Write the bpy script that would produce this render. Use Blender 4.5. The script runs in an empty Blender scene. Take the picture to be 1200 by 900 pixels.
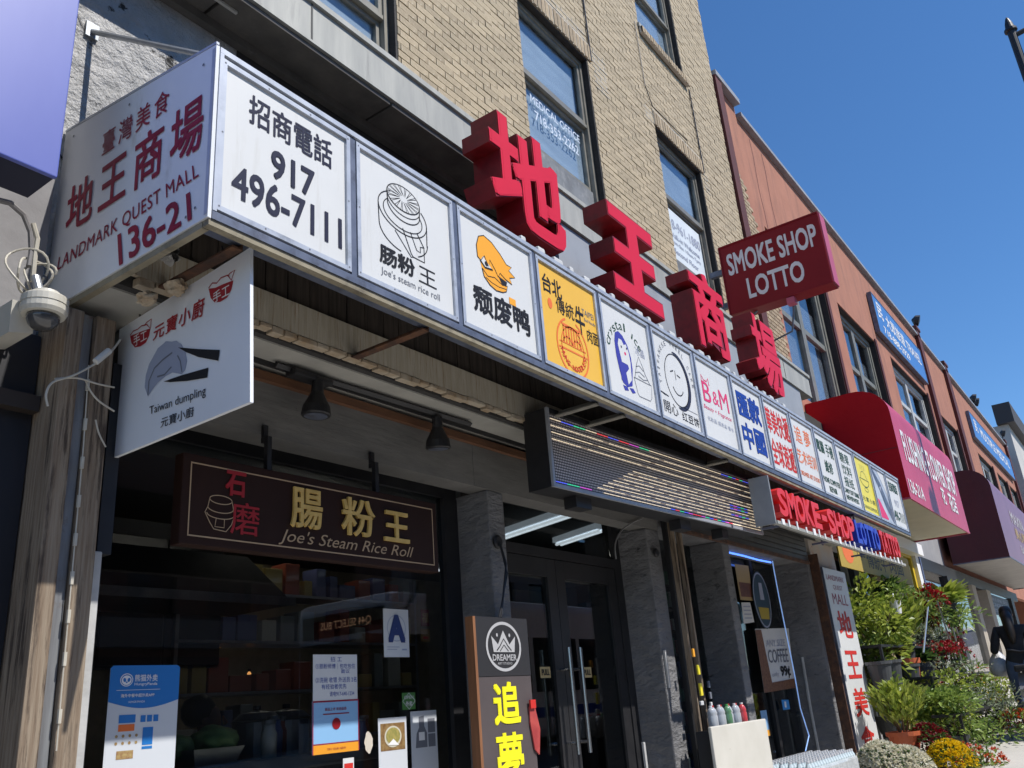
import bpy, bmesh, math, random
from mathutils import Vector, Matrix
random.seed(7)
SC = bpy.context.scene
COL = SC.collection
# ---------------------------------------------------------------- camera
EYE = Vector((0, 0, 1.55))
F_PX = 1018.6                                    # focal length in pixels of the 1200 px wide photograph
RIGHT = Vector((0.58862, -0.80476, -0.07675))
FORWARD = Vector((0.77153, 0.53088, 0.35058))
UP = Vector((-0.24138, -0.26557, 0.93338))
cam_data = bpy.data.cameras.new("camera")
cam_data.sensor_width = 36.0
cam_data.lens = 36.0 * F_PX / 1200.0
cam_data.clip_start = 0.05
cam_data.clip_end = 3000
cam = bpy.data.objects.new("camera", cam_data)
cam.matrix_world = Matrix(((RIGHT.x, UP.x, -FORWARD.x, EYE.x), (RIGHT.y, UP.y, -FORWARD.y, EYE.y),
                           (RIGHT.z, UP.z, -FORWARD.z, EYE.z), (0, 0, 0, 1)))
COL.objects.link(cam)
SC.camera = cam
# ---------------------------------------------------------------- daylight
SUN_TO = Vector((0.19, -1.0, 1.35)).normalized()          # direction towards the sun
SUN_EL = math.asin(SUN_TO.z)
SUN_AZ = math.atan2(SUN_TO.x, SUN_TO.y)
world = bpy.data.worlds.new("World")
SC.world = world
world.use_nodes = True
wn = world.node_tree.nodes
sky = wn.new("ShaderNodeTexSky")
sky.sky_type = 'NISHITA'
sky.sun_disc = False
sky.sun_elevation = SUN_EL
sky.sun_rotation = SUN_AZ
sky.altitude = 0.0
sky.air_density = 1.0
sky.dust_density = 0.0
sky.ozone_density = 8.0
wn["Background"].inputs["Strength"].default_value = 0.125
hs = wn.new("ShaderNodeHueSaturation")                  # clear, saturated autumn blue
hs.inputs["Saturation"].default_value = 1.10
world.node_tree.links.new(sky.outputs[0], hs.inputs["Color"])
world.node_tree.links.new(hs.outputs[0], wn["Background"].inputs["Color"])
sd = bpy.data.lights.new("sun", 'SUN')
sd.energy = 4.6
sd.angle = math.radians(0.5)
sd.color = (1.0, 0.955, 0.89)
sun = bpy.data.objects.new("sun", sd)
sun.rotation_euler = SUN_TO.to_track_quat('Z', 'Y').to_euler()
sun.location = (0, -20, 30)
COL.objects.link(sun)
SC.view_settings.view_transform = 'Standard'
SC.view_settings.look = 'None'
SC.view_settings.exposure = 0.30
SC.view_settings.gamma = 1.0
SC.render.engine = 'CYCLES'
SC.cycles.max_bounces = 8
SC.cycles.transparent_max_bounces = 12
SC.cycles.use_denoising = True

# ---------------------------------------------------------------- pixel to place
def ray(px, py):
    return RIGHT * ((px - 600) / F_PX) + FORWARD - UP * ((py - 450) / F_PX)
def P(px, py, y):                                # point of the upright plane at depth y
    r = ray(px, py)
    return EYE + r * (y / r.y)
def PZ(px, py, z):
    r = ray(px, py)
    return EYE + r * ((z - EYE.z) / r.z)
def to_px(p):
    d = Vector(p) - EYE
    w = d.dot(FORWARD)
    return (600 + F_PX * d.dot(RIGHT) / w, 450 - F_PX * d.dot(UP) / w, w) if w > 0.05 else (-9999, -9999, w)
SLOPE = 0.055                                    # the pavement climbs gently along the street
def gz(x):
    return SLOPE * x

# ---------------------------------------------------------------- materials
def _new(name):
    m = bpy.data.materials.new(name)
    m.use_nodes = True
    nt = m.node_tree
    return m, nt, nt.nodes["Principled BSDF"]
def lin(c):
    return tuple((v / 12.92 if v <= 0.04045 else ((v + 0.055) / 1.055) ** 2.4) for v in c)
MATS = {}
def mat(name, col, rough=0.6, col2=None, scale=4.0, detail=6.0, stretch=(1, 1, 1), lo=0.35, hi=0.65, bump=0.0,
        bscale=None, bstretch=None, metal=0.0, spec=0.5, dirt=None, dscale=1.5, dstretch=(1, 1, 1), dlo=0.5, dhi=0.75, coat=0.0,
        attr=False, avar=0.25, rvar=0.0):
    if name in MATS:
        return MATS[name]
    m, nt, b = _new(name)
    L = nt.links.new
    tc = nt.nodes.new("ShaderNodeTexCoord")
    def noise(sc, st, det=detail, rough_=0.6):
        mp = nt.nodes.new("ShaderNodeMapping")
        mp.inputs["Scale"].default_value = st
        L(tc.outputs["Object"], mp.inputs[0])
        n = nt.nodes.new("ShaderNodeTexNoise")
        n.inputs["Scale"].default_value = sc
        n.inputs["Detail"].default_value = det
        n.inputs["Roughness"].default_value = rough_
        L(mp.outputs[0], n.inputs["Vector"])
        return n
    def ramp(src, a, c):
        r = nt.nodes.new("ShaderNodeMapRange")
        r.inputs[1].default_value = a
        r.inputs[2].default_value = c
        L(src, r.inputs[0])
        return r.outputs[0]
    def mix(fac, a, c):
        x = nt.nodes.new("ShaderNodeMix")
        x.data_type = 'RGBA'
        if isinstance(fac, (int, float)): x.inputs[0].default_value = fac
        else: L(fac, x.inputs[0])
        for i, v in ((6, a), (7, c)):
            if isinstance(v, tuple): x.inputs[i].default_value = (*v[:3], 1)
            else: L(v, x.inputs[i])
        return x.outputs[2]
    cur = tuple(col)
    n1 = None
    if col2 is not None:
        n1 = noise(scale, stretch)
        cur = mix(ramp(n1.outputs[0], lo, hi), cur, tuple(col2))
    if attr:
        at = nt.nodes.new("ShaderNodeAttribute")
        at.attribute_name = "bv"
        hsv = nt.nodes.new("ShaderNodeHueSaturation")
        mr = nt.nodes.new("ShaderNodeMapRange")
        mr.inputs[3].default_value = 1 - avar
        mr.inputs[4].default_value = 1 + avar
        L(at.outputs["Fac"], mr.inputs[0])
        L(mr.outputs[0], hsv.inputs["Value"])
        if isinstance(cur, tuple): hsv.inputs["Color"].default_value = (*cur, 1)
        else: L(cur, hsv.inputs["Color"])
        cur = hsv.outputs[0]
    if dirt is not None:
        n2 = noise(dscale, dstretch, 8.0, 0.7)
        cur = mix(ramp(n2.outputs[0], dlo, dhi), cur, tuple(dirt))
    if isinstance(cur, tuple): b.inputs["Base Color"].default_value = (*cur, 1)
    else: L(cur, b.inputs["Base Color"])
    b.inputs["Roughness"].default_value = rough
    if rvar > 0:
        n4 = noise(scale * 1.7, stretch)
        mr = nt.nodes.new("ShaderNodeMapRange")
        mr.inputs[3].default_value = max(0.02, rough - rvar)
        mr.inputs[4].default_value = min(1, rough + rvar)
        L(n4.outputs[0], mr.inputs[0])
        L(mr.outputs[0], b.inputs["Roughness"])
    b.inputs["Metallic"].default_value = metal
    b.inputs["Specular IOR Level"].default_value = spec
    b.inputs["Coat Weight"].default_value = coat
    if bump > 0:
        n3 = noise(bscale or scale * 4, bstretch or stretch, 8.0, 0.65)
        bp = nt.nodes.new("ShaderNodeBump")
        bp.inputs["Strength"].default_value = 1.0
        bp.inputs["Distance"].default_value = bump
        L(n3.outputs[0], bp.inputs["Height"])
        L(bp.outputs[0], b.inputs["Normal"])
    MATS[name] = m
    return m
def emit(name, col, strength):
    if name in MATS: return MATS[name]
    m, nt, b = _new(name)
    b.inputs["Base Color"].default_value = (*col, 1)
    b.inputs["Emission Color"].default_value = (*col, 1)
    b.inputs["Emission Strength"].default_value = strength
    MATS[name] = m
    return m
def glass(name, tint=(0.9, 0.95, 1.0), refl=1.0, rough=0.0, base=0.04):
    """window pane: see-through, mirror reflection growing towards grazing angles"""
    m, nt, b = _new(name)
    nt.nodes.remove(b)
    L = nt.links.new
    out = nt.nodes["Material Output"]
    tr = nt.nodes.new("ShaderNodeBsdfTransparent")
    tr.inputs[0].default_value = (*tint, 1)
    gl = nt.nodes.new("ShaderNodeBsdfGlossy")
    gl.inputs["Roughness"].default_value = rough
    gl.inputs["Color"].default_value = (refl, refl, refl, 1)
    fc = nt.nodes.new("ShaderNodeLayerWeight")
    fc.inputs[0].default_value = 0.5
    lw = nt.nodes.new("ShaderNodeMath")               # Schlick: (1 - cos)^5
    lw.operation = 'POWER'
    lw.inputs[1].default_value = 5.0
    L(fc.outputs["Facing"], lw.inputs[0])
    mx = nt.nodes.new("ShaderNodeMixShader")
    mr = nt.nodes.new("ShaderNodeMath")
    mr.operation = 'MULTIPLY_ADD'
    mr.inputs[1].default_value = 1.0
    mr.inputs[2].default_value = base
    mr.use_clamp = True
    L(lw.outputs[0], mr.inputs[0])
    L(mr.outputs[0], mx.inputs[0])
    L(tr.outputs[0], mx.inputs[1])
    L(gl.outputs[0], mx.inputs[2])
    L(mx.outputs[0], out.inputs["Surface"])
    MATS[name] = m
    return m

# ---------------------------------------------------------------- mesh building
class Fr:
    """a flat place: origin, right and up in space; n points out of it"""
    def __init__(s, o, u=(1, 0, 0), v=(0, 0, 1)):
        s.o, s.u, s.v = Vector(o), Vector(u).normalized(), Vector(v).normalized()
        s.n = s.u.cross(s.v)
    def pt(s, a, b, h=0.0):
        return s.o + s.u * a + s.v * b + s.n * h
_TXT = {}
def heavy(b):
    if b <= 0.0: return [(0, 0)]
    if b < 0.012: return [(-b, 0), (b, 0), (0, b)]
    if b < 0.02: return [(-b, -b), (b, -b), (-b, b), (b, b)]
    return [(0, 0), (-b, -b), (b, -b), (-b, b), (b, b), (-b, 0), (b, 0), (0, -b), (0, b)]
def glyphs(s, ext=0.0, shear=0.0, space=1.0, res=3, off=0.0):
    key = (s, ext, shear, space, off)
    if key in _TXT: return _TXT[key]
    c = bpy.data.curves.new("t", 'FONT')
    c.body = s
    c.extrude = ext
    c.offset = off
    c.shear = shear
    c.space_character = space
    c.resolution_u = res
    c.fill_mode = 'BOTH' if ext > 0 else 'FRONT'
    c.align_x = 'CENTER'
    o = bpy.data.objects.new("t", c)
    me = bpy.data.meshes.new_from_object(o)
    vs = [tuple(v.co) for v in me.vertices]
    fs = [tuple(p.vertices) for p in me.polygons]
    bpy.data.objects.remove(o)
    bpy.data.curves.remove(c)
    bpy.data.meshes.remove(me)
    _TXT[key] = (vs, fs)
    return vs, fs
class MB:
    def __init__(s):
        s.v, s.f, s.a = [], [], []
        s.val = 0.5
    def add(s, vs, fs):
        k = len(s.v)
        s.v += [tuple(x) for x in vs]
        s.f += [tuple(i + k for i in f) for f in fs]
        s.a += [s.val] * len(fs)
        return s
    def box(s, x0, x1, y0, y1, z0, z1, slope=0.0):
        if x1 < x0: x0, x1 = x1, x0
        if y1 < y0: y0, y1 = y1, y0
        if z1 < z0: z0, z1 = z1, z0
        vs = [(x, y, z + slope * x) for z in (z0, z1) for y in (y0, y1) for x in (x0, x1)]
        return s.add(vs, [(0, 2, 3, 1), (4, 5, 7, 6), (0, 1, 5, 4), (2, 6, 7, 3), (0, 4, 6, 2), (1, 3, 7, 5)])
    def cbox(s, x0, x1, y0, y1, z0, z1, c=0.01):
        """box with chamfered edges"""
        bm = bmesh.new()
        r = bmesh.ops.create_cube(bm, size=1)
        for v in bm.verts:
            v.co = Vector(((x0 + x1) / 2 + v.co.x * abs(x1 - x0), (y0 + y1) / 2 + v.co.y * abs(y1 - y0), (z0 + z1) / 2 + v.co.z * abs(z1 - z0)))
        bmesh.ops.bevel(bm, geom=list(bm.edges), offset=c, segments=2, profile=0.6, affect='EDGES')
        bm.verts.index_update()
        s.add([v.co for v in bm.verts], [[v.index for v in f.verts] for f in bm.faces])
        bm.free()
        return s
    def fbox(s, F, a0, b0, a1, b1, h0, h1):
        q = [F.pt(a, b, h) for h in (h0, h1) for b in (b0, b1) for a in (a0, a1)]
        return s.add(q, [(0, 2, 3, 1), (4, 5, 7, 6), (0, 1, 5, 4), (2, 6, 7, 3), (0, 4, 6, 2), (1, 3, 7, 5)])
    def poly(s, F, pts, h):
        return s.add([F.pt(a, b, h) for a, b in pts], [tuple(range(len(pts)))])
    def rect(s, F, a0, b0, a1, b1, h):
        return s.poly(F, [(a0, b0), (a1, b0), (a1, b1), (a0, b1)], h)
    def ell(s, F, ca, cb, ra, rb, h, n=28, a0=0.0, a1=360.0, rot=0.0):
        full = abs(a1 - a0) >= 360
        m = n if full else n + 1
        cr, sr = math.cos(math.radians(rot)), math.sin(math.radians(rot))
        pts = []
        for i in range(m):
            t = math.radians(a0 + (a1 - a0) * i / n)
            x, y = ra * math.cos(t), rb * math.sin(t)
            pts.append((ca + x * cr - y * sr, cb + x * sr + y * cr))
        return s.poly(F, pts, h)
    def arc(s, F, ca, cb, ra, rb, w, h, a0=0.0, a1=360.0, n=28, rot=0.0):
        cr, sr = math.cos(math.radians(rot)), math.sin(math.radians(rot))
        pts = []
        for i in range(n + 1):
            t = math.radians(a0 + (a1 - a0) * i / n)
            x, y = ra * math.cos(t), rb * math.sin(t)
            pts.append((ca + x * cr - y * sr, cb + x * sr + y * cr))
        return s.stroke(F, pts, w, h)
    def stroke(s, F, pts, w, h):
        pts = [Vector((p[0], p[1])) for p in pts]
        L, R_ = [], []
        ws = w if isinstance(w, (list, tuple)) else [w] * len(pts)
        for i, p in enumerate(pts):
            a = pts[max(0, i - 1)]
            b = pts[min(len(pts) - 1, i + 1)]
            d = b - a
            if d.length < 1e-9: d = Vector((1, 0))
            d.normalize()
            nn = Vector((-d.y, d.x)) * ws[i] / 2
            L.append(p + nn)
            R_.append(p - nn)
        vs = [F.pt(q.x, q.y, h) for q in L] + [F.pt(q.x, q.y, h) for q in R_]
        n = len(pts)
        return s.add(vs, [(i + n, i + 1 + n, i + 1, i) for i in range(n - 1)])
    def text(s, F, t, a0, b0, a1, b1, h, bold=0.0, ext=0.0, shear=0.0, space=1.0, keep=False):
        """fit a line of lettering into the rectangle"""
        vs, fs = glyphs(t, ext, shear, space, off=bold if ext > 0 else 0.0)
        if not vs: return s
        if ext > 0: bold = 0.0
        bb = max(0.0, bold)
        x0 = min(v[0] for v in vs) - bb; x1 = max(v[0] for v in vs) + bb
        y0 = min(v[1] for v in vs) - bb; y1 = max(v[1] for v in vs) + bb
        sx, sy = (a1 - a0) / max(1e-6, x1 - x0), (b1 - b0) / max(1e-6, y1 - y0)
        ca, cb = (a0 + a1) / 2, (b0 + b1) / 2
        if keep: sx = sy = min(sx, sy)
        z0 = min(v[2] for v in vs)
        for k, (dx, dy) in enumerate(heavy(bold)):        # heavier weight: the strokes laid again a hair to each side
            s.add([F.pt(ca + (v[0] + dx - (x0 + x1) / 2) * sx, cb + (v[1] + dy - (y0 + y1) / 2) * sy, h + (v[2] - z0) + 0.00025 * k) for v in vs], fs)
        return s
    def tube(s, pts, r, n=8, cap=True):
        pts = [Vector(p) for p in pts]
        rs = r if isinstance(r, (list, tuple)) else [r] * len(pts)
        rings = []
        up = None
        for i, p in enumerate(pts):
            d = (pts[min(len(pts) - 1, i + 1)] - pts[max(0, i - 1)]).normalized()
            if up is None:
                up = Vector((0, 0, 1)) if abs(d.z) < 0.9 else Vector((1, 0, 0))
            e1 = d.cross(up).normalized()
            e2 = e1.cross(d).normalized()
            up = e2
            rings.append([p + (e1 * math.cos(2 * math.pi * k / n) + e2 * math.sin(2 * math.pi * k / n)) * rs[i] for k in range(n)])
        vs = [q for r_ in rings for q in r_]
        fs = [(i * n + k, i * n + (k + 1) % n, (i + 1) * n + (k + 1) % n, (i + 1) * n + k) for i in range(len(pts) - 1) for k in range(n)]
        if cap:
            fs += [tuple(range(n - 1, -1, -1)), tuple((len(pts) - 1) * n + k for k in range(n))]
        return s.add(vs, fs)
    def lathe(s, o, prof, n=20, axis=(0, 0, 1)):
        """profile of (radius, height) turned about an axis through o"""
        ax = Vector(axis).normalized()
        e1 = ax.orthogonal().normalized()
        e2 = ax.cross(e1)
        o = Vector(o)
        vs = [o + ax * z + (e1 * math.cos(2 * math.pi * k / n) + e2 * math.sin(2 * math.pi * k / n)) * r for r, z in prof for k in range(n)]
        fs = [(i * n + k, i * n + (k + 1) % n, (i + 1) * n + (k + 1) % n, (i + 1) * n + k) for i in range(len(prof) - 1) for k in range(n)]
        fs += [tuple(range(n - 1, -1, -1)), tuple((len(prof) - 1) * n + k for k in range(n))]
        return s.add(vs, fs)
    def prism(s, pts, d):
        """closed outline in space pushed along d"""
        pts = [Vector(p) for p in pts]
        d = Vector(d)
        n = len(pts)
        return s.add(pts + [p + d for p in pts], [tuple(range(n - 1, -1, -1)), tuple(range(n, 2 * n))] + [(i, (i + 1) % n, (i + 1) % n + n, i + n) for i in range(n)])
    def mesh(s, name, off=(0, 0, 0), smooth=False):
        me = bpy.data.meshes.new(name)
        ox, oy, oz = off
        me.from_pydata([(x - ox, y - oy, z - oz) for x, y, z in s.v], [], s.f)
        if any(a != 0.5 for a in s.a):
            at = me.attributes.new("bv", 'FLOAT', 'FACE')
            at.data.foreach_set("value", s.a)
        if smooth:
            me.polygons.foreach_set("use_smooth", [True] * len(me.polygons))
        return me
    def build(s, name, m, parent=None, local=False, smooth=False, label=None, cat=None, group=None, kind=None, loc=None):
        off = (0, 0, 0)
        if parent is not None and not local:
            r = parent
            off = Vector((0, 0, 0))
            while r is not None:
                off = off + r.location
                r = r.parent
        if loc is not None: off = Vector(loc)
        me = s.mesh(name, off, smooth)
        if m is not None: me.materials.append(m)
        o = bpy.data.objects.new(name, me)
        COL.objects.link(o)
        if parent is not None: o.parent = parent
        if loc is not None: o.location = loc
        tag(o, label, cat, group, kind)
        return o
def tag(o, label=None, cat=None, group=None, kind=None):
    if label: o["label"] = label
    if cat: o["category"] = cat
    if group: o["group"] = group
    if kind: o["kind"] = kind
    return o
def thing(name, label, cat, loc=(0, 0, 0), rotz=0.0, group=None):
    o = bpy.data.objects.new(name, None)
    o.empty_display_size = 0.1
    COL.objects.link(o)
    o.location = loc
    o.rotation_euler = (0, 0, rotz)
    return tag(o, label, cat, group)
def copy_tree(o, parent=None):
    c = o.copy()
    COL.objects.link(c)
    c.parent = parent
    for ch in o.children:
        copy_tree(ch, c)
    return c
def wall_holes(mb, x0, x1, z0, z1, holes, y0, y1):
    xs = sorted({x0, x1, *[h[0] for h in holes], *[h[1] for h in holes]})
    zs = sorted({z0, z1, *[h[2] for h in holes], *[h[3] for h in holes]})
    xs = [x for x in xs if x0 <= x <= x1]
    zs = [z for z in zs if z0 <= z <= z1]
    for i in range(len(xs) - 1):
        run = None
        for j in range(len(zs) - 1):
            cx, cz = (xs[i] + xs[i + 1]) / 2, (zs[j] + zs[j + 1]) / 2
            hole = any(h[0] < cx < h[1] and h[2] < cz < h[3] for h in holes)
            if hole:
                if run is not None: mb.box(xs[i], xs[i + 1], y0, y1, run, zs[j])
                run = None
            elif run is None:
                run = zs[j]
        if run is not None: mb.box(xs[i], xs[i + 1], y0, y1, run, zs[-1])

# ---------------------------------------------------------------- palette
M_alu = mat("brushed_aluminium", (0.52, 0.55, 0.60), 0.42, (0.40, 0.43, 0.49), 9, metal=0.35, dirt=(0.16, 0.17, 0.19), dscale=5, dlo=0.55, dhi=0.8)
M_alu_dark = mat("dark_blue_aluminium", (0.10, 0.12, 0.17), 0.45, (0.16, 0.18, 0.24), 7, metal=0.4, dirt=(0.05, 0.05, 0.06), dscale=8)  # dark navy metal of the dividers and lower frame
M_white = mat("white_sign_face", (0.63, 0.64, 0.635), 0.45, (0.60, 0.61, 0.61), 2.5, dirt=(0.46, 0.45, 0.41), dscale=3.5, dlo=0.56, dhi=0.92, dstretch=(5, 3, 0.5))
M_yellow = mat("yellow_sign_face", (0.80, 0.47, 0.045), 0.35, (0.74, 0.42, 0.04), 2.0)
M_lemon = mat("lemon_sign_face", (0.80, 0.68, 0.03), 0.35, (0.74, 0.62, 0.03), 2.0)
M_black = mat("black_print", (0.022, 0.022, 0.026), 0.5)
M_navy = mat("dark_navy_print", (0.028, 0.03, 0.055), 0.5)
M_redp = mat("crimson_print", (0.30, 0.022, 0.055), 0.5, (0.22, 0.02, 0.045), 6)
M_red2 = mat("red_print", (0.55, 0.035, 0.03), 0.5)
M_orange = mat("orange_print", (0.72, 0.17, 0.05), 0.5)
M_blue = mat("blue_print", (0.018, 0.055, 0.30), 0.5)
M_pen = mat("indigo_print", (0.05, 0.055, 0.32), 0.5)
M_green = mat("dark_green_print", (0.03, 0.075, 0.05), 0.5)
M_pink = mat("pink_print", (0.62, 0.05, 0.16), 0.5)
M_grey = mat("grey_print", (0.16, 0.17, 0.20), 0.5)
M_lgrey = mat("light_grey_print", (0.33, 0.36, 0.46), 0.5)
M_duck = mat("amber_print", (0.80, 0.36, 0.04), 0.5)
for m_ in MATS.values():                          # printed vinyl is matt
    if m_.name.endswith("_print"): m_.node_tree.nodes["Principled BSDF"].inputs["Specular IOR Level"].default_value = 0.15
M_blk = mat("black_metal", (0.012, 0.012, 0.014), 0.5, (0.02, 0.02, 0.022), 8)
M_rust = mat("rusty_steel", (0.10, 0.042, 0.022), 0.8, (0.05, 0.028, 0.02), 18, bump=0.002, bscale=60, dirt=(0.18, 0.08, 0.035), dscale=12)
# ================================================================ ground
M_walk = mat("pavement_concrete", (0.50, 0.475, 0.43), 0.85, (0.42, 0.40, 0.36), 1.2, bump=0.002, bscale=60, dirt=(0.24, 0.23, 0.215), dscale=2.5, dlo=0.62, dhi=0.88)
M_road = mat("asphalt", (0.12, 0.117, 0.112), 0.9, (0.095, 0.093, 0.09), 3, bump=0.003, bscale=120)
M_kerb = mat("kerb_stone", (0.30, 0.30, 0.29), 0.8, (0.22, 0.22, 0.21), 6)
def strip(name, x0, x1, y0, y1, dz, m, thick=0.3):
    mb = MB()
    n = 40
    for i in range(n):
        a, b = x0 + (x1 - x0) * i / n, x0 + (x1 - x0) * (i + 1) / n
        mb.add([(a, y0, gz(a) + dz), (b, y0, gz(b) + dz), (b, y1, gz(b) + dz), (a, y1, gz(a) + dz)], [(0, 1, 2, 3)])
    return mb.build(name, m, kind="structure")
strip("road", -60, 120, -9.0, -1.45, -0.13, M_road)
strip("pavement", -60, 120, -1.30, 9.0, 0.0, M_walk)
strip("far_pavement", -60, 120, -14.0, -9.15, 0.0, M_walk)
mb = MB()
mb.box(-60, 120, -1.45, -1.30, -0.2, 0.006, SLOPE)
mb.build("kerb", M_kerb, kind="structure")
mb = MB()
mb.box(-60, 120, -9.15, -9.0, -0.2, 0.006, SLOPE)
mb.build("far_kerb", M_kerb, kind="structure")
mb = MB()
mb.add([(-900, -900, -6), (900, -900, -6), (900, 900, -6), (-900, 900, -6)], [(0, 1, 2, 3)])
mb.build("ground", mat("far_ground", (0.12, 0.115, 0.11), 0.9, (0.09, 0.09, 0.085), 0.05), kind="structure")

# ================================================================ tan brick building
M_mortar = mat("tan_mortar", (0.315, 0.265, 0.19), 0.9, (0.255, 0.215, 0.152), 12, bump=0.002, bscale=150)
M_brick = mat("tan_brick", (0.435, 0.355, 0.240), 0.85, (0.36, 0.288, 0.188), 22, bump=0.012, bscale=26, attr=True, avar=0.13, dirt=(0.56, 0.49, 0.37), dscale=30, dlo=0.55, dhi=0.70)
M_cornice = mat("weathered_zinc", (0.40, 0.40, 0.365), 0.6, (0.30, 0.305, 0.285), 3.0, stretch=(2.5, 1, 0.35), metal=0.1, dirt=(0.20, 0.20, 0.19), dscale=2.2, dstretch=(5, 1, 0.6), dlo=0.55, dhi=0.8, bump=0.0015, bscale=9)
M_soffit = mat("dark_soffit", (0.085, 0.08, 0.072), 0.8, (0.15, 0.138, 0.12), 4, bump=0.003, bscale=14, dirt=(0.24, 0.225, 0.20), dscale=7, dlo=0.6, dhi=0.85)  # dark mottled soffit colour with paler patches
M_frame = mat("aluminium_window_frame", (0.27, 0.255, 0.21), 0.45, (0.20, 0.19, 0.165), 8, metal=0.3)
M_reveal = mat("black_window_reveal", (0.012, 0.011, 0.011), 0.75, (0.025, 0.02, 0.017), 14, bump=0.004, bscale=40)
M_blind = mat("pale_blue_blind", (0.52, 0.55, 0.58), 0.8, (0.40, 0.43, 0.46), 1.2, stretch=(1, 1, 6))
M_room = mat("dim_room", (0.05, 0.055, 0.06), 0.9)
G_up = glass("upper_window_glass", (0.85, 0.90, 0.94), 0.85, 0.0, 0.05)
G_red = glass("dull_window_glass", (0.75, 0.78, 0.80), 0.9, 0.02, 0.045)
G_shop = glass("shop_window_glass", (0.70, 0.73, 0.75), 0.95, 0.0, 0.05)
G_door = glass("door_glass", (0.62, 0.66, 0.68), 0.95, 0.0, 0.06)

YW = 3.40            # brick face
tan = thing("brick_building", "tall tan brick building with grey metal cornice above the white sign boxes", "building", (5.5, YW, gz(5.5)))
TAN_WIN = [(2.55, 3.83, 5.80, 8.02), (5.55, 6.88, 5.80, 8.05), (8.47, 9.80, 5.80, 8.10), (8.47, 9.80, 9.66, 11.9), (5.55, 6.88, 9.66, 11.9), (2.55, 3.83, 9.66, 11.9)]
mb = MB()
wall_holes(mb, -3.0, 11.10, 5.30, 13.6, TAN_WIN, YW + 0.012, YW + 0.40)
mb.build("wall", M_mortar, tan)
mb = MB(); mb.box(-3.0, 11.10, 7.0, 7.3, 0.2, 13.6); mb.box(-3.0, -2.8, 3.9, 7.0, 0.2, 13.6); mb.box(10.85, 11.10, 3.85, 7.0, 0.2, 13.6)
mb.build("rear_wall", M_mortar, tan)
mb = MB(); mb.box(-3.0, 11.10, 3.81, 7.0, 13.3, 13.55); mb.box(-3.0, 11.1, 3.81, 7.0, 5.25, 5.4)
mb.build("roof", M_soffit, tan)
# running bond, every brick a piece
BW, BH, JT = 0.205, 0.068, 0.009
bricks = []
zc, row = 5.40, 0
while zc < 13.5:
    off = (row % 2) * BW / 2
    x = 1.3 - off
    while x < 11.08:
        segs = [(max(x, 1.3), min(x + BW - JT, 11.09))]
        for h in TAN_WIN:
            if h[2] - BH < zc < h[3] - 0.005:
                ns = []
                for a, b in segs:
                    if h[0] >= b or h[1] <= a: ns.append((a, b)); continue
                    if a < h[0] - 0.02: ns.append((a, h[0]))
                    if b > h[1] + 0.02: ns.append((h[1], b))
                segs = ns
        for a, b in segs:
            if b - a > 0.02: bricks.append((a, b, zc))
        x += BW
    zc += BH
    row += 1
rng = random.Random(3)
def brick_rank(b):
    p = to_px(((b[0] + b[1]) / 2, YW, b[2] + 0.03))
    if not (-5 < p[0] < 1205 and -5 < p[1] < 905): return 1e9
    if b[2] < 5.72: return 5e8                       # behind the cornice edge
    return p[2] - (b[1] - b[0]) * 4
bricks.sort(key=brick_rank)
BMESH = []
for k in range(8):
    mb = MB(); mb.val = k / 7.0
    mb.box(-0.0975, 0.0975, -0.001, 0.02, 0.0, BH - JT)
    me = mb.mesh("brick"); me.materials.append(M_brick)
    BMESH.append(me)
if True:
    near = bricks[:290]
    for a, b, z in near:
        o = bpy.data.objects.new("brick", BMESH[rng.randrange(8)])
        COL.objects.link(o)
        o.parent = tan
        o.location = Vector(((a + b) / 2, YW + rng.uniform(-0.003, 0.003), z)) - tan.location
        o.scale = ((b - a) / 0.194, 1, 1)
        o.rotation_euler = (rng.uniform(-0.03, 0.03), 0, rng.uniform(-0.012, 0.012))
    mb = MB()
    for a, b, z in bricks[290:]:
        mb.val = rng.random()
        d = rng.uniform(-0.004, 0.002)
        t = rng.uniform(-0.003, 0.003)
        mb.add([(a, YW + d, z), (b, YW + d + t, z), (b, YW + d + t, z + BH - JT), (a, YW + d, z + BH - JT),
                (a, YW + 0.02, z), (b, YW + 0.02, z), (b, YW + 0.02, z + BH - JT), (a, YW + 0.02, z + BH - JT)],
               [(0, 1, 2, 3), (1, 5, 6, 2), (4, 0, 3, 7), (3, 2, 6, 7), (4, 5, 1, 0)])
    mb.build("brick_field", M_brick, tan, kind="stuff")
def soldier(parent, x0, x1, z0, h, y):
    mb = MB()
    x = x0
    while x < x1:
        mb.val = rng.random()
        mb.box(x, x + 0.056, y - rng.uniform(0.010, 0.015), y + 0.01, z0, z0 + h)
        x += 0.075
    return mb.build("lintel", M_brick2, parent, kind="stuff")
M_brick2 = mat("pale_lintel_brick", (0.40, 0.31, 0.20), 0.85, (0.30, 0.23, 0.15), 20, attr=True, avar=0.2, bump=0.002, bscale=90)
M_mortar2 = mat("white_repointing", (0.52, 0.48, 0.41), 0.9, (0.42, 0.38, 0.32), 14)
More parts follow.
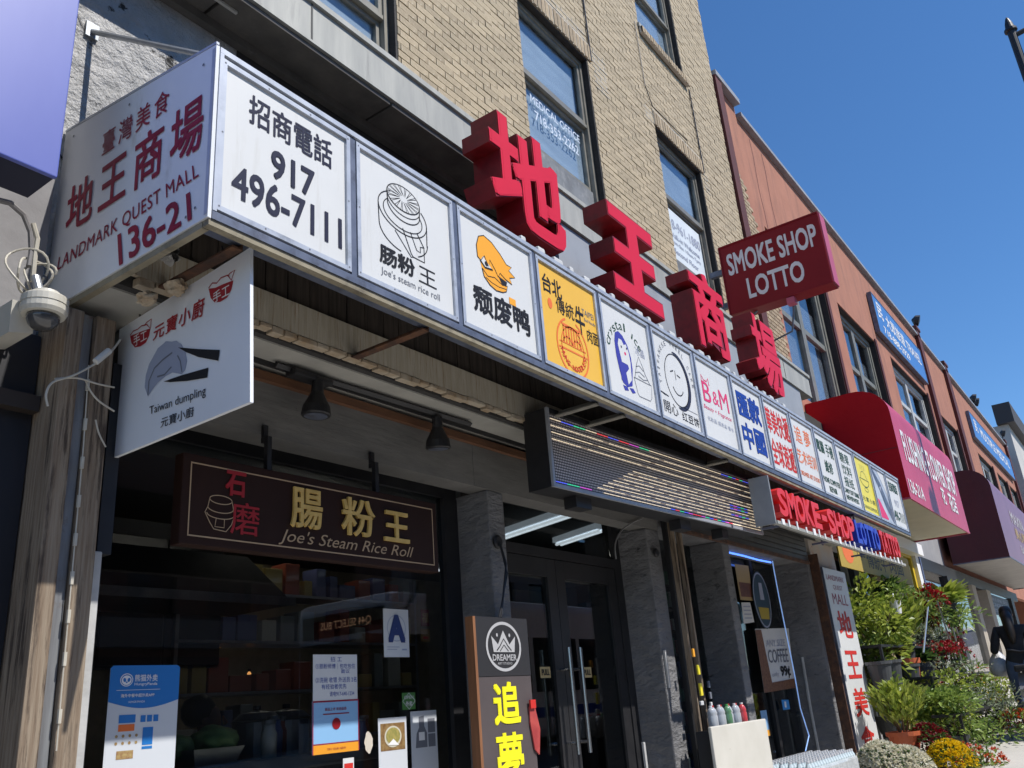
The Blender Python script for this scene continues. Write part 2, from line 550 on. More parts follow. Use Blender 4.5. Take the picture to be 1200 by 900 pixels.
def sash_window(parent, x0, x1, z0, z1, mid, y, wm, poster=None, low=0.0):
    """double-hung window set back in the wall; wm = frame material"""
    yb = y + 0.10
    mb = MB()
    mb.box(x0 + 0.003, x0 + 0.065, yb - 0.03, yb + 0.08, z0, z1 - 0.003)
    mb.box(x1 - 0.065, x1 - 0.003, yb - 0.03, yb + 0.08, z0, z1 - 0.003)
    mb.box(x0 + 0.066, x1 - 0.066, yb - 0.03, yb + 0.08, z1 - 0.065, z1 - 0.003)
    mb.box(x0 + 0.066, x1 - 0.066, yb - 0.05, yb + 0.08, z0, z0 + 0.07)
    w = mb.build("window", wm, parent)
    mb = MB()
    for (a, b, yy) in ((mid, z1 - 0.066, yb + 0.005), (z0 + low + 0.072, mid - 0.045, yb + 0.035)):
        mb.box(x0 + 0.068, x0 + 0.105, yy - 0.018, yy + 0.018, a, b)
        mb.box(x1 - 0.105, x1 - 0.068, yy - 0.018, yy + 0.018, a, b)
        mb.box(x0 + 0.106, x1 - 0.106, yy - 0.018, yy + 0.018, a, a + 0.04)
        mb.box(x0 + 0.106, x1 - 0.106, yy - 0.018, yy + 0.018, b - 0.035, b)
    mb.box(x0 + 0.068, x1 - 0.068, yb - 0.025, yb + 0.03, mid - 0.042, mid - 0.003)
    mb.build("sash", wm, w)
    for (a, b, yy) in ((mid, z1 - 0.066, yb + 0.005), (z0 + low + 0.072, mid - 0.045, yb + 0.035)):
        mb = MB(); mb.box(x0 + 0.104, x1 - 0.104, yy - 0.003, yy + 0.003, a + 0.038, b - 0.033)
        mb.build("pane", G_up, w)
    mb = MB(); mb.box(x0 + 0.07, x1 - 0.07, yb + 0.062, yb + 0.066, z0 + 0.3, z1 - 0.07)
    mb.build("blind", M_blind, w)
    if low > 0:
        mb = MB(); mb.box(x0 + 0.068, x1 - 0.068, yb + 0.0, yb + 0.03, z0 + 0.071, z0 + low + 0.06)
        mb.build("lower_panel", mat("grey_window_panel", (0.20, 0.21, 0.22), 0.6, (0.13, 0.135, 0.14), 5, dirt=(0.3, 0.3, 0.3), dscale=9), w)
    return w
for i, (x0, x1, z0, z1) in enumerate(TAN_WIN):
    mid = {0: 6.45, 1: 7.20, 2: 7.24, 3: 10.55}.get(i, z0 + 1.1)
    if i >= 4: mid = 10.75
    w = sash_window(tan, x0, x1, z0, z1, mid, YW, M_frame, low={0: 0.0, 1: 0.52, 2: 0.50}.get(i, 0.0))
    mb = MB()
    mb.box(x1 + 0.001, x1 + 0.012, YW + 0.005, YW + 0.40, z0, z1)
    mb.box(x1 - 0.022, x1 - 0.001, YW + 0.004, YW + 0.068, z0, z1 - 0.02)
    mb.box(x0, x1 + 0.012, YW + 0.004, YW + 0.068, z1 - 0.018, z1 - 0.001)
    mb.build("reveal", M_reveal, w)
    mb = MB(); mb.box(x0 - 0.05, x1 + 0.05, YW - 0.03, YW + 0.066, z0 - 0.06, z0 - 0.001)
    mb.build("sill", M_cornice, w)
    if i in (1, 2):
        mb = MB(); mb.box(x0 - 0.02, x1 + 0.04, YW - 0.0115, YW - 0.009, z1 + 0.004, z1 + 0.235); mb.build("lintel_mortar", M_mortar2, w)
        soldier(w, x0 - 0.01, x1 + 0.03, z1 + 0.008, 0.20, YW - 0.006)
    if i == 3:
        mb = MB(); mb.box(x0 - 0.03, x1 + 0.03, YW - 0.055, YW - 0.012, z0 - 0.16, z0 - 0.062); mb.build("brick_sill", M_mortar2, w)
        soldier(w, x0 - 0.03, x1 + 0.02, z0 - 0.158, 0.094, YW - 0.050)
# notices stuck behind the two lower panes
def notice(win, x0, x1, z0, z1, y, lines, m_text, m_sheet):
    F = Fr((x0, y, z0))
    W, H = x1 - x0, z1 - z0
    if m_sheet: MB().rect(F, 0, 0, W, H, 0.0).build("window_notice", m_sheet, win)
    for t, a0, b0, a1, b1 in lines:
        mb = MB(); mb.text(F, t, a0 * W, b0 * H, a1 * W, b1 * H, 0.003, bold=0.01)
        mb.build("lettering", m_text, win)
wins = [c for c in tan.children if c.name.startswith("window")]
M_pane_txt = mat("faded_white_lettering", (0.56, 0.63, 0.72), 0.6)
M_sheet = mat("white_notice", (0.62, 0.68, 0.72), 0.7, (0.55, 0.61, 0.66), 3)
notice(wins[1], 5.68, 6.74, 6.44, 7.12, YW + 0.126, [("MEDICAL OFFICE", 0.13, 0.72, 0.97, 0.86), ("718-353-2262", 0.18, 0.46, 0.92, 0.62)], M_pane_txt, None)
notice(wins[2], 8.60, 9.66, 6.40, 7.13, YW + 0.126, [("718-961-1880", 0.03, 0.62, 0.97, 0.82), ("Walk-in Welcome", 0.10, 0.44, 0.90, 0.54), ("Mon-Sat 10am-7pm", 0.10, 0.30, 0.90, 0.39), ("Second Floor", 0.16, 0.14, 0.80, 0.24)], M_lgrey, M_sheet)
# fresh white pointing around the window heads
def pointing(x0, x1, z0, z1):
    mb_ = MB()
    r0 = int(round((z0 - 5.40) / BH))
    for k in range(r0, int((z1 - 5.40) / BH)):
        zz = 5.40 + k * BH
        mb_.box(x0 + 0.03 * rng.random(), x1 - 0.05 * rng.random(), YW - 0.0055, YW - 0.004, zz - 0.011, zz + 0.001)
        xx = 1.3 - (k % 2) * BW / 2
        while xx < x1:
            if xx > x0: mb_.box(xx - 0.010, xx + 0.001, YW - 0.0055, YW - 0.004, zz + 0.0015, zz + BH - 0.0115)
            xx += BW
    mb_.build("white_pointing", M_mortar2, tan, kind="stuff")
pointing(6.98, 7.32, 7.80, 8.38); pointing(5.9, 6.90, 8.32, 8.50); pointing(8.2, 8.5, 8.10, 8.36); pointing(9.85, 10.05, 7.85, 8.2)
# cornice with its dark soffit
mb = MB()
mb.box(-3.0, 11.30, 2.97, 3.26, 5.12, 5.42); mb.box(-3.0, 11.30, 3.26, 3.385, 5.30, 5.42)
cor = mb.build("cornice", M_cornice, tan)
mb = MB(); mb.box(-3.0, 11.31, 2.950, 2.969, 5.395, 5.435); mb.box(-3.0, 11.3, 2.966, 2.9695, 5.118, 5.135)
mb.build("drip_edge", M_cornice, cor)
for x in (-0.6, 1.05, 2.62, 4.35, 6.3, 8.3, 10.3):
    mb = MB(); mb.box(x, x + 0.012, 2.9665, 2.9692, 5.136, 5.394); mb.build("seam", mat("dark_seam", (0.10, 0.10, 0.095), 0.8), cor)
xs = [-1.6, -0.1, 1.35, 2.10, 3.28, 4.55, 5.10]
for a, b in zip(xs[:-1], xs[1:]):
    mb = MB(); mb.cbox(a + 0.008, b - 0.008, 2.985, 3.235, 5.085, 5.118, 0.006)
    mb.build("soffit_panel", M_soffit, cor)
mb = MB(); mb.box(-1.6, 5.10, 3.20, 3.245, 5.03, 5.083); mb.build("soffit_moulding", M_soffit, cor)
for q_ in ((1.75, 1.83, 3.02, 3.05), (2.02, 2.2, 3.06, 3.075)):
    mb = MB(); mb.box(*q_, 5.07, 5.084); mb.build("peeling_strip", mat("pale_flaking_paint", (0.45, 0.44, 0.40), 0.8), cor)
# plain grey sheet hung under the cornice between the big letters
M_sheetm = mat("blue_grey_sheet_metal", (0.34, 0.36, 0.385), 0.55, (0.29, 0.31, 0.335), 2.0, metal=0.15, dirt=(0.20, 0.20, 0.20), dscale=4, dlo=0.6, dhi=0.9)
for a, b in ((5.12, 7.18), (7.20, 9.0), (9.02, 10.85)):
    mb = MB(); mb.box(a, b, 2.990, 3.02, 4.42, 5.112); mb.build("fascia_sheet", M_sheetm, tan)
# expansion joints and a cable running down the brickwork
mb = MB(); mb.box(6.93, 6.95, YW - 0.022, YW - 0.012, 8.06, 13.4); mb.build("wall_joint", M_blk, tan)
mb = MB(); mb.box(9.88, 9.90, YW - 0.022, YW - 0.012, 8.12, 9.5); mb.build("wall_joint", M_blk, tan)
mb = MB(); mb.tube([(8.32, YW - 0.015, 9.6), (8.33, YW - 0.015, 8.6), (8.45, YW - 0.018, 8.36), (9.45, YW - 0.018, 8.40)], 0.006, 5)
mb.build("cable", M_blk, tan)

# ================================================================ red stucco building
M_stucco = mat("terracotta_stucco", (0.385, 0.165, 0.105), 0.9, (0.335, 0.14, 0.088), 1.5, bump=0.003, bscale=70, dirt=(0.22, 0.10, 0.07), dscale=1.6, dstretch=(2.5, 1, 0.5), dlo=0.48, dhi=0.75)
M_dkred = mat("oxblood_paint", (0.10, 0.018, 0.014), 0.7, (0.07, 0.014, 0.011), 6)
M_coping = mat("grey_coping", (0.30, 0.31, 0.33), 0.6, (0.22, 0.23, 0.25), 4)
M_gframe = mat("olive_grey_frame", (0.20, 0.20, 0.165), 0.5, (0.15, 0.15, 0.125), 8)
red = thing("stucco_building", "two-storey terracotta stucco building with dark red pilasters beyond the tan brick one", "building", (26, YW, gz(26)))
RW = [(12.45, 15.45, 5.6, 8.45), (16.3, 19.0, 5.9, 8.45), (20.4, 24.25, 6.4, 8.50), (25.8, 28.1, 6.4, 8.30), (31.6, 34.6, 6.4, 8.30), (35.6, 38.0, 6.4, 8.30), (38.6, 40.6, 6.4, 8.30)]
mb = MB()
wall_holes(mb, 11.12, 41.5, 5.0, 10.35, RW, 3.45, 3.80)
mb.build("wall", M_stucco, red)
mb = MB(); mb.box(11.12, 41.5, 6.8, 7.0, 0.5, 10.2); mb.box(41.2, 41.5, 3.8, 6.8, 0.5, 10.3); mb.build("rear_wall", M_stucco, red)
mb = MB(); mb.box(11.14, 41.5, 3.8, 6.8, 10.0, 10.2); mb.box(11.2, 41.2, 3.8, 6.8, 5.0, 5.2); mb.build("roof", M_soffit, red)
mb = MB(); mb.box(12.12, 41.6, 3.36, 3.85, 10.352, 10.42); mb.build("coping", M_coping, red)
mb = MB(); mb.box(11.13, 12.10, 3.34, 3.86, 10.55, 10.64); mb.build("coping", M_coping, red)
mb = MB(); mb.box(11.36, 12.10, 3.45, 3.82, 10.352, 10.549); mb.build("parapet_block", M_stucco, red)
for a, b, t in ((11.12, 11.36, 10.55), (24.75, 25.15, 10.55), (28.5, 29.0, 10.55), (40.9, 41.3, 10.5)):
    mb = MB(); mb.box(a, b, 3.36, 3.449, 5.43, t); p = mb.build("pilaster", M_dkred, red)
    if a > 12:
        mb = MB(); mb.cbox(a - 0.05, b + 0.05, 3.33, 3.50, t + 0.001, t + 0.10, 0.02); mb.build("cap", M_dkred, p)
for x in (12.6, 13.15):
    mb = MB(); pts = [(x + 0.03 * math.sin(k * 1.7), 3.447, 10.2 - k * 0.35) for k in range(7)]
    F = Fr((0, 3.4475, 0)); mb.stroke(F, [(p[0], p[2]) for p in pts], 0.022, 0.0); mb.build("crack", M_dkred, red)
def big_window(parent, x0, x1, z0, z1, lights, fm=None):
    yb = 3.62
    fm = fm or M_gframe
    mb = MB()
    mb.box(x0, x0 + 0.14, 3.56, 3.76, z0, z1); mb.box(x1 - 0.14, x1, 3.56, 3.76, z0, z1)
    mb.box(x0 + 0.141, x1 - 0.141, 3.56, 3.76, z1 - 0.12, z1)
    mb.box(x0 + 0.141, x1 - 0.141, 3.56, 3.76, z0, z0 + 0.1)
    w = mb.build("window", fm, parent)
    n = lights
    sw = (x1 - x0 - 0.30) / n
    for k in range(n):
        a, b = x0 + 0.15 + k * sw, x0 + 0.15 + (k + 1) * sw
        mid = (z0 + z1) / 2 + 0.15
        mb = MB()
        mb.box(a, a + 0.10, yb - 0.04, yb + 0.05, z0 + 0.101, z1 - 0.121); mb.box(b - 0.10, b - 0.002, yb - 0.04, yb + 0.05, z0 + 0.101, z1 - 0.121)
        mb.box(a + 0.101, b - 0.103, yb - 0.03, yb + 0.04, mid - 0.05, mid + 0.05)
        mb.box(a + 0.101, b - 0.103, yb - 0.03, yb + 0.04, z1 - 0.19, z1 - 0.122)
        mb.build("sash", fm, w)
        mb = MB(); mb.box(a + 0.1005, b - 0.1025, yb + 0.006, yb + 0.012, z0 + 0.11, mid - 0.051); mb.build("pane", G_red, w)
        mb = MB(); mb.box(a + 0.1005, b - 0.1025, yb - 0.004, yb + 0.002, mid + 0.051, z1 - 0.191); mb.build("pane", G_red, w)
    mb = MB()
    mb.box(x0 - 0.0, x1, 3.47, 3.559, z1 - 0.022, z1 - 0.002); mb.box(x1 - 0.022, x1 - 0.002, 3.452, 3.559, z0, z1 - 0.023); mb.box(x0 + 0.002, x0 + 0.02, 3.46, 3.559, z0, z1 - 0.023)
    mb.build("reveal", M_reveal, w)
    mb = MB(); mb.box(x1 + 0.002, x1 + 0.16, 3.425, 3.4485, z0, z1 + 0.05); mb.build("painted_jamb", M_dkred, w)
    mb = MB(); mb.box(x0 + 0.1, x1 - 0.1, 3.70, 3.705, z0 + 0.1, z1 - 0.6); mb.build("blind", M_blind, w)
    return w
for i, h in enumerate(RW):
    big_window(red, h[0], h[1], h[2], h[3], 2, M_gframe if i < 2 else mat("pale_window_frame", (0.5, 0.5, 0.47), 0.5, (0.4, 0.4, 0.38), 8))
# bare brick where the stucco stops beside the first window
mb = MB()
z, row = 5.45, 0
while z < 9.0:
    x = 11.45 + (row % 2) * 0.1
    while x < 12.22:
        mb.val = rng.random()
        w_ = min(0.19, 12.42 - x)
        if z < 7.95 or x < 12.0 - (z - 7.95) * 0.4: mb.box(x, x + w_, 3.432, 3.449, z, z + 0.055)
        x += 0.205
    z += 0.07; row += 1
mb.build("exposed_brick", M_brick2, red, kind="stuff")
# shop banners on the red wall
M_bluebanner = mat("blue_banner", (0.045, 0.16, 0.42), 0.5, (0.05, 0.19, 0.47), 1.0)
M_wprint = mat("white_print", (0.78, 0.78, 0.78), 0.5)
def banner(x0, x1, z0, z1, lines, label):
    b = thing("banner_sign", label, "sign", (x0, 3.4, z0))
    mb = MB(); mb.cbox(x0, x1, 3.34, 3.43, z0, z1, 0.012); mb.build("board", M_bluebanner, b)
    F = Fr((x0, 3.34, z0)); W, H = x1 - x0, z1 - z0
    for t, a0, b0, a1, b1 in lines:
        mb = MB(); mb.text(F, t, a0 * W, b0 * H, a1 * W, b1 * H, 0.004, bold=0.012); mb.build("lettering", M_wprint, b)
    mb = MB()
    for q in ((x0 - 0.03, x0 - 0.002, z0 - 0.03, z1 + 0.03), (x1 + 0.002, x1 + 0.03, z0 - 0.03, z1 + 0.03)): mb.box(q[0], q[1], 3.335, 3.435, q[2], q[3])
    mb.box(x0 - 0.001, x1 + 0.001, 3.335, 3.435, z0 - 0.03, z0 - 0.002); mb.box(x0 - 0.001, x1 + 0.001, 3.335, 3.435, z1 + 0.002, z1 + 0.03)
    mb.build("frame", M_alu_dark, b)
banner(19.35, 24.2, 8.78, 9.70, [("民", 0.05, 0.45, 0.15, 0.88), ("大眾旅遊 TRAVEL", 0.20, 0.42, 0.94, 0.80), ("718-888-2929", 0.10, 0.10, 0.62, 0.30)], "long blue banner with white lettering high on the red wall above the red awning")
banner(31.2, 40.4, 8.75, 9.60, [("民", 0.06, 0.35, 0.12, 0.85), ("MULTIPLE MEDICAL", 0.18, 0.35, 0.90, 0.75)], "far blue banner with white lettering above the maroon awning")
for x in (25.0, 33.6, 34.2, 40.9):
    b = thing("roof_lamp", {25.0: "small spiky fitting on the roof edge over the near pilaster", 33.6: "left of two dark floodlights on the far roof edge", 34.2: "right of two dark floodlights on the far roof edge", 40.9: "small dark fitting at the far end of the red roof"}[x], "roof fitting", (x, 3.4, 10.64 if x in (25.0, 40.9) else 10.42))
    zb = b.location.z
    mb = MB(); mb.tube([(x, 3.4, zb), (x, 3.38, zb + 0.22)], 0.02, 6); mb.build("stem", M_blk, b)
    mb = MB(); mb.lathe((x, 3.36, zb + 0.24), [(0.02, -0.1), (0.14, -0.02), (0.16, 0.1), (0.02, 0.12)], 10, (0.2, -1, -0.4)); mb.build("head", M_blk, b)
# ================================================================ the long row of sign boxes
def text_quad(mb, s, tl, tr, br, bl, n, h, bold=0.0, space=1.0):
    vs, fs = glyphs(s, 0.0, 0.0, space)
    x0 = min(v[0] for v in vs); x1 = max(v[0] for v in vs); y0 = min(v[1] for v in vs); y1 = max(v[1] for v in vs)
    for k, (dx, dy) in enumerate(heavy(bold)):
        q = []
        for v in vs:
            a, b = (v[0] + dx - x0) / (x1 - x0), (v[1] + dy - y0) / (y1 - y0)
            q.append((bl.lerp(br, a)).lerp(tl.lerp(tr, a), b) + n * (h + 0.00025 * k))
        mb.add(q, fs)
def PXp(px, py, x):
    r = ray(px, py)
    return EYE + r * (x / r.x)
SX0, SY, SZ0, SZ1, PIT = 1.505, 2.20, 3.175, 3.855, 0.661
M_lip = mat("beige_steel_lip", (0.30, 0.265, 0.19), 0.7, (0.22, 0.19, 0.13), 10, dirt=(0.10, 0.085, 0.06), dscale=8)
M_side = mat("white_metal_cladding", (0.74, 0.76, 0.80), 0.35, (0.68, 0.70, 0.75), 2.0, dirt=(0.36, 0.34, 0.30), dscale=2.2, dlo=0.62, dhi=0.85, dstretch=(1, 1.5, 0.6))
box = thing("sign_box", "long row of white and yellow sign boxes in aluminium frames across the shopfront", "sign", (SX0, SY, SZ0))
NP = 15
SX1 = SX0 + NP * PIT
mb = MB()
mb.box(SX0 + 0.001, SX1, SY + 0.03, SY + 0.14, SZ0 + 0.012, SZ1 - 0.012)
mb.build("cabinet", M_alu_dark, box)
mb = MB()
mb.box(SX0 + 0.004, SX1 + 0.01, SY - 0.012, SY + 0.15, SZ1 - 0.011, SZ1 + 0.012)
mb.build("top_frame", M_alu, box)
mb = MB()
mb.box(SX0 + 0.004, SX1 + 0.01, SY - 0.010, SY + 0.028, SZ0 - 0.02, SZ0 + 0.011)
mb.build("bottom_frame", M_alu_dark, box)
mb = MB(); mb.box(SX0 + 0.004, SX0 + 0.02, SY - 0.012, SY + 0.028, SZ0 + 0.012, SZ1 - 0.012); mb.build("corner_frame", M_alu, box)
mb = MB(); mb.box(SX1 + 0.001, SX1 + 0.012, SY - 0.01, SY + 0.14, SZ0 + 0.012, SZ1 - 0.012)
mb.build("end_frame", M_alu_dark, box)
mb = MB(); mb.box(SX0 - 0.004, SX1 + 0.005, SY - 0.004, SY + 0.026, SZ0 - 0.044, SZ0 - 0.0215)
mb.build("lip", M_lip, box)
mb = MB(); mb.box(SX0 - 0.006, SX0 + 0.02, SY + 0.028, 3.24, SZ0 - 0.046, SZ0 - 0.0225); mb.build("side_lip", M_lip, box)
F = Fr((SX0 - 0.012, 3.24, SZ0 - 0.02), (0, -1, 0), (0, 0, 1))
mb = MB(); mb.prism([F.pt(a, b, 0) for a, b in ((0, 0), (1.048, 0), (1.048, 0.715), (0, 0.86))], (0.014, 0, 0))
side = mb.build("side_panel", M_side, box)
mb = MB(); mb.prism([F.pt(a, b, 0.002) for a, b in ((0, 0.861), (1.050, 0.716), (1.050, 0.727), (0, 0.872))], (0.012, 0, 0)); mb.build("side_trim", M_alu, box)
mb = MB(); mb.rect(F, 1.030, 0.01, 1.0475, 0.70, 0.003); mb.build("corner_trim", M_alu, side)
mb = MB()
for a, b in ((0.98, 0.06), (0.98, 0.36), (0.98, 0.66), (0.5, 0.74), (0.08, 0.80), (0.93, 0.045)):
    mb.ell(F, a, b, 0.006, 0.006, 0.004, 8)
mb.build("rivet", M_grey, side, kind="stuff")
XS = SX0 - 0.012
mb = MB()
nS = Vector((-1, 0, 0))
def sq(s, tl, tr, br, bl, bold=0.0, space=1.0):
    mb = MB()
    text_quad(mb, s, *[PXp(q[0], q[1], XS) for q in (tl, tr, br, bl)], nS, 0.003, bold, space)
    mb.build("lettering", M_redp, side)
sq("臺灣美食", (122, 157), (200, 102), (198, 130), (120, 184), 0.008, 1.35)
sq("地王商場", (82, 222), (240, 108), (237, 172), (77, 277), 0.016, 1.32)
sq("LANDMARK QUEST MALL", (70, 302), (232, 191), (234, 210), (67, 321), 0.006, 1.08)
sq("136-21", (139, 276), (223, 226), (225, 257), (141, 311), 0.018)

def U(F_, W, H):
    """panel coordinates as fractions"""
    return F_
PANEL_LABEL = ["white panel with a dark telephone number, leftmost", "white panel with a line-drawn millstone", "white panel with an amber duck head", "amber yellow panel with a red noodle bowl", "white panel with an indigo penguin", "white panel with a smiling brushed circle", "white panel with pink B and M", "white panel with big blue characters", "white panel with two rows of red characters", "white panel with orange characters", "white panel about phone and computer repair", "white panel about candy and newspapers", "lemon yellow panel with a line-drawn bowl", "blue-grey photo panel", "white panel with a telephone number, rightmost"]
class PanelArt:
    def __init__(s, idx, face):
        s.x0 = SX0 + idx * PIT + 0.022
        s.x1 = SX0 + (idx + 1) * PIT - 0.022
        s.z0, s.z1 = SZ0 + 0.028, SZ1 - 0.028
        s.W, s.H = s.x1 - s.x0, s.z1 - s.z0
        s.F = Fr((s.x0, SY + 0.004, s.z0))
        mb = MB(); mb.box(s.x0, s.x1, SY + 0.004, SY + 0.029, s.z0, s.z1)
        s.o = mb.build("panel", face, box, label=PANEL_LABEL[idx])
        mb = MB(); t = 0.020
        a0, a1, b0, b1 = -0.004, s.W + 0.004, -0.004, s.H + 0.004
        mb.fbox(s.F, a0, b0, a0 + t, b1, 0.0005, 0.012); mb.fbox(s.F, a1 - t, b0, a1, b1, 0.0005, 0.012)
        mb.fbox(s.F, a0 + t + 0.0005, b0, a1 - t - 0.0005, b0 + t, 0.0005, 0.0115); mb.fbox(s.F, a0 + t + 0.0005, b1 - t, a1 - t - 0.0005, b1, 0.0005, 0.0115)
        mb.build("retainer", M_alu, s.o)
        mb = MB()
        for a in (0.008, s.W - 0.008):
            for b in (0.012, s.H / 2, s.H - 0.012): mb.ell(s.F, a, b, 0.004, 0.004, 0.0128, 6)
        for a in (0.33, 0.66):
            for b in (0.008, s.H - 0.008): mb.ell(s.F, a * s.W, b, 0.004, 0.004, 0.0123, 6)
        mb.build("screw", M_grey, s.o, kind="stuff")
        s.lay = {}
    def mbof(s, name, m):
        k = (name, m.name)
        if k not in s.lay: s.lay[k] = (MB(), m)
        return s.lay[k][0]
    def t(s, txt, u0, v0, u1, v1, m=M_black, bold=0.0, name="lettering", h=0.0015, shear=0.0, space=1.0):
        (s.mbof(name, m) if name != "lettering" else s.lay.setdefault((name, txt, u0, v0), (MB(), m))[0]).text(s.F, txt, u0 * s.W, v0 * s.H, u1 * s.W, v1 * s.H, h, bold, 0.0, shear, space)
    def st(s, pts, w, m=M_black, name="logo", h=0.0015):
        s.mbof(name, m).stroke(s.F, [(a * s.W, b * s.H) for a, b in pts], [x * s.W for x in w] if isinstance(w, (list, tuple)) else w * s.W, h)
    def po(s, pts, m=M_black, name="logo", h=0.0015):
        s.mbof(name, m).poly(s.F, [(a * s.W, b * s.H) for a, b in pts], h)
    def el(s, a, b, ra, rb, m=M_black, name="logo", h=0.0015, **k):
        s.mbof(name, m).ell(s.F, a * s.W, b * s.H, ra * s.W, rb * s.H, h, **k)
    def ar(s, a, b, ra, rb, w, m=M_black, name="logo", h=0.0015, **k):
        s.mbof(name, m).arc(s.F, a * s.W, b * s.H, ra * s.W, rb * s.H, w * s.W, h, **k)
    def arc_text(s, txt, ca, cb, r, ang0, ang1, hgt, m=M_black, bold=0.0):
        n = len(txt)
        for i, ch in enumerate(txt):
            if ch == " ": continue
            t = math.radians(ang0 + (ang1 - ang0) * i / (n - 1))
            d = Vector((math.cos(t), math.sin(t)))
            tl = Vector((d.y, -d.x))                   # reading direction, clockwise
            if ang1 > ang0: tl, d2 = -tl, -d
            else: d2 = d
            o = s.F.pt(ca * s.W + d.x * r * s.W, cb * s.H + d.y * r * s.W)
            G = Fr(o, s.F.u * tl.x + s.F.v * tl.y, s.F.u * d2.x + s.F.v * d2.y)
            k = 0.32 if ch in "Iil" else 0.72
            s.mbof("lettering", m).text(G, ch, -hgt * s.W * k / 2, 0, hgt * s.W * k / 2, hgt * s.W * (0.72 if ch.islower() and ch not in "tlhkdb" else 1), 0.0015, bold)
    def done(s):
        for k, (mb, m) in s.lay.items(): mb.build(k[0], m, s.o)

p = PanelArt(0, M_white)
p.t("招商電話", 0.20, 0.68, 0.86, 0.89, M_navy, 0.014); p.t("917", 0.37, 0.39, 0.71, 0.59, M_navy, 0.022); p.t("496-7111", 0.10, 0.13, 0.94, 0.35, M_navy, 0.018); p.done()

p = PanelArt(1, M_white)                                     # millstone logo
cx, cy = 0.47, 0.66
p.ar(cx - 0.01, cy - 0.01, 0.25, 0.155, 0.008, a0=120, a1=400); p.ar(cx - 0.01, cy - 0.02, 0.20, 0.115, 0.007, a0=140, a1=395)
p.st([(cx - 0.26, cy - 0.02), (cx - 0.255, cy - 0.16)], 0.008); p.ar(cx - 0.01, cy - 0.16, 0.245, 0.155, 0.008, a0=180, a1=262); p.ar(cx - 0.01, cy - 0.16, 0.25, 0.155, 0.008, a0=305, a1=360)
p.st([(cx + 0.24, cy - 0.01), (cx + 0.235, cy - 0.17)], 0.008)
p.el(cx + 0.0, cy + 0.12, 0.17, 0.105, M_white, h=0.0012); p.ar(cx + 0.0, cy + 0.12, 0.17, 0.10, 0.009)
p.st([(cx - 0.17, cy + 0.12), (cx - 0.165, cy + 0.03)], 0.008); p.st([(cx + 0.17, cy + 0.12), (cx + 0.165, cy + 0.03)], 0.008)
p.ar(cx, cy + 0.04, 0.168, 0.105, 0.008, a0=185, a1=355); p.ar(cx, cy + 0.085, 0.170, 0.105, 0.006, a0=185, a1=355)
for k in range(16):
    t = k * math.pi / 8
    for j in (0, 1):
        a = t + j * 0.12
        p.st([(cx + 0.165 * math.cos(a) * (0.25 + 0.1 * j), cy + 0.12 + 0.097 * math.sin(a) * (0.25 + 0.1 * j)), (cx + 0.162 * math.cos(a + 0.2), cy + 0.12 + 0.096 * math.sin(a + 0.2))], 0.005)
p.st([(cx - 0.02, cy - 0.12), (cx + 0.06, cy - 0.29), (cx + 0.08, cy - 0.31), (cx + 0.20, cy - 0.31), (cx + 0.20, cy - 0.19), (cx + 0.13, cy - 0.10)], 0.008)
p.st([(cx + 0.06, cy - 0.12), (cx + 0.12, cy - 0.24), (cx + 0.16, cy - 0.245), (cx + 0.16, cy - 0.2), (cx + 0.20, cy - 0.19)], 0.007); p.st([(cx - 0.10, cy - 0.17), (cx + 0.06, cy - 0.32), (cx + 0.08, cy - 0.31)], 0.007)
p.t("肠粉", 0.21, 0.185, 0.56, 0.325, M_black, 0.022); p.t("王", 0.60, 0.18, 0.79, 0.31, M_black, -0.004); p.t("Joe's steam rice roll", 0.22, 0.085, 0.82, 0.155, M_grey); p.done()

p = PanelArt(2, M_white)                                     # duck-head logo
hair = [(0.24, 0.66), (0.235, 0.76), (0.27, 0.85), (0.34, 0.885), (0.44, 0.865), (0.55, 0.80), (0.63, 0.735), (0.70, 0.735), (0.655, 0.69), (0.74, 0.655), (0.66, 0.625), (0.69, 0.575), (0.60, 0.59), (0.53, 0.62), (0.50, 0.575), (0.46, 0.63), (0.40, 0.69), (0.38, 0.62), (0.33, 0.70), (0.28, 0.64)]
p.po(hair, M_duck); p.st(hair + [hair[0]], 0.008, h=0.0022)
bill = [(0.29, 0.575), (0.36, 0.53), (0.45, 0.55), (0.55, 0.52), (0.62, 0.535), (0.60, 0.48), (0.55, 0.455), (0.46, 0.44), (0.38, 0.46), (0.31, 0.51)]
p.po(bill, M_duck); p.st(bill + [bill[0]], 0.008, h=0.0022); p.st([(0.33, 0.51), (0.40, 0.49), (0.50, 0.485), (0.60, 0.50)], 0.006, h=0.0023)
p.po([(0.265, 0.68), (0.29, 0.56), (0.42, 0.50), (0.60, 0.52), (0.61, 0.62), (0.45, 0.68)], M_duck, h=0.0010)
p.po([(0.27, 0.635), (0.33, 0.60), (0.42, 0.615), (0.38, 0.64), (0.31, 0.685)], M_white, h=0.0016); p.st([(0.27, 0.64), (0.33, 0.595), (0.43, 0.61)], 0.016, h=0.0023); p.el(0.35, 0.635, 0.022, 0.022, h=0.0024); p.po([(0.50, 0.585), (0.62, 0.57), (0.60, 0.52), (0.54, 0.53)], h=0.0017)
p.t("颓废鸭", 0.15, 0.17, 0.90, 0.40, M_black, 0.02); p.po([(0.63, 0.385), (0.72, 0.385), (0.72, 0.445), (0.63, 0.445)], M_duck, h=0.0018); p.done()

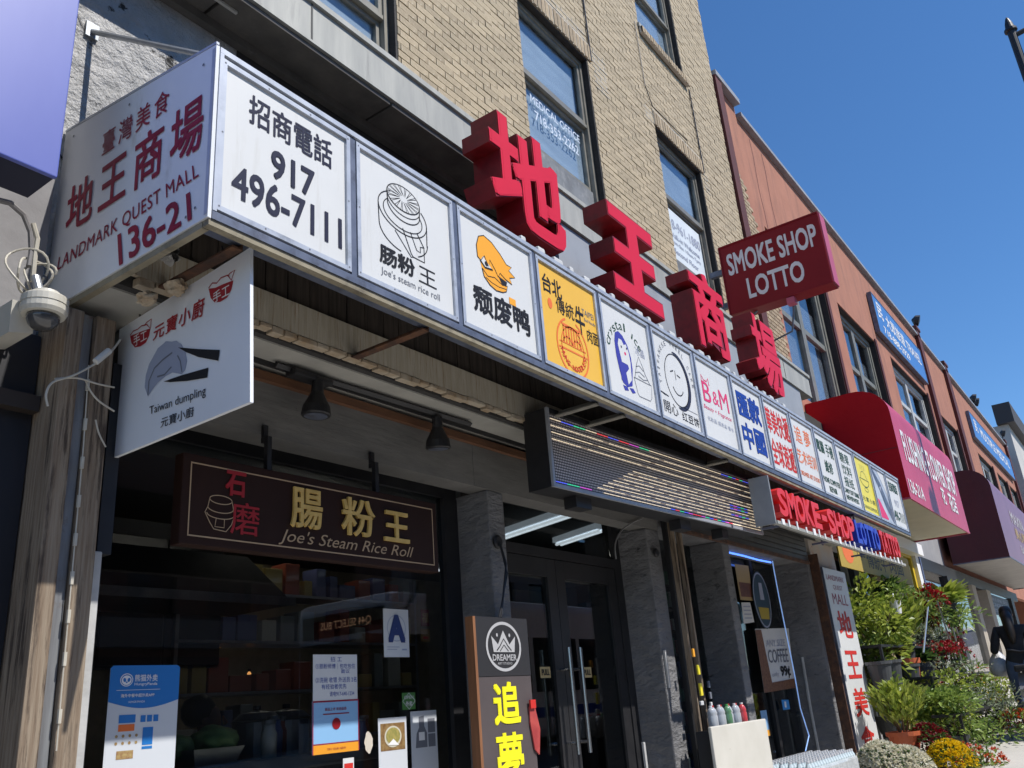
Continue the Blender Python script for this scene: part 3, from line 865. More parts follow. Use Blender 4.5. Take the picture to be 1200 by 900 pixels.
p = PanelArt(3, M_yellow)                                    # noodle-shop panel
p.t("台北", 0.09, 0.70, 0.40, 0.88, M_black, 0.012); p.t("傳統", 0.28, 0.555, 0.58, 0.71, M_black, 0.004); p.t("牛", 0.60, 0.46, 0.76, 0.74, M_black, 0.014); p.t("肉面", 0.78, 0.42, 0.985, 0.555, M_black, 0.006)
p.t("TAIPEI", 0.73, 0.68, 0.94, 0.74, M_grey); p.t("Beef Noodle", 0.76, 0.62, 0.96, 0.655, M_grey)
p.el(0.185, 0.605, 0.035, 0.05, M_orange); p.ar(0.50, 0.27, 0.255, 0.275, 0.02, M_orange, a0=110, a1=430, n=40)
p.ar(0.50, 0.27, 0.185, 0.20, 0.012, M_orange, a0=0, a1=360, n=36)
p.st([(0.27, 0.235), (0.735, 0.235)], 0.016, M_orange); p.st([(0.285, 0.29), (0.72, 0.29)], 0.012, M_orange)
for k in range(7): p.st([(0.36 + k * 0.045, 0.30), (0.37 + k * 0.043, 0.46)], 0.018, M_orange)
p.ar(0.42, 0.30, 0.07, 0.06, 0.016, M_orange, a0=0, a1=180, n=12); p.ar(0.58, 0.30, 0.07, 0.06, 0.016, M_orange, a0=0, a1=180, n=12)
p.po([(0.34, 0.48), (0.66, 0.48), (0.64, 0.45), (0.36, 0.45)], M_orange); p.arc_text("HUNG NOODLES", 0.50, 0.27, 0.222, 200, 340, 0.055, M_red2, 0.01); p.done()

p = PanelArt(4, M_white)                                     # penguin panel
p.arc_text("crystal ice", 0.47, 0.42, 0.345, 160, 40, 0.09, M_green, 0.0)
body = [(0.24, 0.60), (0.27, 0.69), (0.34, 0.725), (0.42, 0.70), (0.50, 0.62), (0.545, 0.50), (0.55, 0.38), (0.52, 0.27), (0.50, 0.19), (0.40, 0.155), (0.31, 0.18), (0.27, 0.30), (0.24, 0.45)]
p.po(body, M_pen); p.po([(0.30, 0.58), (0.33, 0.645), (0.39, 0.64), (0.42, 0.60), (0.47, 0.62), (0.51, 0.54), (0.52, 0.44), (0.50, 0.25), (0.42, 0.185), (0.40, 0.30), (0.47, 0.36), (0.46, 0.40), (0.34, 0.40)], M_white, h=0.0019)
p.po([(0.28, 0.40), (0.38, 0.39), (0.47, 0.38), (0.43, 0.33), (0.36, 0.30), (0.35, 0.20), (0.29, 0.20)], M_pen, h=0.0021); p.po([(0.30, 0.155), (0.39, 0.155), (0.41, 0.12), (0.33, 0.105)], M_pen); p.po([(0.43, 0.155), (0.51, 0.165), (0.55, 0.13), (0.48, 0.11)], M_pen)
p.el(0.365, 0.565, 0.012, 0.014, h=0.0023); p.el(0.475, 0.575, 0.012, 0.014, h=0.0023); p.el(0.43, 0.51, 0.02, 0.018, M_pink, h=0.0023)
for q in ([(0.56, 0.30), (0.60, 0.14), (0.63, 0.115), (0.86, 0.12), (0.90, 0.16), (0.93, 0.30), (0.56, 0.30)], [(0.58, 0.30), (0.62, 0.39), (0.66, 0.47), (0.72, 0.56), (0.78, 0.47), (0.82, 0.39), (0.90, 0.30)], [(0.60, 0.36), (0.70, 0.39), (0.80, 0.36)], [(0.63, 0.43), (0.71, 0.46), (0.79, 0.42)], [(0.66, 0.34), (0.76, 0.32), (0.86, 0.34)]): p.st(q, 0.008, M_grey)
p.t("冰晶", 0.66, 0.57, 0.86, 0.665, M_lgrey, 0.0); p.done()

p = PanelArt(5, M_white)                                     # brushed circle with a smile
p.ar(0.52, 0.53, 0.28, 0.30, 0.012, n=40)
n = 30
p.st([(0.52 + 0.305 * math.cos(math.radians(95 - 195 * k / n)), 0.53 + 0.325 * math.sin(math.radians(95 - 195 * k / n))) for k in range(n + 1)], [0.012 + 0.06 * math.sin(math.pi * k / n) ** 0.7 for k in range(n + 1)], M_navy)
p.arc_text("TAIWANESE WHEEL CAKE", 0.52, 0.53, 0.40, 195, 5, 0.055, M_grey); p.ar(0.52, 0.47, 0.13, 0.11, 0.012, a0=200, a1=340)
p.st([(0.38, 0.60), (0.46, 0.63)], 0.014); p.st([(0.54, 0.60), (0.62, 0.585)], 0.014); p.st([(0.50, 0.64), (0.50, 0.53)], 0.009)
p.st([(0.04, 0.305), (0.15, 0.29), (0.25, 0.285)], [0.008, 0.02, 0.008]); p.t("開心", 0.10, 0.09, 0.43, 0.22, M_black, 0.0); p.t("红豆饼", 0.52, 0.08, 0.95, 0.185, M_black, 0.006); p.st([(0.60, 0.235), (0.95, 0.235)], 0.006, M_grey); p.done()

p = PanelArt(6, M_white)
p.t("B", 0.14, 0.47, 0.36, 0.72, M_pink, 0.004); p.t("&", 0.41, 0.49, 0.59, 0.66, M_pink, 0.0); p.t("M", 0.62, 0.47, 0.88, 0.72, M_pink, 0.004)
p.st([(0.15, 0.70), (0.16, 0.79), (0.22, 0.74), (0.30, 0.74), (0.35, 0.79), (0.36, 0.70)], 0.016, M_pink); p.t("Beauty + Fragrance", 0.10, 0.36, 0.90, 0.425, M_pink, 0.0, shear=0.2); p.t("化妝品 護膚品 香水", 0.16, 0.24, 0.92, 0.295, M_lgrey); p.done()
p = PanelArt(7, M_white); p.t("匯款", 0.14, 0.53, 0.92, 0.88, M_blue, 0.03); p.t("中國", 0.14, 0.12, 0.92, 0.47, M_blue, 0.03); p.done()
p = PanelArt(8, M_white); p.t("華美快遞", 0.05, 0.53, 0.96, 0.90, M_red2, 0.016); p.t("全球速遞", 0.07, 0.09, 0.96, 0.46, M_red2, 0.016); p.done()
p = PanelArt(9, M_white); p.t("追 夢", 0.16, 0.62, 0.84, 0.88, M_orange, 0.010); p.t("艺术培训", 0.07, 0.30, 0.93, 0.52, M_orange, 0.008); p.t("DREAMER ART STUDIO", 0.08, 0.12, 0.94, 0.19, M_orange, 0.01); p.done()
p = PanelArt(10, M_white); p.t("電腦", 0.08, 0.68, 0.46, 0.88, M_green, 0.014); p.t("手機", 0.54, 0.66, 0.92, 0.88, M_green, 0.010); p.t("維修", 0.32, 0.38, 0.72, 0.58, M_green, 0.014); p.t("PHONE COMPUTER", 0.07, 0.20, 0.94, 0.29, M_green, 0.015); p.t("REPAIR", 0.32, 0.07, 0.70, 0.16, M_green, 0.015); p.done()
p = PanelArt(11, M_white); p.t("糖果", 0.22, 0.72, 0.76, 0.90, M_green, 0.010); p.t("饮料", 0.22, 0.51, 0.78, 0.69, M_green, 0.006); p.t("报纸", 0.22, 0.31, 0.76, 0.48, M_green, 0.010); p.t("CANDY SOFT DRINK", 0.09, 0.19, 0.93, 0.27, M_green, 0.015); p.t("NEWSPAPERS", 0.14, 0.08, 0.84, 0.16, M_green, 0.015); p.done()
p = PanelArt(12, M_lemon)
p.ar(0.48, 0.62, 0.28, 0.13, 0.014, M_green, a0=180, a1=360); p.st([(0.20, 0.62), (0.76, 0.62)], 0.012, M_green); p.st([(0.28, 0.64), (0.36, 0.74), (0.48, 0.77), (0.60, 0.73), (0.70, 0.64)], 0.010, M_green)
for a in (0.36, 0.48, 0.60): p.st([(a, 0.79), (a + 0.03, 0.84), (a - 0.01, 0.88)], 0.010, M_green)
p.ar(0.5, 0.44, 0.12, 0.035, 0.010, M_green); p.t("元寶小廚", 0.10, 0.21, 0.92, 0.30, M_green, 0.0, space=1.2); p.t("TAIWAN DUMPLING", 0.10, 0.08, 0.92, 0.14, M_green, 0.0); p.done()
M_photo = mat("blue_grey_photo", (0.30, 0.34, 0.42), 0.4, (0.55, 0.60, 0.66), 3.0)
p = PanelArt(13, M_photo)
p.po([(0.04, 0.95), (0.40, 0.60), (0.62, 0.30), (0.95, 0.06), (0.95, 0.30), (0.55, 0.75), (0.16, 0.97)], M_alu_dark, "picture"); p.po([(0.05, 0.05), (0.06, 0.40), (0.22, 0.38), (0.62, 0.08), (0.60, 0.05)], M_pink, "picture", 0.0019)
p.po([(0.42, 0.64), (0.56, 0.68), (0.50, 0.56)], M_lgrey, "picture", 0.002); p.po([(0.5, 0.97), (0.97, 0.97), (0.97, 0.55)], M_white, "picture"); p.done()
p = PanelArt(14, M_white)
p.t("招商電話", 0.16, 0.70, 0.84, 0.90, M_green, 0.018); p.t("917", 0.37, 0.42, 0.70, 0.56, M_lgrey, 0.016); p.t("496-7111", 0.12, 0.13, 0.92, 0.33, M_green, 0.018); p.done()
for k in range(1, NP):
    x = SX0 + k * PIT
    mb = MB(); mb.box(x - 0.014, x + 0.014, SY - 0.004, SY + 0.029, SZ0 + 0.012, SZ1 - 0.012)
    mb.build("divider", M_alu_dark, box)
# floodlight housings along the top of the boxes
for k in range(26):
    x = 3.66 + k * 0.172
    w_ = 0.05 + 0.05 * ((k * 7) % 3) / 2
    mb = MB(); mb.cbox(x, x + w_, SY + 0.17, SY + 0.24, SZ1 + 0.03, SZ1 + 0.235, 0.012); mb.build("lamp_housing", mat("white_plastic", (0.62, 0.62, 0.60), 0.4, (0.5, 0.5, 0.48), 10), box)
mb = MB(); mb.box(SX0 + 0.05, SX1 - 0.05, SY + 0.152, SY + 0.27, SZ1 + 0.002, SZ1 + 0.028); mb.build("top_rail", M_alu_dark, box)
# rusty angle-iron arms that carry the boxes
for x in (1.70, 2.71, 4.20, 4.52, 6.1, 7.7, 9.4):
    m = M_rust if x < 4 else mat("grey_angle_iron", (0.22, 0.21, 0.18), 0.7, (0.15, 0.14, 0.12), 12)
    mb = MB(); mb.box(x - 0.022, x + 0.022, SY + 0.106, 2.775, SZ0 - 0.012, SZ0 - 0.004); mb.box(x + 0.016, x + 0.022, SY + 0.106, 2.775, SZ0 - 0.0035, SZ0 + 0.025)
    mb.build("arm", m, box)

# ================================================================ red channel letters
M_lface = mat("red_acrylic_face", (0.62, 0.012, 0.036), 0.45, (0.58, 0.011, 0.033), 2, spec=0.3)
M_lret = mat("dark_red_return", (0.27, 0.007, 0.014), 0.45, (0.20, 0.008, 0.012), 3, dirt=(0.12, 0.006, 0.008), dscale=6)
LET = [("地", 3.50, 4.30, 4.22, 4.98), ("王", 4.90, 5.66, 4.22, 4.96), ("商", 6.26, 6.99, 4.22, 4.99), ("場", 7.62, 8.36, 4.22, 5.00)]
where = ["leftmost, above the yellow-haired duck panel", "second from left, above the penguin panel", "third from left", "rightmost, below the smoke shop sign"]
YL, DL = 2.44, 0.20
for (ch, x0, x1, z0, z1), wh in zip(LET, where):
    t = thing("channel_letter", "big red three-dimensional character %s, %s" % (ch, wh), "sign letter", ((x0 + x1) / 2, YL + DL, z0), group="big red characters above the sign boxes")
    F = Fr((x0, YL + DL, z0))
    if ch == "王":
        W, H = x1 - x0, z1 - z0
        rects = [(0.06, 0.82, 0.94, 1.0), (0.10, 0.42, 0.90, 0.60), (0.0, 0.0, 1.0, 0.19)]
        mb = MB()
        out = [(0, 0), (1, 0), (1, .19), (.62, .19), (.62, .42), (.92, .42), (.92, .60), (.62, .60), (.62, .82), (.96, .82), (.96, 1), (.04, 1), (.04, .82), (.38, .82), (.38, .60), (.08, .60), (.08, .42), (.38, .42), (.38, .19), (0, .19)]
        mb.prism([F.pt(a * W, b * H, 0) for a, b in out], F.n * DL); ret = mb.build("return", M_lret, t)
        sh = lambda a, c: a + (0.012 if a < c else -0.012)
        inn = [(a + (0.014 if (a < .05 or .3 < a < .5 or a in (.08, .38)) else -0.014), b + (0.016 if b in (0, .42, .82) else -0.016)) for a, b in out]
        mb = MB(); mb.poly(F, [(a * W, b * H) for a, b in inn], DL + 0.003); mb.build("face", M_lface, t)
    else:
        mb = MB(); mb.text(F, ch, 0, 0, x1 - x0, z1 - z0, 0.0, 0.034, ext=DL / 2); mb.build("return", M_lret, t)
        mb = MB(); mb.text(F, ch, 0.010, 0.010, x1 - x0 - 0.010, z1 - z0 - 0.010, DL + 0.004, 0.024); mb.build("face", M_lface, t)
    mb = MB()
    for a in (0.35, 0.68): mb.tube([((x0 + (x1 - x0) * a), YL + DL - 0.01, z0 + 0.12), ((x0 + (x1 - x0) * a), 2.985 if x0 > 5 else 3.24, z0 + 0.22)], 0.014, 6)
    mb.build("standoff", M_blk, t)

# ================================================================ projecting smoke-shop sign
M_smk = mat("dark_red_sign_face", (0.24, 0.008, 0.014), 0.5, (0.21, 0.007, 0.012), 1.5, spec=0.25)
M_smk_edge = mat("pink_red_sign_edge", (0.52, 0.10, 0.16), 0.4, (0.46, 0.08, 0.13), 3)
M_off = mat("off_white_print", (0.78, 0.72, 0.72), 0.5, (0.72, 0.66, 0.66), 8)
sx = 9.35
t = thing("projecting_sign", "dark red box sign reading SMOKE SHOP LOTTO sticking out over the pavement", "sign", (sx, 3.2, 5.76))
mb = MB(); mb.cbox(sx, sx + 0.22, 1.97, 3.20, 5.75, 6.67, 0.008); body = mb.build("cabinet", M_smk, t)
mb = MB(); mb.box(sx + 0.012, sx + 0.208, 1.955, 1.969, 5.765, 6.655); mb.build("edge", M_smk_edge, body)
F = Fr((sx, 3.20, 5.75), (0, -1, 0))
mb = MB(); mb.text(F, "SMOKE SHOP", 0.08, 0.50, 1.17, 0.79, 0.002, 0.022); mb.build("lettering", M_off, t); mb = MB(); mb.text(F, "LOTTO", 0.27, 0.13, 0.95, 0.40, 0.002, 0.022); mb.build("lettering", M_off, t)
mb = MB(); mb.fbox(F, -0.0, 0.0, 1.23, 0.012, 0.0005, 0.010); mb.fbox(F, 0.0, 0.9, 1.23, 0.918, 0.0005, 0.010); mb.fbox(F, 0, 0.013, 0.014, 0.899, 0.0005, 0.010); mb.build("rim", M_smk, t)
for z_ in (6.35, 5.9):
    mb = MB(); mb.box(sx + 0.08, sx + 0.14, 3.201, 3.39, z_, z_ + 0.07); mb.build("wall_arm", M_alu_dark, t)
mb = MB(); mb.tube([(sx + 0.1, 2.45, 5.748), (sx + 0.3, 2.6, 5.45), (sx + 0.5, 3.39, 5.38)], 0.012, 6); mb.build("stay", M_alu_dark, t); mb = MB(); mb.tube([(sx + 0.1, 2.9, 5.748), (sx + 0.2, 3.39, 5.5)], 0.012, 6)
mb.build("stay", M_alu_dark, t)
mb = MB(); mb.cbox(sx + 0.0, sx + 0.10, 2.42, 2.52, 5.66, 5.749, 0.015); mb.build("junction_box", M_smk_edge, t)

# ================================================================ LED message board
A, B = Vector((4.12, 2.60, 0)), Vector((6.92, 2.44, 0))
u = (B - A).normalized()
F = Fr((A.x, A.y, 2.745), u)
WL, HL = (B - A).length, 0.425
led = thing("message_board", "black LED message board with glowing coloured rows under the marquee", "display", (A.x, A.y, 2.745))
mb = MB(); mb.fbox(F, -0.02, -0.02, WL + 0.02, HL + 0.03, -0.17, -0.004); mb.build("case", M_blk, led)
mb = MB()
for q in ((-0.022, -0.022, 0.0, HL + 0.032), (WL, -0.022, WL + 0.022, HL + 0.032), (0.001, -0.022, WL - 0.001, 0.0)): mb.fbox(F, *q, -0.003, 0.014)
mb.build("bezel", mat("grey_bezel", (0.42, 0.45, 0.50), 0.4, (0.36, 0.38, 0.42), 5, metal=0.3), led)
mb = MB(); mb.fbox(F, 0.001, HL + 0.001, WL - 0.001, HL + 0.032, -0.003, 0.014); mb.build("visor", M_blk, led)
m, nt, b = _new("led_matrix")                                 # unlit dot matrix
b.inputs["Roughness"].default_value = 0.5
tc = nt.nodes.new("ShaderNodeTexCoord"); mp = nt.nodes.new("ShaderNodeMapping"); mp.inputs["Scale"].default_value = (60, 0, 60); vo = nt.nodes.new("ShaderNodeTexVoronoi"); vo.inputs["Scale"].default_value = 1.0; vo.inputs["Randomness"].default_value = 0.0
cr = nt.nodes.new("ShaderNodeValToRGB"); cr.color_ramp.elements[0].position = 0.28; cr.color_ramp.elements[0].color = (0.75, 0.70, 0.70, 1); cr.color_ramp.elements[1].position = 0.40; cr.color_ramp.elements[1].color = (0.035, 0.035, 0.04, 1)
nt.links.new(tc.outputs["Object"], mp.inputs[0]); nt.links.new(mp.outputs[0], vo.inputs["Vector"]); nt.links.new(vo.outputs["Distance"], cr.inputs[0]); nt.links.new(cr.outputs[0], b.inputs["Base Color"])
mb = MB(); mb.rect(F, 0, 0, WL, HL, 0.0); mb.build("matrix", m, led)
LEDC = {"w": (1.0, 0.82, 0.58), "b": (0.10, 0.14, 1.0), "g": (0.05, 0.75, 0.35), "r": (1.0, 0.06, 0.08), "p": (0.75, 0.1, 0.7), "k": None, "d": (0.55, 0.42, 0.30)}
def led_row(v, pat, hgt, base=1.0):
    n = len(pat)
    parts = {}
    for i, ch in enumerate(pat):
        if LEDC[ch] is None: continue
        parts.setdefault(ch, MB()).rect(F, WL * i / n + 0.002, v, WL * (i + 1) / n - 0.002, v + hgt, 0.004)
    return parts
rows = []
for r_ in range(4):
    v = HL - 0.03 - r_ * 0.042
    pat = "".join("w" if ((i * 7 + r_ * 3) % 11) else "d" for i in range(44))
    if r_ == 0: pat = "".join("wbgwrbrpgbw"[min(10, i // 2)] if i < 18 else ("bgbrgb"[i % 6] if i > 34 else "w") for i in range(44))
    rows.append((v, pat))
for r_ in range(9):
    v = 0.012 + r_ * 0.0245
    st_ = 6 + int(r_ * 1.1)
    pat = "".join("k" if i < st_ else ("w" if (i * 5 + r_ * 3) % 7 else "d") for i in range(44))
    if r_ == 0: pat = "".join("bgpk"[i // 2] if i < 8 else ("rpgbrgbpr"[i % 9] if 20 < i < 36 else "w") for i in range(44))
    if r_ in (3, 5, 6): pat = pat[:36] + "bpbgb" + pat[41:]
    rows.append((v, pat))
for v, pat in rows:
    for ch, mb in led_row(v, pat, 0.0048).items():
        o = mb.build("light_row", emit("led_" + ch, LEDC[ch], {"w": 0.62, "d": 0.35}.get(ch, 0.7)), led, kind="stuff")
mb = MB(); pass
for a, w_ in ((0.28, 0.16), (1.55, 0.15), (2.2, 0.1)):
    mb = MB(); mb.fbox(F, a, -0.09, a + w_, -0.021, -0.14, -0.05); mb.build("lower_mounting", M_blk, led)
for a in (0.1, 0.42, 2.2):
    mb = MB(); mb.fbox(F, a, HL + 0.031, a + 0.04, HL + 0.065, -0.12, -0.08); mb.build("upper_mounting", M_blk, led)

# ================================================================ SMOKE-SHOP LOTTO channel sign
M_sred = mat("bright_red_letter", (0.66, 0.03, 0.03), 0.4, (0.60, 0.025, 0.025), 4, spec=0.3)
M_sblue = mat("royal_blue_letter", (0.03, 0.06, 0.46), 0.4, (0.025, 0.05, 0.40), 4, spec=0.3)
t = thing("hanging_letter_sign", "red and blue SMOKE-SHOP LOTTO letters in a metal tray below the sign boxes", "sign", (6.5, 2.2, 2.72))
mb = MB(); mb.box(6.40, 6.42, 2.13, 2.285, 2.70, 3.07); mb.build("end_plate", mat("galvanised_plate", (0.34, 0.35, 0.36), 0.5, (0.27, 0.28, 0.29), 6, metal=0.3), t)
mb = MB(); mb.box(6.421, 10.42, 2.12, 2.155, 2.70, 2.725); mb.build("tray", M_cornice, t)
mb = MB(); mb.box(6.60, 10.42, 2.315, 2.33, 2.79, 3.06); mb.build("backing", mat("navy_backing", (0.02, 0.022, 0.05), 0.6), t)
for xx in (6.9, 8.2, 9.5):
    mb = MB(); mb.box(xx, xx + 0.025, 2.331, 2.345, 2.75, 3.18); mb.build("hanger", M_alu_dark, t)
for xx in (6.6, 7.8, 9.0, 10.2):
    mb = MB(); mb.box(xx, xx + 0.02, 2.156, 2.314, 2.705, 2.72); mb.build("tray_arm", M_alu_dark, t)
F = Fr((0, 2.31, 0))
def letters(s, x0, x1, m):
    n = len(s); w = (x1 - x0) / n
    for i, ch in enumerate(s):
        if ch == " ": continue
        a, b = x0 + i * w + 0.006, x0 + (i + 1) * w - 0.002
        mb = MB()
        if ch == "-": mb.text(F, ch, a + 0.03, 2.88, b - 0.03, 2.93, 0.0, 0.03, ext=0.085)
        else: mb.text(F, ch, a, 2.79, b, 3.015, 0.0, 0.034, ext=0.085)
        mb.build("letter", m, t)
letters("SMOKE-SHOP", 6.58, 8.66, M_sred); letters("LOTTO", 8.70, 9.56, M_sblue); letters("TATTOO", 9.60, 10.40, M_sred)
for k in range(22):  # drips of white light under the tray, made as small white blocks
    x = 6.50 + k * 0.178 + 0.03 * math.sin(k * 5)
    mb = MB(); mb.box(x, x + (0.025 if k % 4 else 0.06), 2.112, 2.1195, 2.702, 2.745 + 0.01 * (k % 3)); mb.build("price_tag", M_wprint, t)
# ================================================================ shopfront under the marquee
M_rough = mat("rough_grey_stucco", (0.60, 0.59, 0.575), 0.95, (0.46, 0.455, 0.44), 6, bump=0.09, bscale=9, dirt=(0.05, 0.048, 0.045), dscale=7, dlo=0.585, dhi=0.64)
M_dkwall = mat("dark_wall", (0.03, 0.029, 0.028), 0.9, (0.05, 0.048, 0.045), 5, bump=0.004, bscale=20)  # dark paint shared by the wall, deck and rear beam
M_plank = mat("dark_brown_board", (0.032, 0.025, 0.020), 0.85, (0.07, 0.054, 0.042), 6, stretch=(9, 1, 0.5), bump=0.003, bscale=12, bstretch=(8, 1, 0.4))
M_beige = mat("rust_streaked_plaster", (0.52, 0.475, 0.38), 0.9, (0.43, 0.375, 0.28), 7, stretch=(8, 1, 0.5), bump=0.006, bscale=12, bstretch=(7, 1, 0.6), dirt=(0.27, 0.15, 0.065), dscale=6, dstretch=(12, 1, 0.5), dlo=0.55, dhi=0.70)
M_crumb = mat("crumbling_brick", (0.52, 0.46, 0.36), 0.95, (0.36, 0.26, 0.16), 9, bump=0.012, bscale=28)
M_soff2 = mat("pale_soffit_paint", (0.40, 0.39, 0.35), 0.8, (0.32, 0.31, 0.28), 4)
M_wood = mat("orange_brown_wood", (0.17, 0.075, 0.035), 0.75, (0.11, 0.05, 0.025), 5, stretch=(1, 8, 8), bump=0.002)
M_dkgrey = mat("dark_grey_stucco", (0.205, 0.205, 0.21), 0.8, (0.15, 0.15, 0.155), 4, bump=0.06, bscale=6, bstretch=(1, 1, 2.2), dirt=(0.05, 0.05, 0.052), dscale=7, dstretch=(1, 1, 2.0), dlo=0.60, dhi=0.68)
M_board = mat("grey_painted_board", (0.17, 0.165, 0.155), 0.8, (0.13, 0.127, 0.12), 5, stretch=(1, 1, 5), bump=0.003, bscale=14, bstretch=(0.6, 1, 4), dirt=(0.05, 0.05, 0.05), dscale=18, dlo=0.66, dhi=0.74)
M_post = mat("weathered_timber", (0.27, 0.215, 0.155), 0.85, (0.17, 0.12, 0.08), 7, stretch=(14, 14, 0.6), bump=0.004, bscale=12, bstretch=(9, 9, 0.5), dirt=(0.06, 0.042, 0.03), dscale=4, dstretch=(7, 7, 0.5), dlo=0.52, dhi=0.62)
M_rail = mat("worn_steel_rail", (0.26, 0.27, 0.28), 0.5, (0.16, 0.16, 0.165), 7, stretch=(4, 4, 0.4), metal=0.35, dirt=(0.13, 0.07, 0.035), dscale=6, dlo=0.56, dhi=0.72)
M_pale = mat("pale_flaking_strip", (0.46, 0.46, 0.45), 0.8, (0.36, 0.36, 0.35), 9, bump=0.003)
shop = thing("shopfront", "dark grey stucco shopfront with plate glass and black double doors under the sign boxes", "shopfront", (4.0, 3.4, gz(4.0)))
mb = MB(); mb.box(0.5, 2.34, 3.25, 3.399, 3.0, 5.08); mb.build("stucco_pier", M_rough, shop)
crg = random.Random(9)
for k in range(9):
    F = Fr((0, 3.2485, 0)); x_, z_ = crg.uniform(1.2, 2.2), crg.uniform(3.95, 4.75); pts = [(x_, z_)]
    for j in range(7):
        x_ += crg.uniform(0.01, 0.05); z_ += crg.uniform(-0.05, 0.025); pts.append((x_, z_))
    mb = MB(); mb.stroke(F, pts, [0.002 + 0.011 * math.sin(math.pi * j / 7) * crg.uniform(0.5, 1.2) for j in range(8)], 0.001); mb.build("crack", M_blk, shop)
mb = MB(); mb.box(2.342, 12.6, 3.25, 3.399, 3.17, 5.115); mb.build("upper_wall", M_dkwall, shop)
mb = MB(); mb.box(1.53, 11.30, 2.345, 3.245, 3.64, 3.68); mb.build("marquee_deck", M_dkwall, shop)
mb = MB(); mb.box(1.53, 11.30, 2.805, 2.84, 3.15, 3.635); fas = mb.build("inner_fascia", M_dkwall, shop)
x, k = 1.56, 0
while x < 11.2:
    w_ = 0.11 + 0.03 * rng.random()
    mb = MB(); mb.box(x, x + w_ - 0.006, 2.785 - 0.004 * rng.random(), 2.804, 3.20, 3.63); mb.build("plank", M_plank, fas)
    x += w_
mb = MB()
n = 160
for i in range(n):                                            # plaster band with an uneven lower edge
    a, b = 1.56 + (9.7) * i / n, 1.56 + 9.7 * (i + 1) / n
    d = rng.uniform(-0.001, 0.001)
    mb.box(a, b, 2.758 + d, 2.78, 3.185, 3.335)
mb.build("plaster_band", M_beige, fas)
x = 1.6
while x < 11.1:
    w_ = rng.uniform(0.06, 0.115)
    mb = MB(); h_ = rng.uniform(0.018, 0.034)
    mb.cbox(x, x + w_ - rng.uniform(0.002, 0.010), 2.7545 + rng.uniform(-0.002, 0.003), 2.80, 3.182 - h_, 3.184 + rng.uniform(-0.006, 0), 0.004)
    mb.build("brick", M_crumb, fas)
    x += w_
mb = MB(); mb.box(1.50, 11.2, 2.84, 3.245, 3.142, 3.168); mb.build("soffit", M_soff2, shop)
mb = MB(); mb.box(1.80, 10.3, 3.005, 3.02, 3.118, 3.1415); mb.build("soffit_batten", M_blk, shop)
mb = MB(); mb.box(1.80, 6.40, 3.066, 3.098, 3.075, 3.118); mb.build("wood_batten", M_wood, shop)
for a, b in ((1.76, 4.02), (4.024, 6.41)):
    mb = MB(); mb.box(a, b, 3.10, 3.25, 2.82, 3.140); mb.build("beam", M_board, shop)
mb = MB(); mb.box(1.76, 6.41, 3.251, 3.42, 2.91, 3.135); mb.build("rear_beam", M_dkwall, shop)
for (a, b) in ((4.15, 4.31), (6.20, 6.42)):
    mb = MB(); mb.cbox(a, b, 3.104, 3.40, gz(a) - 0.05, 2.818, 0.012); mb.build("column", M_dkgrey, shop)
mb = MB(); mb.lathe((4.20, 3.095, 2.50), [(0.04, 0), (0.042, 0.012), (0.03, 0.02)], 16, (0, -1, 0)); mb.build("hook_plate", M_blk, shop)
def lump(name, c_, r, sq_, m, parent, seed):
    bm = bmesh.new(); bmesh.ops.create_icosphere(bm, subdivisions=3, radius=1.0)
    rr = random.Random(seed); ph = [rr.uniform(0, 6) for _ in range(6)]
    for v in bm.verts:
        n_ = v.co.normalized()
        f = r * (1 + 0.22 * math.sin(4 * n_.x + ph[0]) * math.sin(5 * n_.z + ph[1]) + 0.14 * math.sin(11 * n_.y + ph[2] + 7 * n_.x) + 0.07 * math.sin(23 * n_.z + ph[3] + 17 * n_.y))
        v.co = Vector((n_.x * f * sq_[0], n_.y * f * sq_[1], n_.z * f * sq_[2])) + Vector(c_)
    bm.verts.index_update(); mb_ = MB(); mb_.add([v.co for v in bm.verts], [[v.index for v in f.verts] for f in bm.faces]); bm.free()
    return mb_.build(name, m, parent)
lump("plaster_lump", P(176, 304, 2.85), 0.085, (0.9, 1.6, 0.7), M_rough, shop, 1)
lump("plaster_lump", P(172, 350, 2.72), 0.032, (1, 1.3, 0.7), M_crumb, shop, 2)
lump("plaster_lump", P(206, 337, 2.66), 0.036, (1, 1.2, 0.8), M_crumb, shop, 3)
q_ = P(150, 346, 2.98); mb = MB(); mb.cbox(q_.x - 0.05, q_.x + 0.07, 2.86, 3.10, q_.z - 0.02, q_.z + 0.03, 0.012); mb.build("junction_box", M_pale, shop)
# old shutter guides at the left corner
for (a, b, y0, y1, m) in ((1.462, 1.528, 2.985, 3.20, M_post), (1.532, 1.572, 3.005, 3.19, M_rail), (1.576, 1.655, 2.985, 3.2, M_post), (1.66, 1.70, 3.02, 3.38, M_pale)):
    mb = MB(); mb.cbox(a, b, y0, y1, gz(a) - 0.05, 3.09 if m is not M_pale else 2.2, 0.006); mb.build("shutter_guide", m, shop)
mb = MB(); mb.box(1.70, 1.755, 3.06, 3.4, 2.2, 2.95); mb.box(1.706, 1.745, 3.1, 3.4, 0.05, 2.19); mb.build("side_jamb", M_blk, shop)
# window frame and glass
mb = MB(); mb.box(1.76, 4.149, 3.35, 3.40, 2.80, 2.909); mb.box(1.76, 1.80, 3.35, 3.40, 0.2, 2.799); mb.box(4.02, 4.149, 3.345, 3.40, 0.2, 2.799)
wf = mb.build("window_frame", M_blk, shop)
mb = MB(); mb.box(1.801, 4.019, 3.37, 3.378, 0.3, 2.799); mb.build("pane", G_shop, wf)
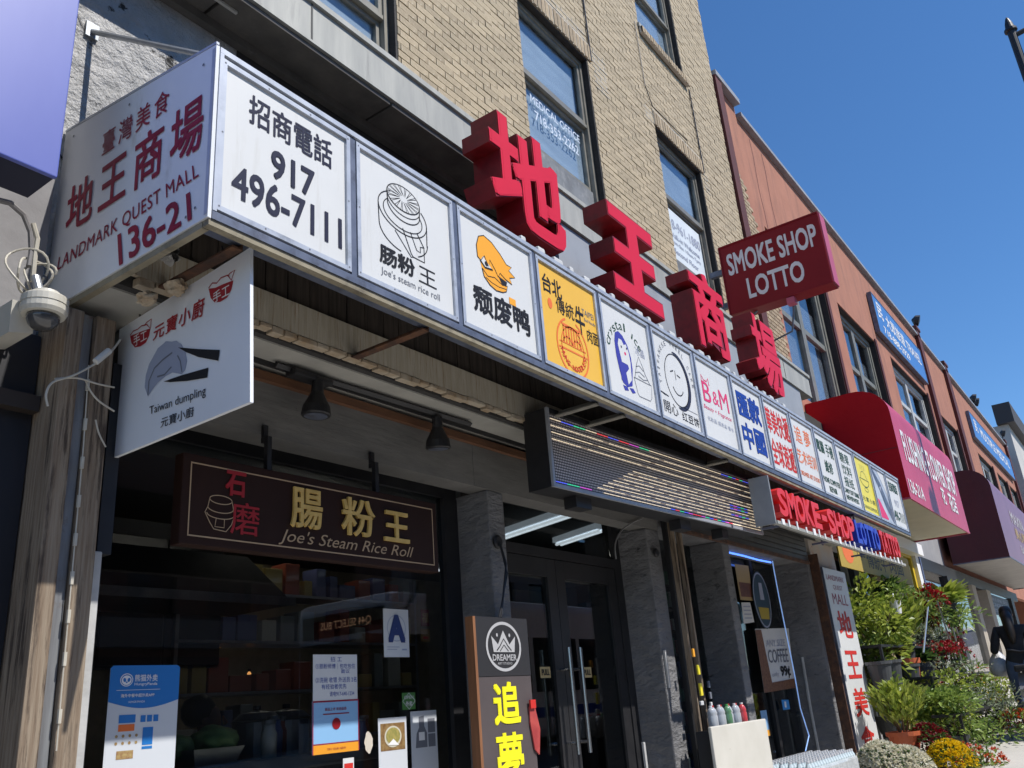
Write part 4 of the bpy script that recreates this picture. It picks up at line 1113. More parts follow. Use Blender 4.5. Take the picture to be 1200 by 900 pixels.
# double doors
mb = MB()
mb.box(4.311, 4.40, 3.36, 3.44, gz(4.3), 2.60); mb.box(6.10, 6.199, 3.36, 3.44, gz(4.3), 2.909); mb.box(4.401, 6.099, 3.36, 3.44, 2.53, 2.60); mb.box(4.311, 4.36, 3.36, 3.44, 2.601, 2.909)
mb.build("door_frame", M_blk, shop)
mb = MB(); mb.box(4.361, 6.099, 3.39, 3.398, 2.601, 2.908); mb.build("transom_pane", G_door, shop)
def leaf(x0, x1, hx):
    mb = MB(); zb = gz(5.2) + 0.02
    mb.box(x0, x0 + 0.11, 3.37, 3.42, zb, 2.525); mb.box(x1 - 0.11, x1, 3.37, 3.42, zb, 2.525)
    mb.box(x0 + 0.111, x1 - 0.111, 3.37, 3.42, 2.40, 2.525); mb.box(x0 + 0.111, x1 - 0.111, 3.37, 3.42, zb, zb + 0.25)
    d = mb.build("door", M_blk, shop)
    mb = MB(); mb.box(x0 + 0.1105, x1 - 0.1105, 3.39, 3.398, zb + 0.251, 2.399); mb.build("pane", G_door, d)
    mb = MB(); mb.tube([(hx, 3.285, 1.25), (hx, 3.285, 1.92)], 0.014, 10)
    for z in (1.32, 1.78): mb.tube([(hx, 3.285, z), (hx, 3.369, z)], 0.010, 8)
    mb.build("handle", mat("stainless_steel", (0.55, 0.55, 0.55), 0.25, metal=1.0), d)
    return d
dl = leaf(4.405, 5.245, 5.19)
dr = leaf(5.250, 6.095, 5.335)
for d, px in ((dl, 638), (dr, 687)):
    a = P(px, 788, 3.388)
    F = Fr((a.x - 0.055, 3.384, a.z - 0.035))
    MB().rect(F, 0, 0, 0.12, 0.07, 0.0).build("push_plate", mat("brass_plate", (0.42, 0.33, 0.16), 0.5, (0.36, 0.28, 0.13), 9), d)
    mb = MB(); mb.text(F, "PULL", 0.015, 0.016, 0.105, 0.054, 0.002, 0.02); mb.build("lettering", M_black, d)
for px0, px1, yy in ((748, 752, 800),):
    pass
# interior
M_fix = mat("light_fitting", (0.35, 0.35, 0.36), 0.5)
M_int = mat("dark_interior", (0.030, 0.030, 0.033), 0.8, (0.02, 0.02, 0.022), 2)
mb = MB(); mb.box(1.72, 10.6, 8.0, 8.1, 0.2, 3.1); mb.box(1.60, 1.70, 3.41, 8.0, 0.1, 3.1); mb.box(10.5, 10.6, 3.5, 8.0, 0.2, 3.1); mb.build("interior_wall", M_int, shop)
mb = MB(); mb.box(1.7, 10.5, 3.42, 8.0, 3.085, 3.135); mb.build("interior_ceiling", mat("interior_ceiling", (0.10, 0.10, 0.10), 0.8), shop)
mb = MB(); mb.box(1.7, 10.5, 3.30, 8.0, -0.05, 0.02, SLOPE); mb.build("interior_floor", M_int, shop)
for k_ in range(2):  # added lights, hidden behind the board, to brighten the restaurant interior
    t = thing("ceiling_light", ["front", "rear"][k_] + " long fluorescent light on the restaurant ceiling behind the brown board", "light", (3.4, 4.2 + k_ * 1.0, 3.0), group="long lights on the restaurant ceiling")
    mb = MB(); mb.box(3.6 + k_ * 0.6, 4.3 + k_ * 0.8, 4.53 + k_, 4.67 + k_, 3.05, 3.083); mb.build("fitting", M_fix, t)
    mb = MB(); mb.tube([(3.62 + k_ * 0.6, 4.60 + k_, 3.03), (4.28 + k_ * 0.8, 4.60 + k_, 3.03)], 0.018, 8); mb.build("tube", emit("added_restaurant_tube", (1.0, 0.9, 0.75), 9.0), t)
TUBE = emit("fluorescent_tube", (0.95, 0.98, 1.0), 0.9)
M_diff = emit("lit_diffuser", (0.75, 0.80, 0.85), 0.28)
for (ax, ay, bx, by, lab) in ((6.36, 4.61, 6.08, 3.72, "left fluorescent ceiling light seen through the glass above the doors"), (7.14, 4.52, 6.9, 3.9, "right fluorescent ceiling light seen through the glass above the doors")):
    t = thing("ceiling_light", lab, "light", (ax, ay, 3.0), group="fluorescent lights behind the glass")
    mb = MB(); d = Vector((bx - ax, by - ay, 0)).normalized(); nn = Vector((-d.y, d.x, 0)) * 0.07
    A_, B_ = Vector((ax, ay, 3.03)), Vector((bx, by, 3.03))
    mb.prism([A_ - nn, B_ - nn, B_ + nn, A_ + nn], (0, 0, 0.05)); mb.build("fitting", M_diff, t)
    mb = MB(); mb.tube([A_ - nn * 0.4 - Vector((0, 0, 0.015)), B_ - nn * 0.4 - Vector((0, 0, 0.015))], 0.014, 8); mb.tube([A_ + nn * 0.4 - Vector((0, 0, 0.015)), B_ + nn * 0.4 - Vector((0, 0, 0.015))], 0.014, 8); mb.build("tube", TUBE, t)
for i, (px, py) in enumerate(((436, 662), (506, 668))):
    a = P(px, py, 5.6)
    t = thing("ceiling_light", ("left" if i == 0 else "right") + " of two short lights glowing behind the shop window under the brown board", "light", (a.x, a.y, a.z), group="short lights in the restaurant")
    mb = MB(); mb.box(a.x - 0.13, a.x + 0.13, 5.55, 5.65, a.z + 0.02, a.z + 0.06); mb.build("fitting", M_fix, t)
    mb = MB(); mb.tube([(a.x - 0.12, 5.58, a.z), (a.x + 0.12, 5.58, a.z)], 0.012, 6); mb.tube([(a.x - 0.12, 5.63, a.z), (a.x + 0.12, 5.63, a.z)], 0.012, 6); mb.build("tube", TUBE, t)

# ---------------------------------------------------------------- left edge: blue awning, dark neighbour, camera
M_bluevinyl = mat("lavender_blue_vinyl", (0.065, 0.095, 0.37), 0.40, (0.10, 0.13, 0.42), 1.1, dirt=(0.24, 0.27, 0.5), dscale=9, dlo=0.70, dhi=0.78, stretch=(1, 1, 0.4))
t = thing("box_awning", "lavender-blue vinyl awning of the neighbouring shop at the top left", "awning", (0.3, 3.0, 3.40))
mb = MB(); mb.cbox(-2.5, 1.235, 2.70, 2.72, 3.41, 6.0, 0.004); mb.build("front", M_bluevinyl, t)
mb = MB(); mb.box(-2.5, 1.232, 2.722, 2.90, 3.415, 5.99); mb.build("body", mat("dark_blue_back", (0.012, 0.014, 0.035), 0.7), t)
nb = thing("neighbour_front", "black lower front and grey upper wall of the shop at the far left", "shopfront", (0.2, 3.2, gz(0.2)))
mb = MB(); mb.box(-3.0, 1.455, 3.20, 3.40, 3.02, 4.6); mb.build("upper_wall", mat("smooth_grey_render", (0.27, 0.265, 0.27), 0.85, (0.21, 0.205, 0.21), 4, bump=0.003), nb)
mb = MB(); mb.box(-3.0, 1.455, 3.15, 3.38, -0.3, 3.015); mb.build("lower_wall", mat("black_cladding", (0.010, 0.0105, 0.014), 0.55, (0.014, 0.014, 0.019), 3), nb)
mb = MB(); mb.box(-3.0, 1.455, 3.10, 3.149, 2.70, 2.76); mb.build("ledge", mat("brown_black_trim", (0.03, 0.022, 0.018), 0.6), nb)
# tie rod from the pier to the sign boxes
a, b = P(107, 37, 3.247), P(246, 66, 2.55)
mb = MB(); mb.tube([a, b], 0.013, 8); mb.box(a.x - 0.03, a.x + 0.03, 3.235, 3.249, a.z - 0.04, a.z + 0.04)
mb.build("tie_rod", mat("galvanised_rod", (0.40, 0.42, 0.45), 0.45, (0.3, 0.32, 0.34), 8, metal=0.5), label="thin grey steel rod tying the sign boxes back to the stucco wall", cat="rod")
M_cam = mat("ivory_plastic", (0.55, 0.53, 0.47), 0.45, (0.48, 0.46, 0.40), 4, dirt=(0.25, 0.23, 0.19), dscale=7, dlo=0.6, dhi=0.85)
c = P(52, 360, 2.88)
t = thing("dome_camera", "ivory dome security camera on a bracket at the left edge", "camera", tuple(c))
mb = MB(); mb.lathe(c, [(0.0, 0.055), (0.045, 0.055), (0.05, 0.04), (0.072, 0.034), (0.077, 0.028), (0.077, 0.004)], 28); mb.lathe(c, [(0.0745, 0.0035), (0.0745, -0.002)], 28); mb.lathe(c, [(0.077, -0.0025), (0.077, -0.02), (0.070, -0.034), (0.058, -0.036)], 28)
mb.build("housing", M_cam, t, smooth=False)
mb = MB(); mb.lathe(c, [(0.055, -0.034), (0.054, -0.05), (0.047, -0.068), (0.034, -0.082), (0.016, -0.09), (0.0, -0.092)], 24); mb.build("dome", mat("smoked_dome", (0.03, 0.03, 0.032), 0.08, (0.07, 0.07, 0.07), 6, coat=0.6), t, smooth=True)
q = P(24, 372, 2.98)
mb = MB(); mb.prism([(q.x - 0.06, 2.92, q.z + 0.03), (q.x + 0.02, 2.93, q.z + 0.035), (q.x + 0.035, 2.95, q.z - 0.06), (q.x - 0.05, 2.94, q.z - 0.085)], (0.0, 0.22, 0)); mb.build("bracket", M_cam, t)
mb = MB(); mb.tube([(c.x - 0.01, 2.90, c.z + 0.05), (c.x - 0.02, 2.93, c.z + 0.13)], 0.016, 10); mb.build("conduit_stub", mat("galvanised_rod2", (0.42, 0.44, 0.47), 0.4, metal=0.7), t)
M_cable = mat("white_cable", (0.50, 0.47, 0.40), 0.5, (0.40, 0.37, 0.31), 9)
c2 = P(38, 318, 2.98)
for j, (rr, dx, dz, tl) in enumerate(((0.070, -0.02, 0.0, 0.0), (0.052, 0.02, -0.015, 0.3), (0.060, 0.0, -0.01, 0.15))):
    mb = MB(); mb.tube([(c2.x + dx + rr * math.cos(k * 2 * math.pi / 24), 2.98 - 0.03 * math.sin(k * 0.5 + j), c2.z + dz + rr * 1.2 * math.sin(k * 2 * math.pi / 24 + tl)) for k in range(25)], 0.0045, 6, False)
    mb.build("cable_coil", M_cable, label=["widest loop of the white cable coil above the dome camera", "smallest loop of the white cable coil above the dome camera", "middle loop of the white cable coil above the dome camera"][j], cat="cable", group="coiled cable above the camera")
mb = MB(); pts = [P(px, py, 2.98) for px, py in ((-12, 232), (12, 238), (28, 252), (36, 272), (37, 295), (34, 312))]
mb.tube(pts, 0.011, 8); mb.build("conduit", mat("grey_conduit", (0.22, 0.21, 0.21), 0.5, (0.16, 0.15, 0.15), 9), label="bent grey conduit coming down to the white cable coil", cat="pipe")
mb = MB(); mb.tube([P(px, py, 2.97) for px, py in ((39, 262), (44, 280), (41, 300), (38, 330))], 0.009, 7); mb.build("cable", M_cable, label="white cable dropping along the conduit into the coil", cat="cable")
def cable(pts, y, r, label, m=None, grp=None):
    mb = MB()
    P3 = [P(a, b, yy) for (a, b, *rest) in pts for yy in ((rest[0] if rest else y),)]
    out = []
    for i in range(len(P3) - 1):                              # gentle rounding
        p0, p1, p2, p3 = P3[max(0, i - 1)], P3[i], P3[i + 1], P3[min(len(P3) - 1, i + 2)]
        for k in range(6):
            s_ = k / 6
            out.append(0.5 * ((2 * p1) + (p2 - p0) * s_ + (2 * p0 - 5 * p1 + 4 * p2 - p3) * s_ * s_ + (3 * p1 - p0 - 3 * p2 + p3) * s_ ** 3))
    out.append(P3[-1])
    mb.tube(out, r, 6)
    return mb.build("cable", m or M_cable, label=label, cat="cable", group=grp)
cable([(56, 476), (54, 462), (62, 448), (86, 440), (112, 426), (130, 412), (141, 398)], 2.93, 0.0042, "white power cable looping up to the corner of the dumpling sign")
cable([(64, 444), (90, 443), (115, 450), (134, 454)], 2.94, 0.0035, "white cable running behind the dumpling sign")
cable([(100, 445), (106, 458), (116, 470), (134, 482)], 2.95, 0.0035, "thin white cable curving down behind the dumpling sign")
cable([(112, 492), (116, 508), (124, 524)], 2.95, 0.003, "short loose white cable end left of the dumpling sign")
mb = MB(); a, b = P(112, 424, 2.925), P(128, 411, 2.925); mb.tube([a, b], 0.013, 8); mb.build("cable_adapter", mat("white_plastic2", (0.6, 0.6, 0.58), 0.4), label="white plastic adapter on the cable beside the dumpling sign", cat="adapter")
t = thing("light_string", "string of small beige LED modules down the left timber guide", "light string", tuple(P(80, 730, 2.97)))
pts = [P(px, py, 2.975) for px, py in ((104, 428), (101, 475), (98, 520), (94, 565), (90, 610), (86, 655), (82, 700), (78, 745), (73, 800), (66, 880))]
mb = MB(); mb.tube(pts, 0.0025, 5); mb.build("wire", M_cable, t)
for i in range(len(pts) - 1):
    a = pts[i].lerp(pts[i + 1], 0.5)
    mb = MB(); mb.box(a.x - 0.005, a.x + 0.005, a.y - 0.006, a.y + 0.004, a.z - 0.022, a.z + 0.022); mb.build("module", M_cable, t)

# ---------------------------------------------------------------- dumpling sign
XD = 1.735
M_dump = mat("white_acrylic_board", (0.78, 0.80, 0.84), 0.35, (0.74, 0.76, 0.80), 2)
ds = thing("hanging_sign", "white hanging board with a dumpling, chopsticks and red ingots", "sign", tuple(PXp(215, 505, XD)))
Q = lambda px, py: PXp(px, py, XD)
mb = MB(); mb.prism([Q(293, 290), Q(293, 471), Q(131, 537), Q(140, 386)], (0.014, 0, 0)); brd = mb.build("board", M_dump, ds)
def qpoly(pts, h, m, name, s=None):
    mb = MB(); off = Vector((-h, 0, 0))
    mb.add([Q(a, b) + off for a, b in pts], [tuple(range(len(pts)))]); return mb.build(name, m, ds)
def qline(pts, w, h, m, name):
    G = Fr((XD, 0, 0), (0, -1, 0), (0, 0, 1)); mb = MB()
    mb.stroke(G, [(-Q(a, b).y, Q(a, b).z) for a, b in pts], w, h); return mb.build(name, m, ds)
Z3 = lambda pts: [(a / 3, 250 + b / 3) for a, b in pts]
M_ing = mat("ingot_red_print", (0.36, 0.02, 0.03), 0.5)
qpoly(Z3([(459, 432), (464, 458), (476, 472), (495, 468), (514, 455), (526, 430), (530, 405), (500, 415)]), 0.002, M_ing, "ingot_print")
qline(Z3([(459, 430), (470, 415), (486, 408), (500, 396), (518, 392), (530, 405), (534, 372), (518, 384), (508, 396)]), 0.005, 0.0025, M_ing, "ingot_print")
qpoly(Z3([(735, 266), (742, 298), (756, 314), (776, 312), (800, 297), (815, 268), (822, 236), (785, 250), (760, 262)]), 0.002, M_ing, "ingot_print")
qline(Z3([(735, 264), (748, 246), (764, 246), (778, 228), (802, 218), (815, 236), (827, 200), (810, 212), (802, 222)]), 0.005, 0.0025, M_ing, "ingot_print")
mb = MB()
def dq(s, tl, tr, br, bl, bold=0.0, space=1.0): text_quad(mb, s, *[Q(*c_) for c_ in (tl, tr, br, bl)], nS, 0.0035, bold, space)
dq("手工", (157, 394), (173, 386), (173, 398), (158, 407), 0.01); dq("手工", (250, 344), (270, 332), (270, 346), (251, 356), 0.01); mb.build("lettering", M_wprint, ds)
mb = MB(); dq("元寶小廚", (182, 383), (241, 347), (239, 370), (180, 400), 0.012, 1.15); mb.build("lettering", M_ing, ds)
mb = MB(); dq("Taiwan dumpling", (176, 477), (242, 452), (242, 466), (176, 489), 0.0); dq("元寶小廚", (190, 490), (228, 476), (228, 488), (189, 502), 0.008); mb.build("lettering", M_black, ds)
qpoly(Z3([(510, 612), (514, 570), (526, 530), (540, 505), (556, 475), (572, 462), (585, 450), (605, 452), (622, 448), (640, 462), (652, 482), (659, 520), (652, 552), (640, 566), (608, 560), (585, 572), (556, 596), (536, 622), (522, 645)]), 0.002, M_lgrey, "dumpling_print")
qline(Z3([(522, 640), (526, 590), (545, 545), (575, 515), (608, 490)]), 0.007, 0.0028, M_grey, "dumpling_print")
qline(Z3([(555, 575), (580, 568), (605, 540)]), 0.007, 0.0028, M_grey, "dumpling_print"); qline(Z3([(626, 500), (636, 520), (642, 558)]), 0.006, 0.0028, M_grey, "dumpling_print")
qpoly(Z3([(628, 472), (700, 478), (775, 481), (770, 519), (700, 506), (655, 488)]), 0.003, M_black, "chopstick_print"); qpoly(Z3([(577, 592), (640, 570), (735, 543), (731, 578), (660, 590), (600, 594)]), 0.003, M_black, "chopstick_print")
mb = MB()
for px, py in ((262, 306), (163, 368)):
    a = Q(px, py); mb.tube([a + Vector((0.006, 0, -0.02)), a + Vector((0.0, 0, 0.03)), a + Vector((-0.01, 0, 0.06))], 0.004, 6)
mb.build("hook", M_blk, ds)

# ---------------------------------------------------------------- spotlights on a track
tr_ = thing("track_light_rail", "black lighting track along the pale soffit behind the dumpling sign", "lighting track", tuple(PZ(440, 460, 3.12)))
a, b = Vector((2.42, 2.97, 3.118)), Vector((3.80, 2.93, 3.118))
mb = MB(); mb.tube([a, b], 0.016, 4); mb.build("rail", M_blk, tr_)
mb = MB(); mb.cbox(2.50, 2.74, 2.93, 3.0, 3.085, 3.117, 0.008); mb.build("driver_box", M_blk, tr_)
for i, (px, py, tx, ty, lab) in enumerate(((371, 473, 0.03, -0.05, "black cone spotlight nearer the dumpling sign"), (513, 513, -0.10, -0.10, "black cone spotlight at the right end of the track"))):
    c = P(px, py, 2.95)
    t = thing("spotlight", lab, "spotlight", tuple(c), group="spotlights on the track")
    ax = Vector((tx, ty, 1)).normalized()
    mb = MB(); mb.lathe(c, [(0.0, -0.062), (0.066, -0.062), (0.070, -0.055), (0.064, -0.015), (0.044, 0.025), (0.030, 0.055), (0.028, 0.115), (0.022, 0.12)], 20, ax); mb.build("shade", M_blk, t)
    top = c + ax * 0.115
    mb = MB(); mb.tube([top, (top.x, top.y, 3.10)], 0.010, 8); mb.box(top.x - 0.02, top.x + 0.02, top.y - 0.018, top.y + 0.018, 3.085, 3.108); mb.build("stem", M_blk, t)
    mb = MB(); mb.lathe(c, [(0.055, -0.0635), (0.05, -0.065)], 16, ax); mb.build("lens", M_alu_dark, t)

# ---------------------------------------------------------------- brown rice-roll board
YB = 3.03
M_brown = mat("dark_brown_lacquer", (0.024, 0.011, 0.008), 0.6, (0.030, 0.014, 0.010), 4, spec=0.15)
M_gold = mat("carved_gold", (0.66, 0.45, 0.14), 0.5, (0.52, 0.34, 0.09), 14, metal=0.0, bump=0.002)
M_goldline = mat("dull_gold_line", (0.42, 0.29, 0.17), 0.5)
M_cred = mat("carved_red", (0.32, 0.010, 0.012), 0.5)
t = thing("name_board", "dark brown lacquered board with gold characters hung over the shop window", "sign", (2.8, YB, 2.28))
F = Fr((2.012, YB, 2.262))
WB, HB = 1.565, 0.375
mb = MB(); mb.cbox(2.012, 2.012 + WB, YB, YB + 0.06, 2.262, 2.262 + HB, 0.006); mb.build("board", M_brown, t)
mb = MB(); i_ = 0.035
for q in ((i_, i_, WB - i_, i_ + 0.006), (i_, HB - i_ - 0.006, WB - i_, HB - i_), (i_, i_ + 0.0065, i_ + 0.006, HB - i_ - 0.0065), (WB - i_ - 0.006, i_ + 0.0065, WB - i_, HB - i_ - 0.0065)): mb.rect(F, *q, 0.002)
mb.build("gold_border", M_goldline, t)
def onb(px, py):
    q = P(px, py, YB); return (q.x - 2.012, q.z - 2.262)
for ch, (x0, y0), (x1, y1) in (("腸", (340, 566), (376, 622)), ("粉", (399, 574), (438, 626)), ("王", (448, 587), (478, 629))):
    a0, b1 = onb(x0, y0 + 0); a1, b0 = onb(x1, y1)
    mb = MB(); mb.text(F, ch, a0, 0.13, a1, 0.315 if ch != "王" else 0.285, 0.002, 0.014, ext=0.006); mb.build("character", M_gold, t)
mb = MB(); a0, _ = onb(326, 635); a1, _ = onb(484, 640); mb.text(F, "Joe's Steam Rice Roll", a0, 0.045, a1, 0.118, 0.003, 0.0, shear=0.35); mb.build("lettering", M_goldline, t)
a0, _ = onb(264, 560); a1, _ = onb(288, 560); mb = MB(); mb.text(F, "石", a0, 0.225, a1, 0.335, 0.003, 0.03); a2, _ = onb(270, 600); a3, _ = onb(304, 600); mb.text(F, "磨", a2, 0.065, a3, 0.205, 0.003, 0.008); mb.build("red_characters", M_cred, t)
mb = MB(); ka, _ = onb(258, 600)
mb.arc(F, ka, 0.20, 0.055, 0.018, 0.004, 0.003); mb.arc(F, ka, 0.165, 0.062, 0.02, 0.004, 0.003, a0=180, a1=360); mb.arc(F, ka, 0.14, 0.066, 0.02, 0.004, 0.003, a0=180, a1=360); mb.stroke(F, [(ka - 0.055, 0.20), (ka - 0.062, 0.165), (ka - 0.075, 0.14), (ka - 0.05, 0.10), (ka - 0.03, 0.075), (ka + 0.03, 0.07), (ka + 0.055, 0.10), (ka + 0.07, 0.14), (ka + 0.055, 0.20)], 0.004, 0.003); mb.stroke(F, [(ka - 0.02, 0.12), (ka - 0.025, 0.085), (ka + 0.02, 0.085), (ka + 0.02, 0.12)], 0.004, 0.0032)
mb.build("pot_drawing", M_goldline, t)
for px in (314, 440):
    a = P(px, 545, YB + 0.03)
    mb = MB(); mb.box(a.x - 0.012, a.x + 0.012, YB + 0.02, YB + 0.045, 2.638, 2.80); mb.box(a.x - 0.012, a.x + 0.012, YB + 0.046, 3.098, 2.775, 2.80); mb.box(a.x - 0.012, a.x + 0.012, 3.078, 3.097, 2.801, 2.86); mb.build("bracket", M_blk, t)
# ---------------------------------------------------------------- notices on the shop window
YG = 3.366
def sheet(name, label, cat, px0, py0, px1, py1, m, grp=None, y=YG):
    """a paper stuck on the glass, corners read off the photograph; returns thing and its flat place"""
    a, b = P(px0, py0, y), P(px1, py1, y)
    x0, x1, z0, z1 = a.x, b.x, min(a.z, b.z), max(a.z, b.z)
    t = thing(name, label, cat, (x0, y, z0), group=grp)
    F = Fr((x0, y, z0))
    mb = MB(); mb.fbox(F, 0, 0, x1 - x0, z1 - z0, -0.002, 0.0); mb.build("sheet", m, t)
    return t, F, x1 - x0, z1 - z0
M_paper = mat("white_paper", (0.62, 0.63, 0.63), 0.8, (0.57, 0.58, 0.58), 3)
M_pblue = mat("poster_blue", (0.012, 0.16, 0.48), 0.45)
M_pgrey = mat("poster_pale_grey", (0.55, 0.58, 0.62), 0.5)
M_lblue = mat("poster_light_blue", (0.22, 0.42, 0.66), 0.5)
a, b = P(130, 780, YG), P(211, 778, YG)
W, H = b.x - a.x, 0.62
t = thing("delivery_poster", "blue and white food-delivery poster with a panda face stuck low on the window", "poster", (a.x, YG, a.z - H))
F = Fr((a.x, YG, a.z - H))
mb = MB(); mb.fbox(F, 0, 0, W, H - 0.01, -0.002, 0.0); mb.fbox(F, 0.012, H - 0.0098, W - 0.012, H, -0.002, 0.0); mb.build("sheet", M_pgrey, t)
mb = MB(); mb.poly(F, [(0, H - 0.01), (0, H - 0.135)] + [(W * k / 12, H - 0.135 - 0.028 * math.sin(math.pi * k / 12)) for k in range(1, 12)] + [(W, H - 0.135), (W, H - 0.01), (W - 0.012, H), (0.012, H)], 0.001); mb.build("header", M_pblue, t)
mb = MB(); mb.text(F, "熊猫外卖", 0.105, H - 0.062, 0.205, H - 0.035, 0.002, 0.01); mb.text(F, "HungryPanda", 0.105, H - 0.080, 0.205, H - 0.066, 0.002, 0.01); mb.rect(F, 0.03, H - 0.094, 0.22, H - 0.0925, 0.002); mb.text(F, "海外中餐中超外卖APP", 0.05, H - 0.121, 0.195, H - 0.107, 0.002, 0.01); mb.text(F, "HUNGRYPANDA", 0.085, H - 0.142, 0.155, H - 0.134, 0.002)
mb.arc(F, 0.07, H - 0.055, 0.026, 0.023, 0.003, 0.002); mb.ell(F, 0.07, H - 0.056, 0.021, 0.018, 0.002); mb.build("lettering", M_wprint, t)
mb = MB(); mb.ell(F, 0.061, H - 0.055, 0.006, 0.008, 0.003, rot=20); mb.ell(F, 0.079, H - 0.055, 0.006, 0.008, 0.003, rot=-20); mb.ell(F, 0.07, H - 0.064, 0.004, 0.003, 0.003); mb.build("emblem", M_pblue, t)
mb = MB(); mb.rect(F, 0.05, H - 0.215, 0.12, H - 0.185, 0.001); 
for k in range(3): mb.rect(F, 0.142 + 0.028 * k, H - 0.215, 0.164 + 0.028 * k, H - 0.19, 0.001)
mb.rect(F, 0.155, H - 0.30, 0.20, H - 0.235, 0.001); mb.rect(F, 0.155, H - 0.315, 0.20, H - 0.305, 0.001); mb.build("app_icons", M_pblue, t)
mb = MB(); mb.rect(F, 0.05, H - 0.245, 0.118, H - 0.22, 0.001); mb.build("red_banner", M_orange, t)
mb = MB()
for r_ in range(2):
    for k in range(4): mb.ell(F, 0.045 + 0.028 * k, H - 0.262 - 0.026 * r_, 0.006, 0.006, 0.001, 10)
mb.rect(F, 0.05, H - 0.345, 0.12, H - 0.315, 0.001); mb.build("food_pictures", mat("food_brown", (0.24, 0.12, 0.05), 0.6, (0.4, 0.3, 0.12), 60), t)

t, F, W, H = sheet("grade_card", "white restaurant grade card with a big blue letter A", "card", 449, 713, 480, 770, M_paper)
mb = MB(); mb.text(F, "A", 0.16 * W, 0.30 * H, 0.84 * W, 0.88 * H, 0.002, 0.05); mb.build("lettering", mat("grade_blue", (0.03, 0.05, 0.16), 0.5), t)
mb = MB(); mb.arc(F, 0.5 * W, 0.60 * H, 0.36 * W, 0.27 * H, 0.004, 0.001); mb.rect(F, 0.12 * W, 0.2 * H, 0.6 * W, 0.215 * H, 0.001); mb.rect(F, 0.12 * W, 0.15 * H, 0.5 * W, 0.165 * H, 0.001); mb.rect(F, 0.7 * W, 0.14 * H, 0.9 * W, 0.17 * H, 0.001); mb.build("fine_print", M_lgrey, t)
t, F, W, H = sheet("handwritten_notice", "white sheet with handwritten blue Chinese lines on the window", "notice", 367, 767, 419, 819, M_paper)
mb = MB()
for s_, u0, v0, u1, v1 in (("招 工", 0.38, 0.84, 0.64, 0.95), ("①肠粉师傅｜包吃包住", 0.05, 0.68, 0.95, 0.80), ("面议", 0.62, 0.58, 0.82, 0.67), ("②洗碗 收银 外送员 2名", 0.05, 0.38, 0.98, 0.50), ("有经验者优先", 0.18, 0.24, 0.74, 0.35), ("请电917-640-1234", 0.36, 0.08, 0.92, 0.19)):
    mb.text(F, s_, u0 * W, v0 * H, u1 * W, v1 * H, 0.001)
mb.build("handwriting", M_blue, t)
t, F, W, H = sheet("poster", "light blue poster with orange foot and dark round stamp below the handwritten sheet", "poster", 366, 822, 421, 879, M_lblue)
mb = MB(); mb.rect(F, 0, 0, W, 0.17 * H, 0.001); mb.build("orange_foot", mat("poster_orange", (0.72, 0.30, 0.02), 0.5), t)
mb = MB(); mb.rect(F, 0.0, 0.0, 0.02 * W, H, 0.0015); mb.rect(F, 0.98 * W, 0.0, W, H, 0.0015); mb.rect(F, 0.021 * W, 0.97 * H, 0.979 * W, H, 0.0015); mb.rect(F, 0.021 * W, 0.175 * H, 0.979 * W, 0.195 * H, 0.0015); mb.text(F, "新品上市 欢迎品尝", 0.26 * W, 0.80 * H, 0.72 * W, 0.86 * H, 0.0015, 0.01); mb.build("red_border", M_redp, t)
mb = MB(); mb.ell(F, 0.5 * W, 0.55 * H, 0.09 * W, 0.11 * H, 0.002); mb.rect(F, 0.22 * W, 0.73 * H, 0.78 * W, 0.75 * H, 0.002); mb.build("stamp", M_smk, t)
mb = MB(); mb.text(F, "TRY OUR NEW", 0.3 * W, 0.06 * H, 0.7 * W, 0.10 * H, 0.003); mb.build("lettering", M_redp, t)
t, F, W, H = sheet("food_photo", "framed photo of a noodle dish low on the window, left of the pair", "picture", 443, 842, 478, 905, M_pgrey, "pair of food photos on the glass")
mb = MB(); mb.rect(F, 0.07 * W, 0.42 * H, 0.93 * W, 0.90 * H, 0.001); mb.build("picture", mat("dish_brown", (0.16, 0.08, 0.03), 0.5, (0.30, 0.2, 0.08), 40), t)
mb = MB(); mb.ell(F, 0.5 * W, 0.66 * H, 0.30 * W, 0.19 * H, 0.002); mb.build("bowl", mat("dish_cream", (0.55, 0.52, 0.42), 0.5), t)
mb = MB(); mb.ell(F, 0.5 * W, 0.67 * H, 0.25 * W, 0.15 * H, 0.003); mb.build("noodles", mat("dish_green", (0.22, 0.22, 0.06), 0.5, (0.40, 0.32, 0.10), 60), t)
mb = MB(); mb.poly(F, [(0.3 * W, 0.52 * H), (0.7 * W, 0.50 * H), (0.5 * W, 0.62 * H)], 0.004); mb.build("tofu", M_wprint, t)
t, F, W, H = sheet("food_photo", "framed photo of a person in an apron low on the window, right of the pair", "picture", 481, 834, 514, 900, M_pgrey, "pair of food photos on the glass")
mb = MB(); mb.poly(F, [(0.15 * W, 0.38 * H), (0.2 * W, 0.62 * H), (0.3 * W, 0.72 * H), (0.3 * W, 0.9 * H), (0.5 * W, 0.92 * H), (0.5 * W, 0.74 * H), (0.6 * W, 0.62 * H), (0.6 * W, 0.38 * H)], 0.001); mb.rect(F, 0.64 * W, 0.62 * H, 0.92 * W, 0.86 * H, 0.001); mb.rect(F, 0.64 * W, 0.38 * H, 0.92 * W, 0.6 * H, 0.001); mb.build("picture", M_grey, t)
mb = MB(); mb.rect(F, 0.28 * W, 0.5 * H, 0.5 * W, 0.64 * H, 0.002); mb.build("apron", M_wprint, t)
t, F, W, H = sheet("sticker", "small green square sticker above the two framed photos", "sticker", 471, 812, 487, 831, mat("sticker_green", (0.06, 0.19, 0.045), 0.5))
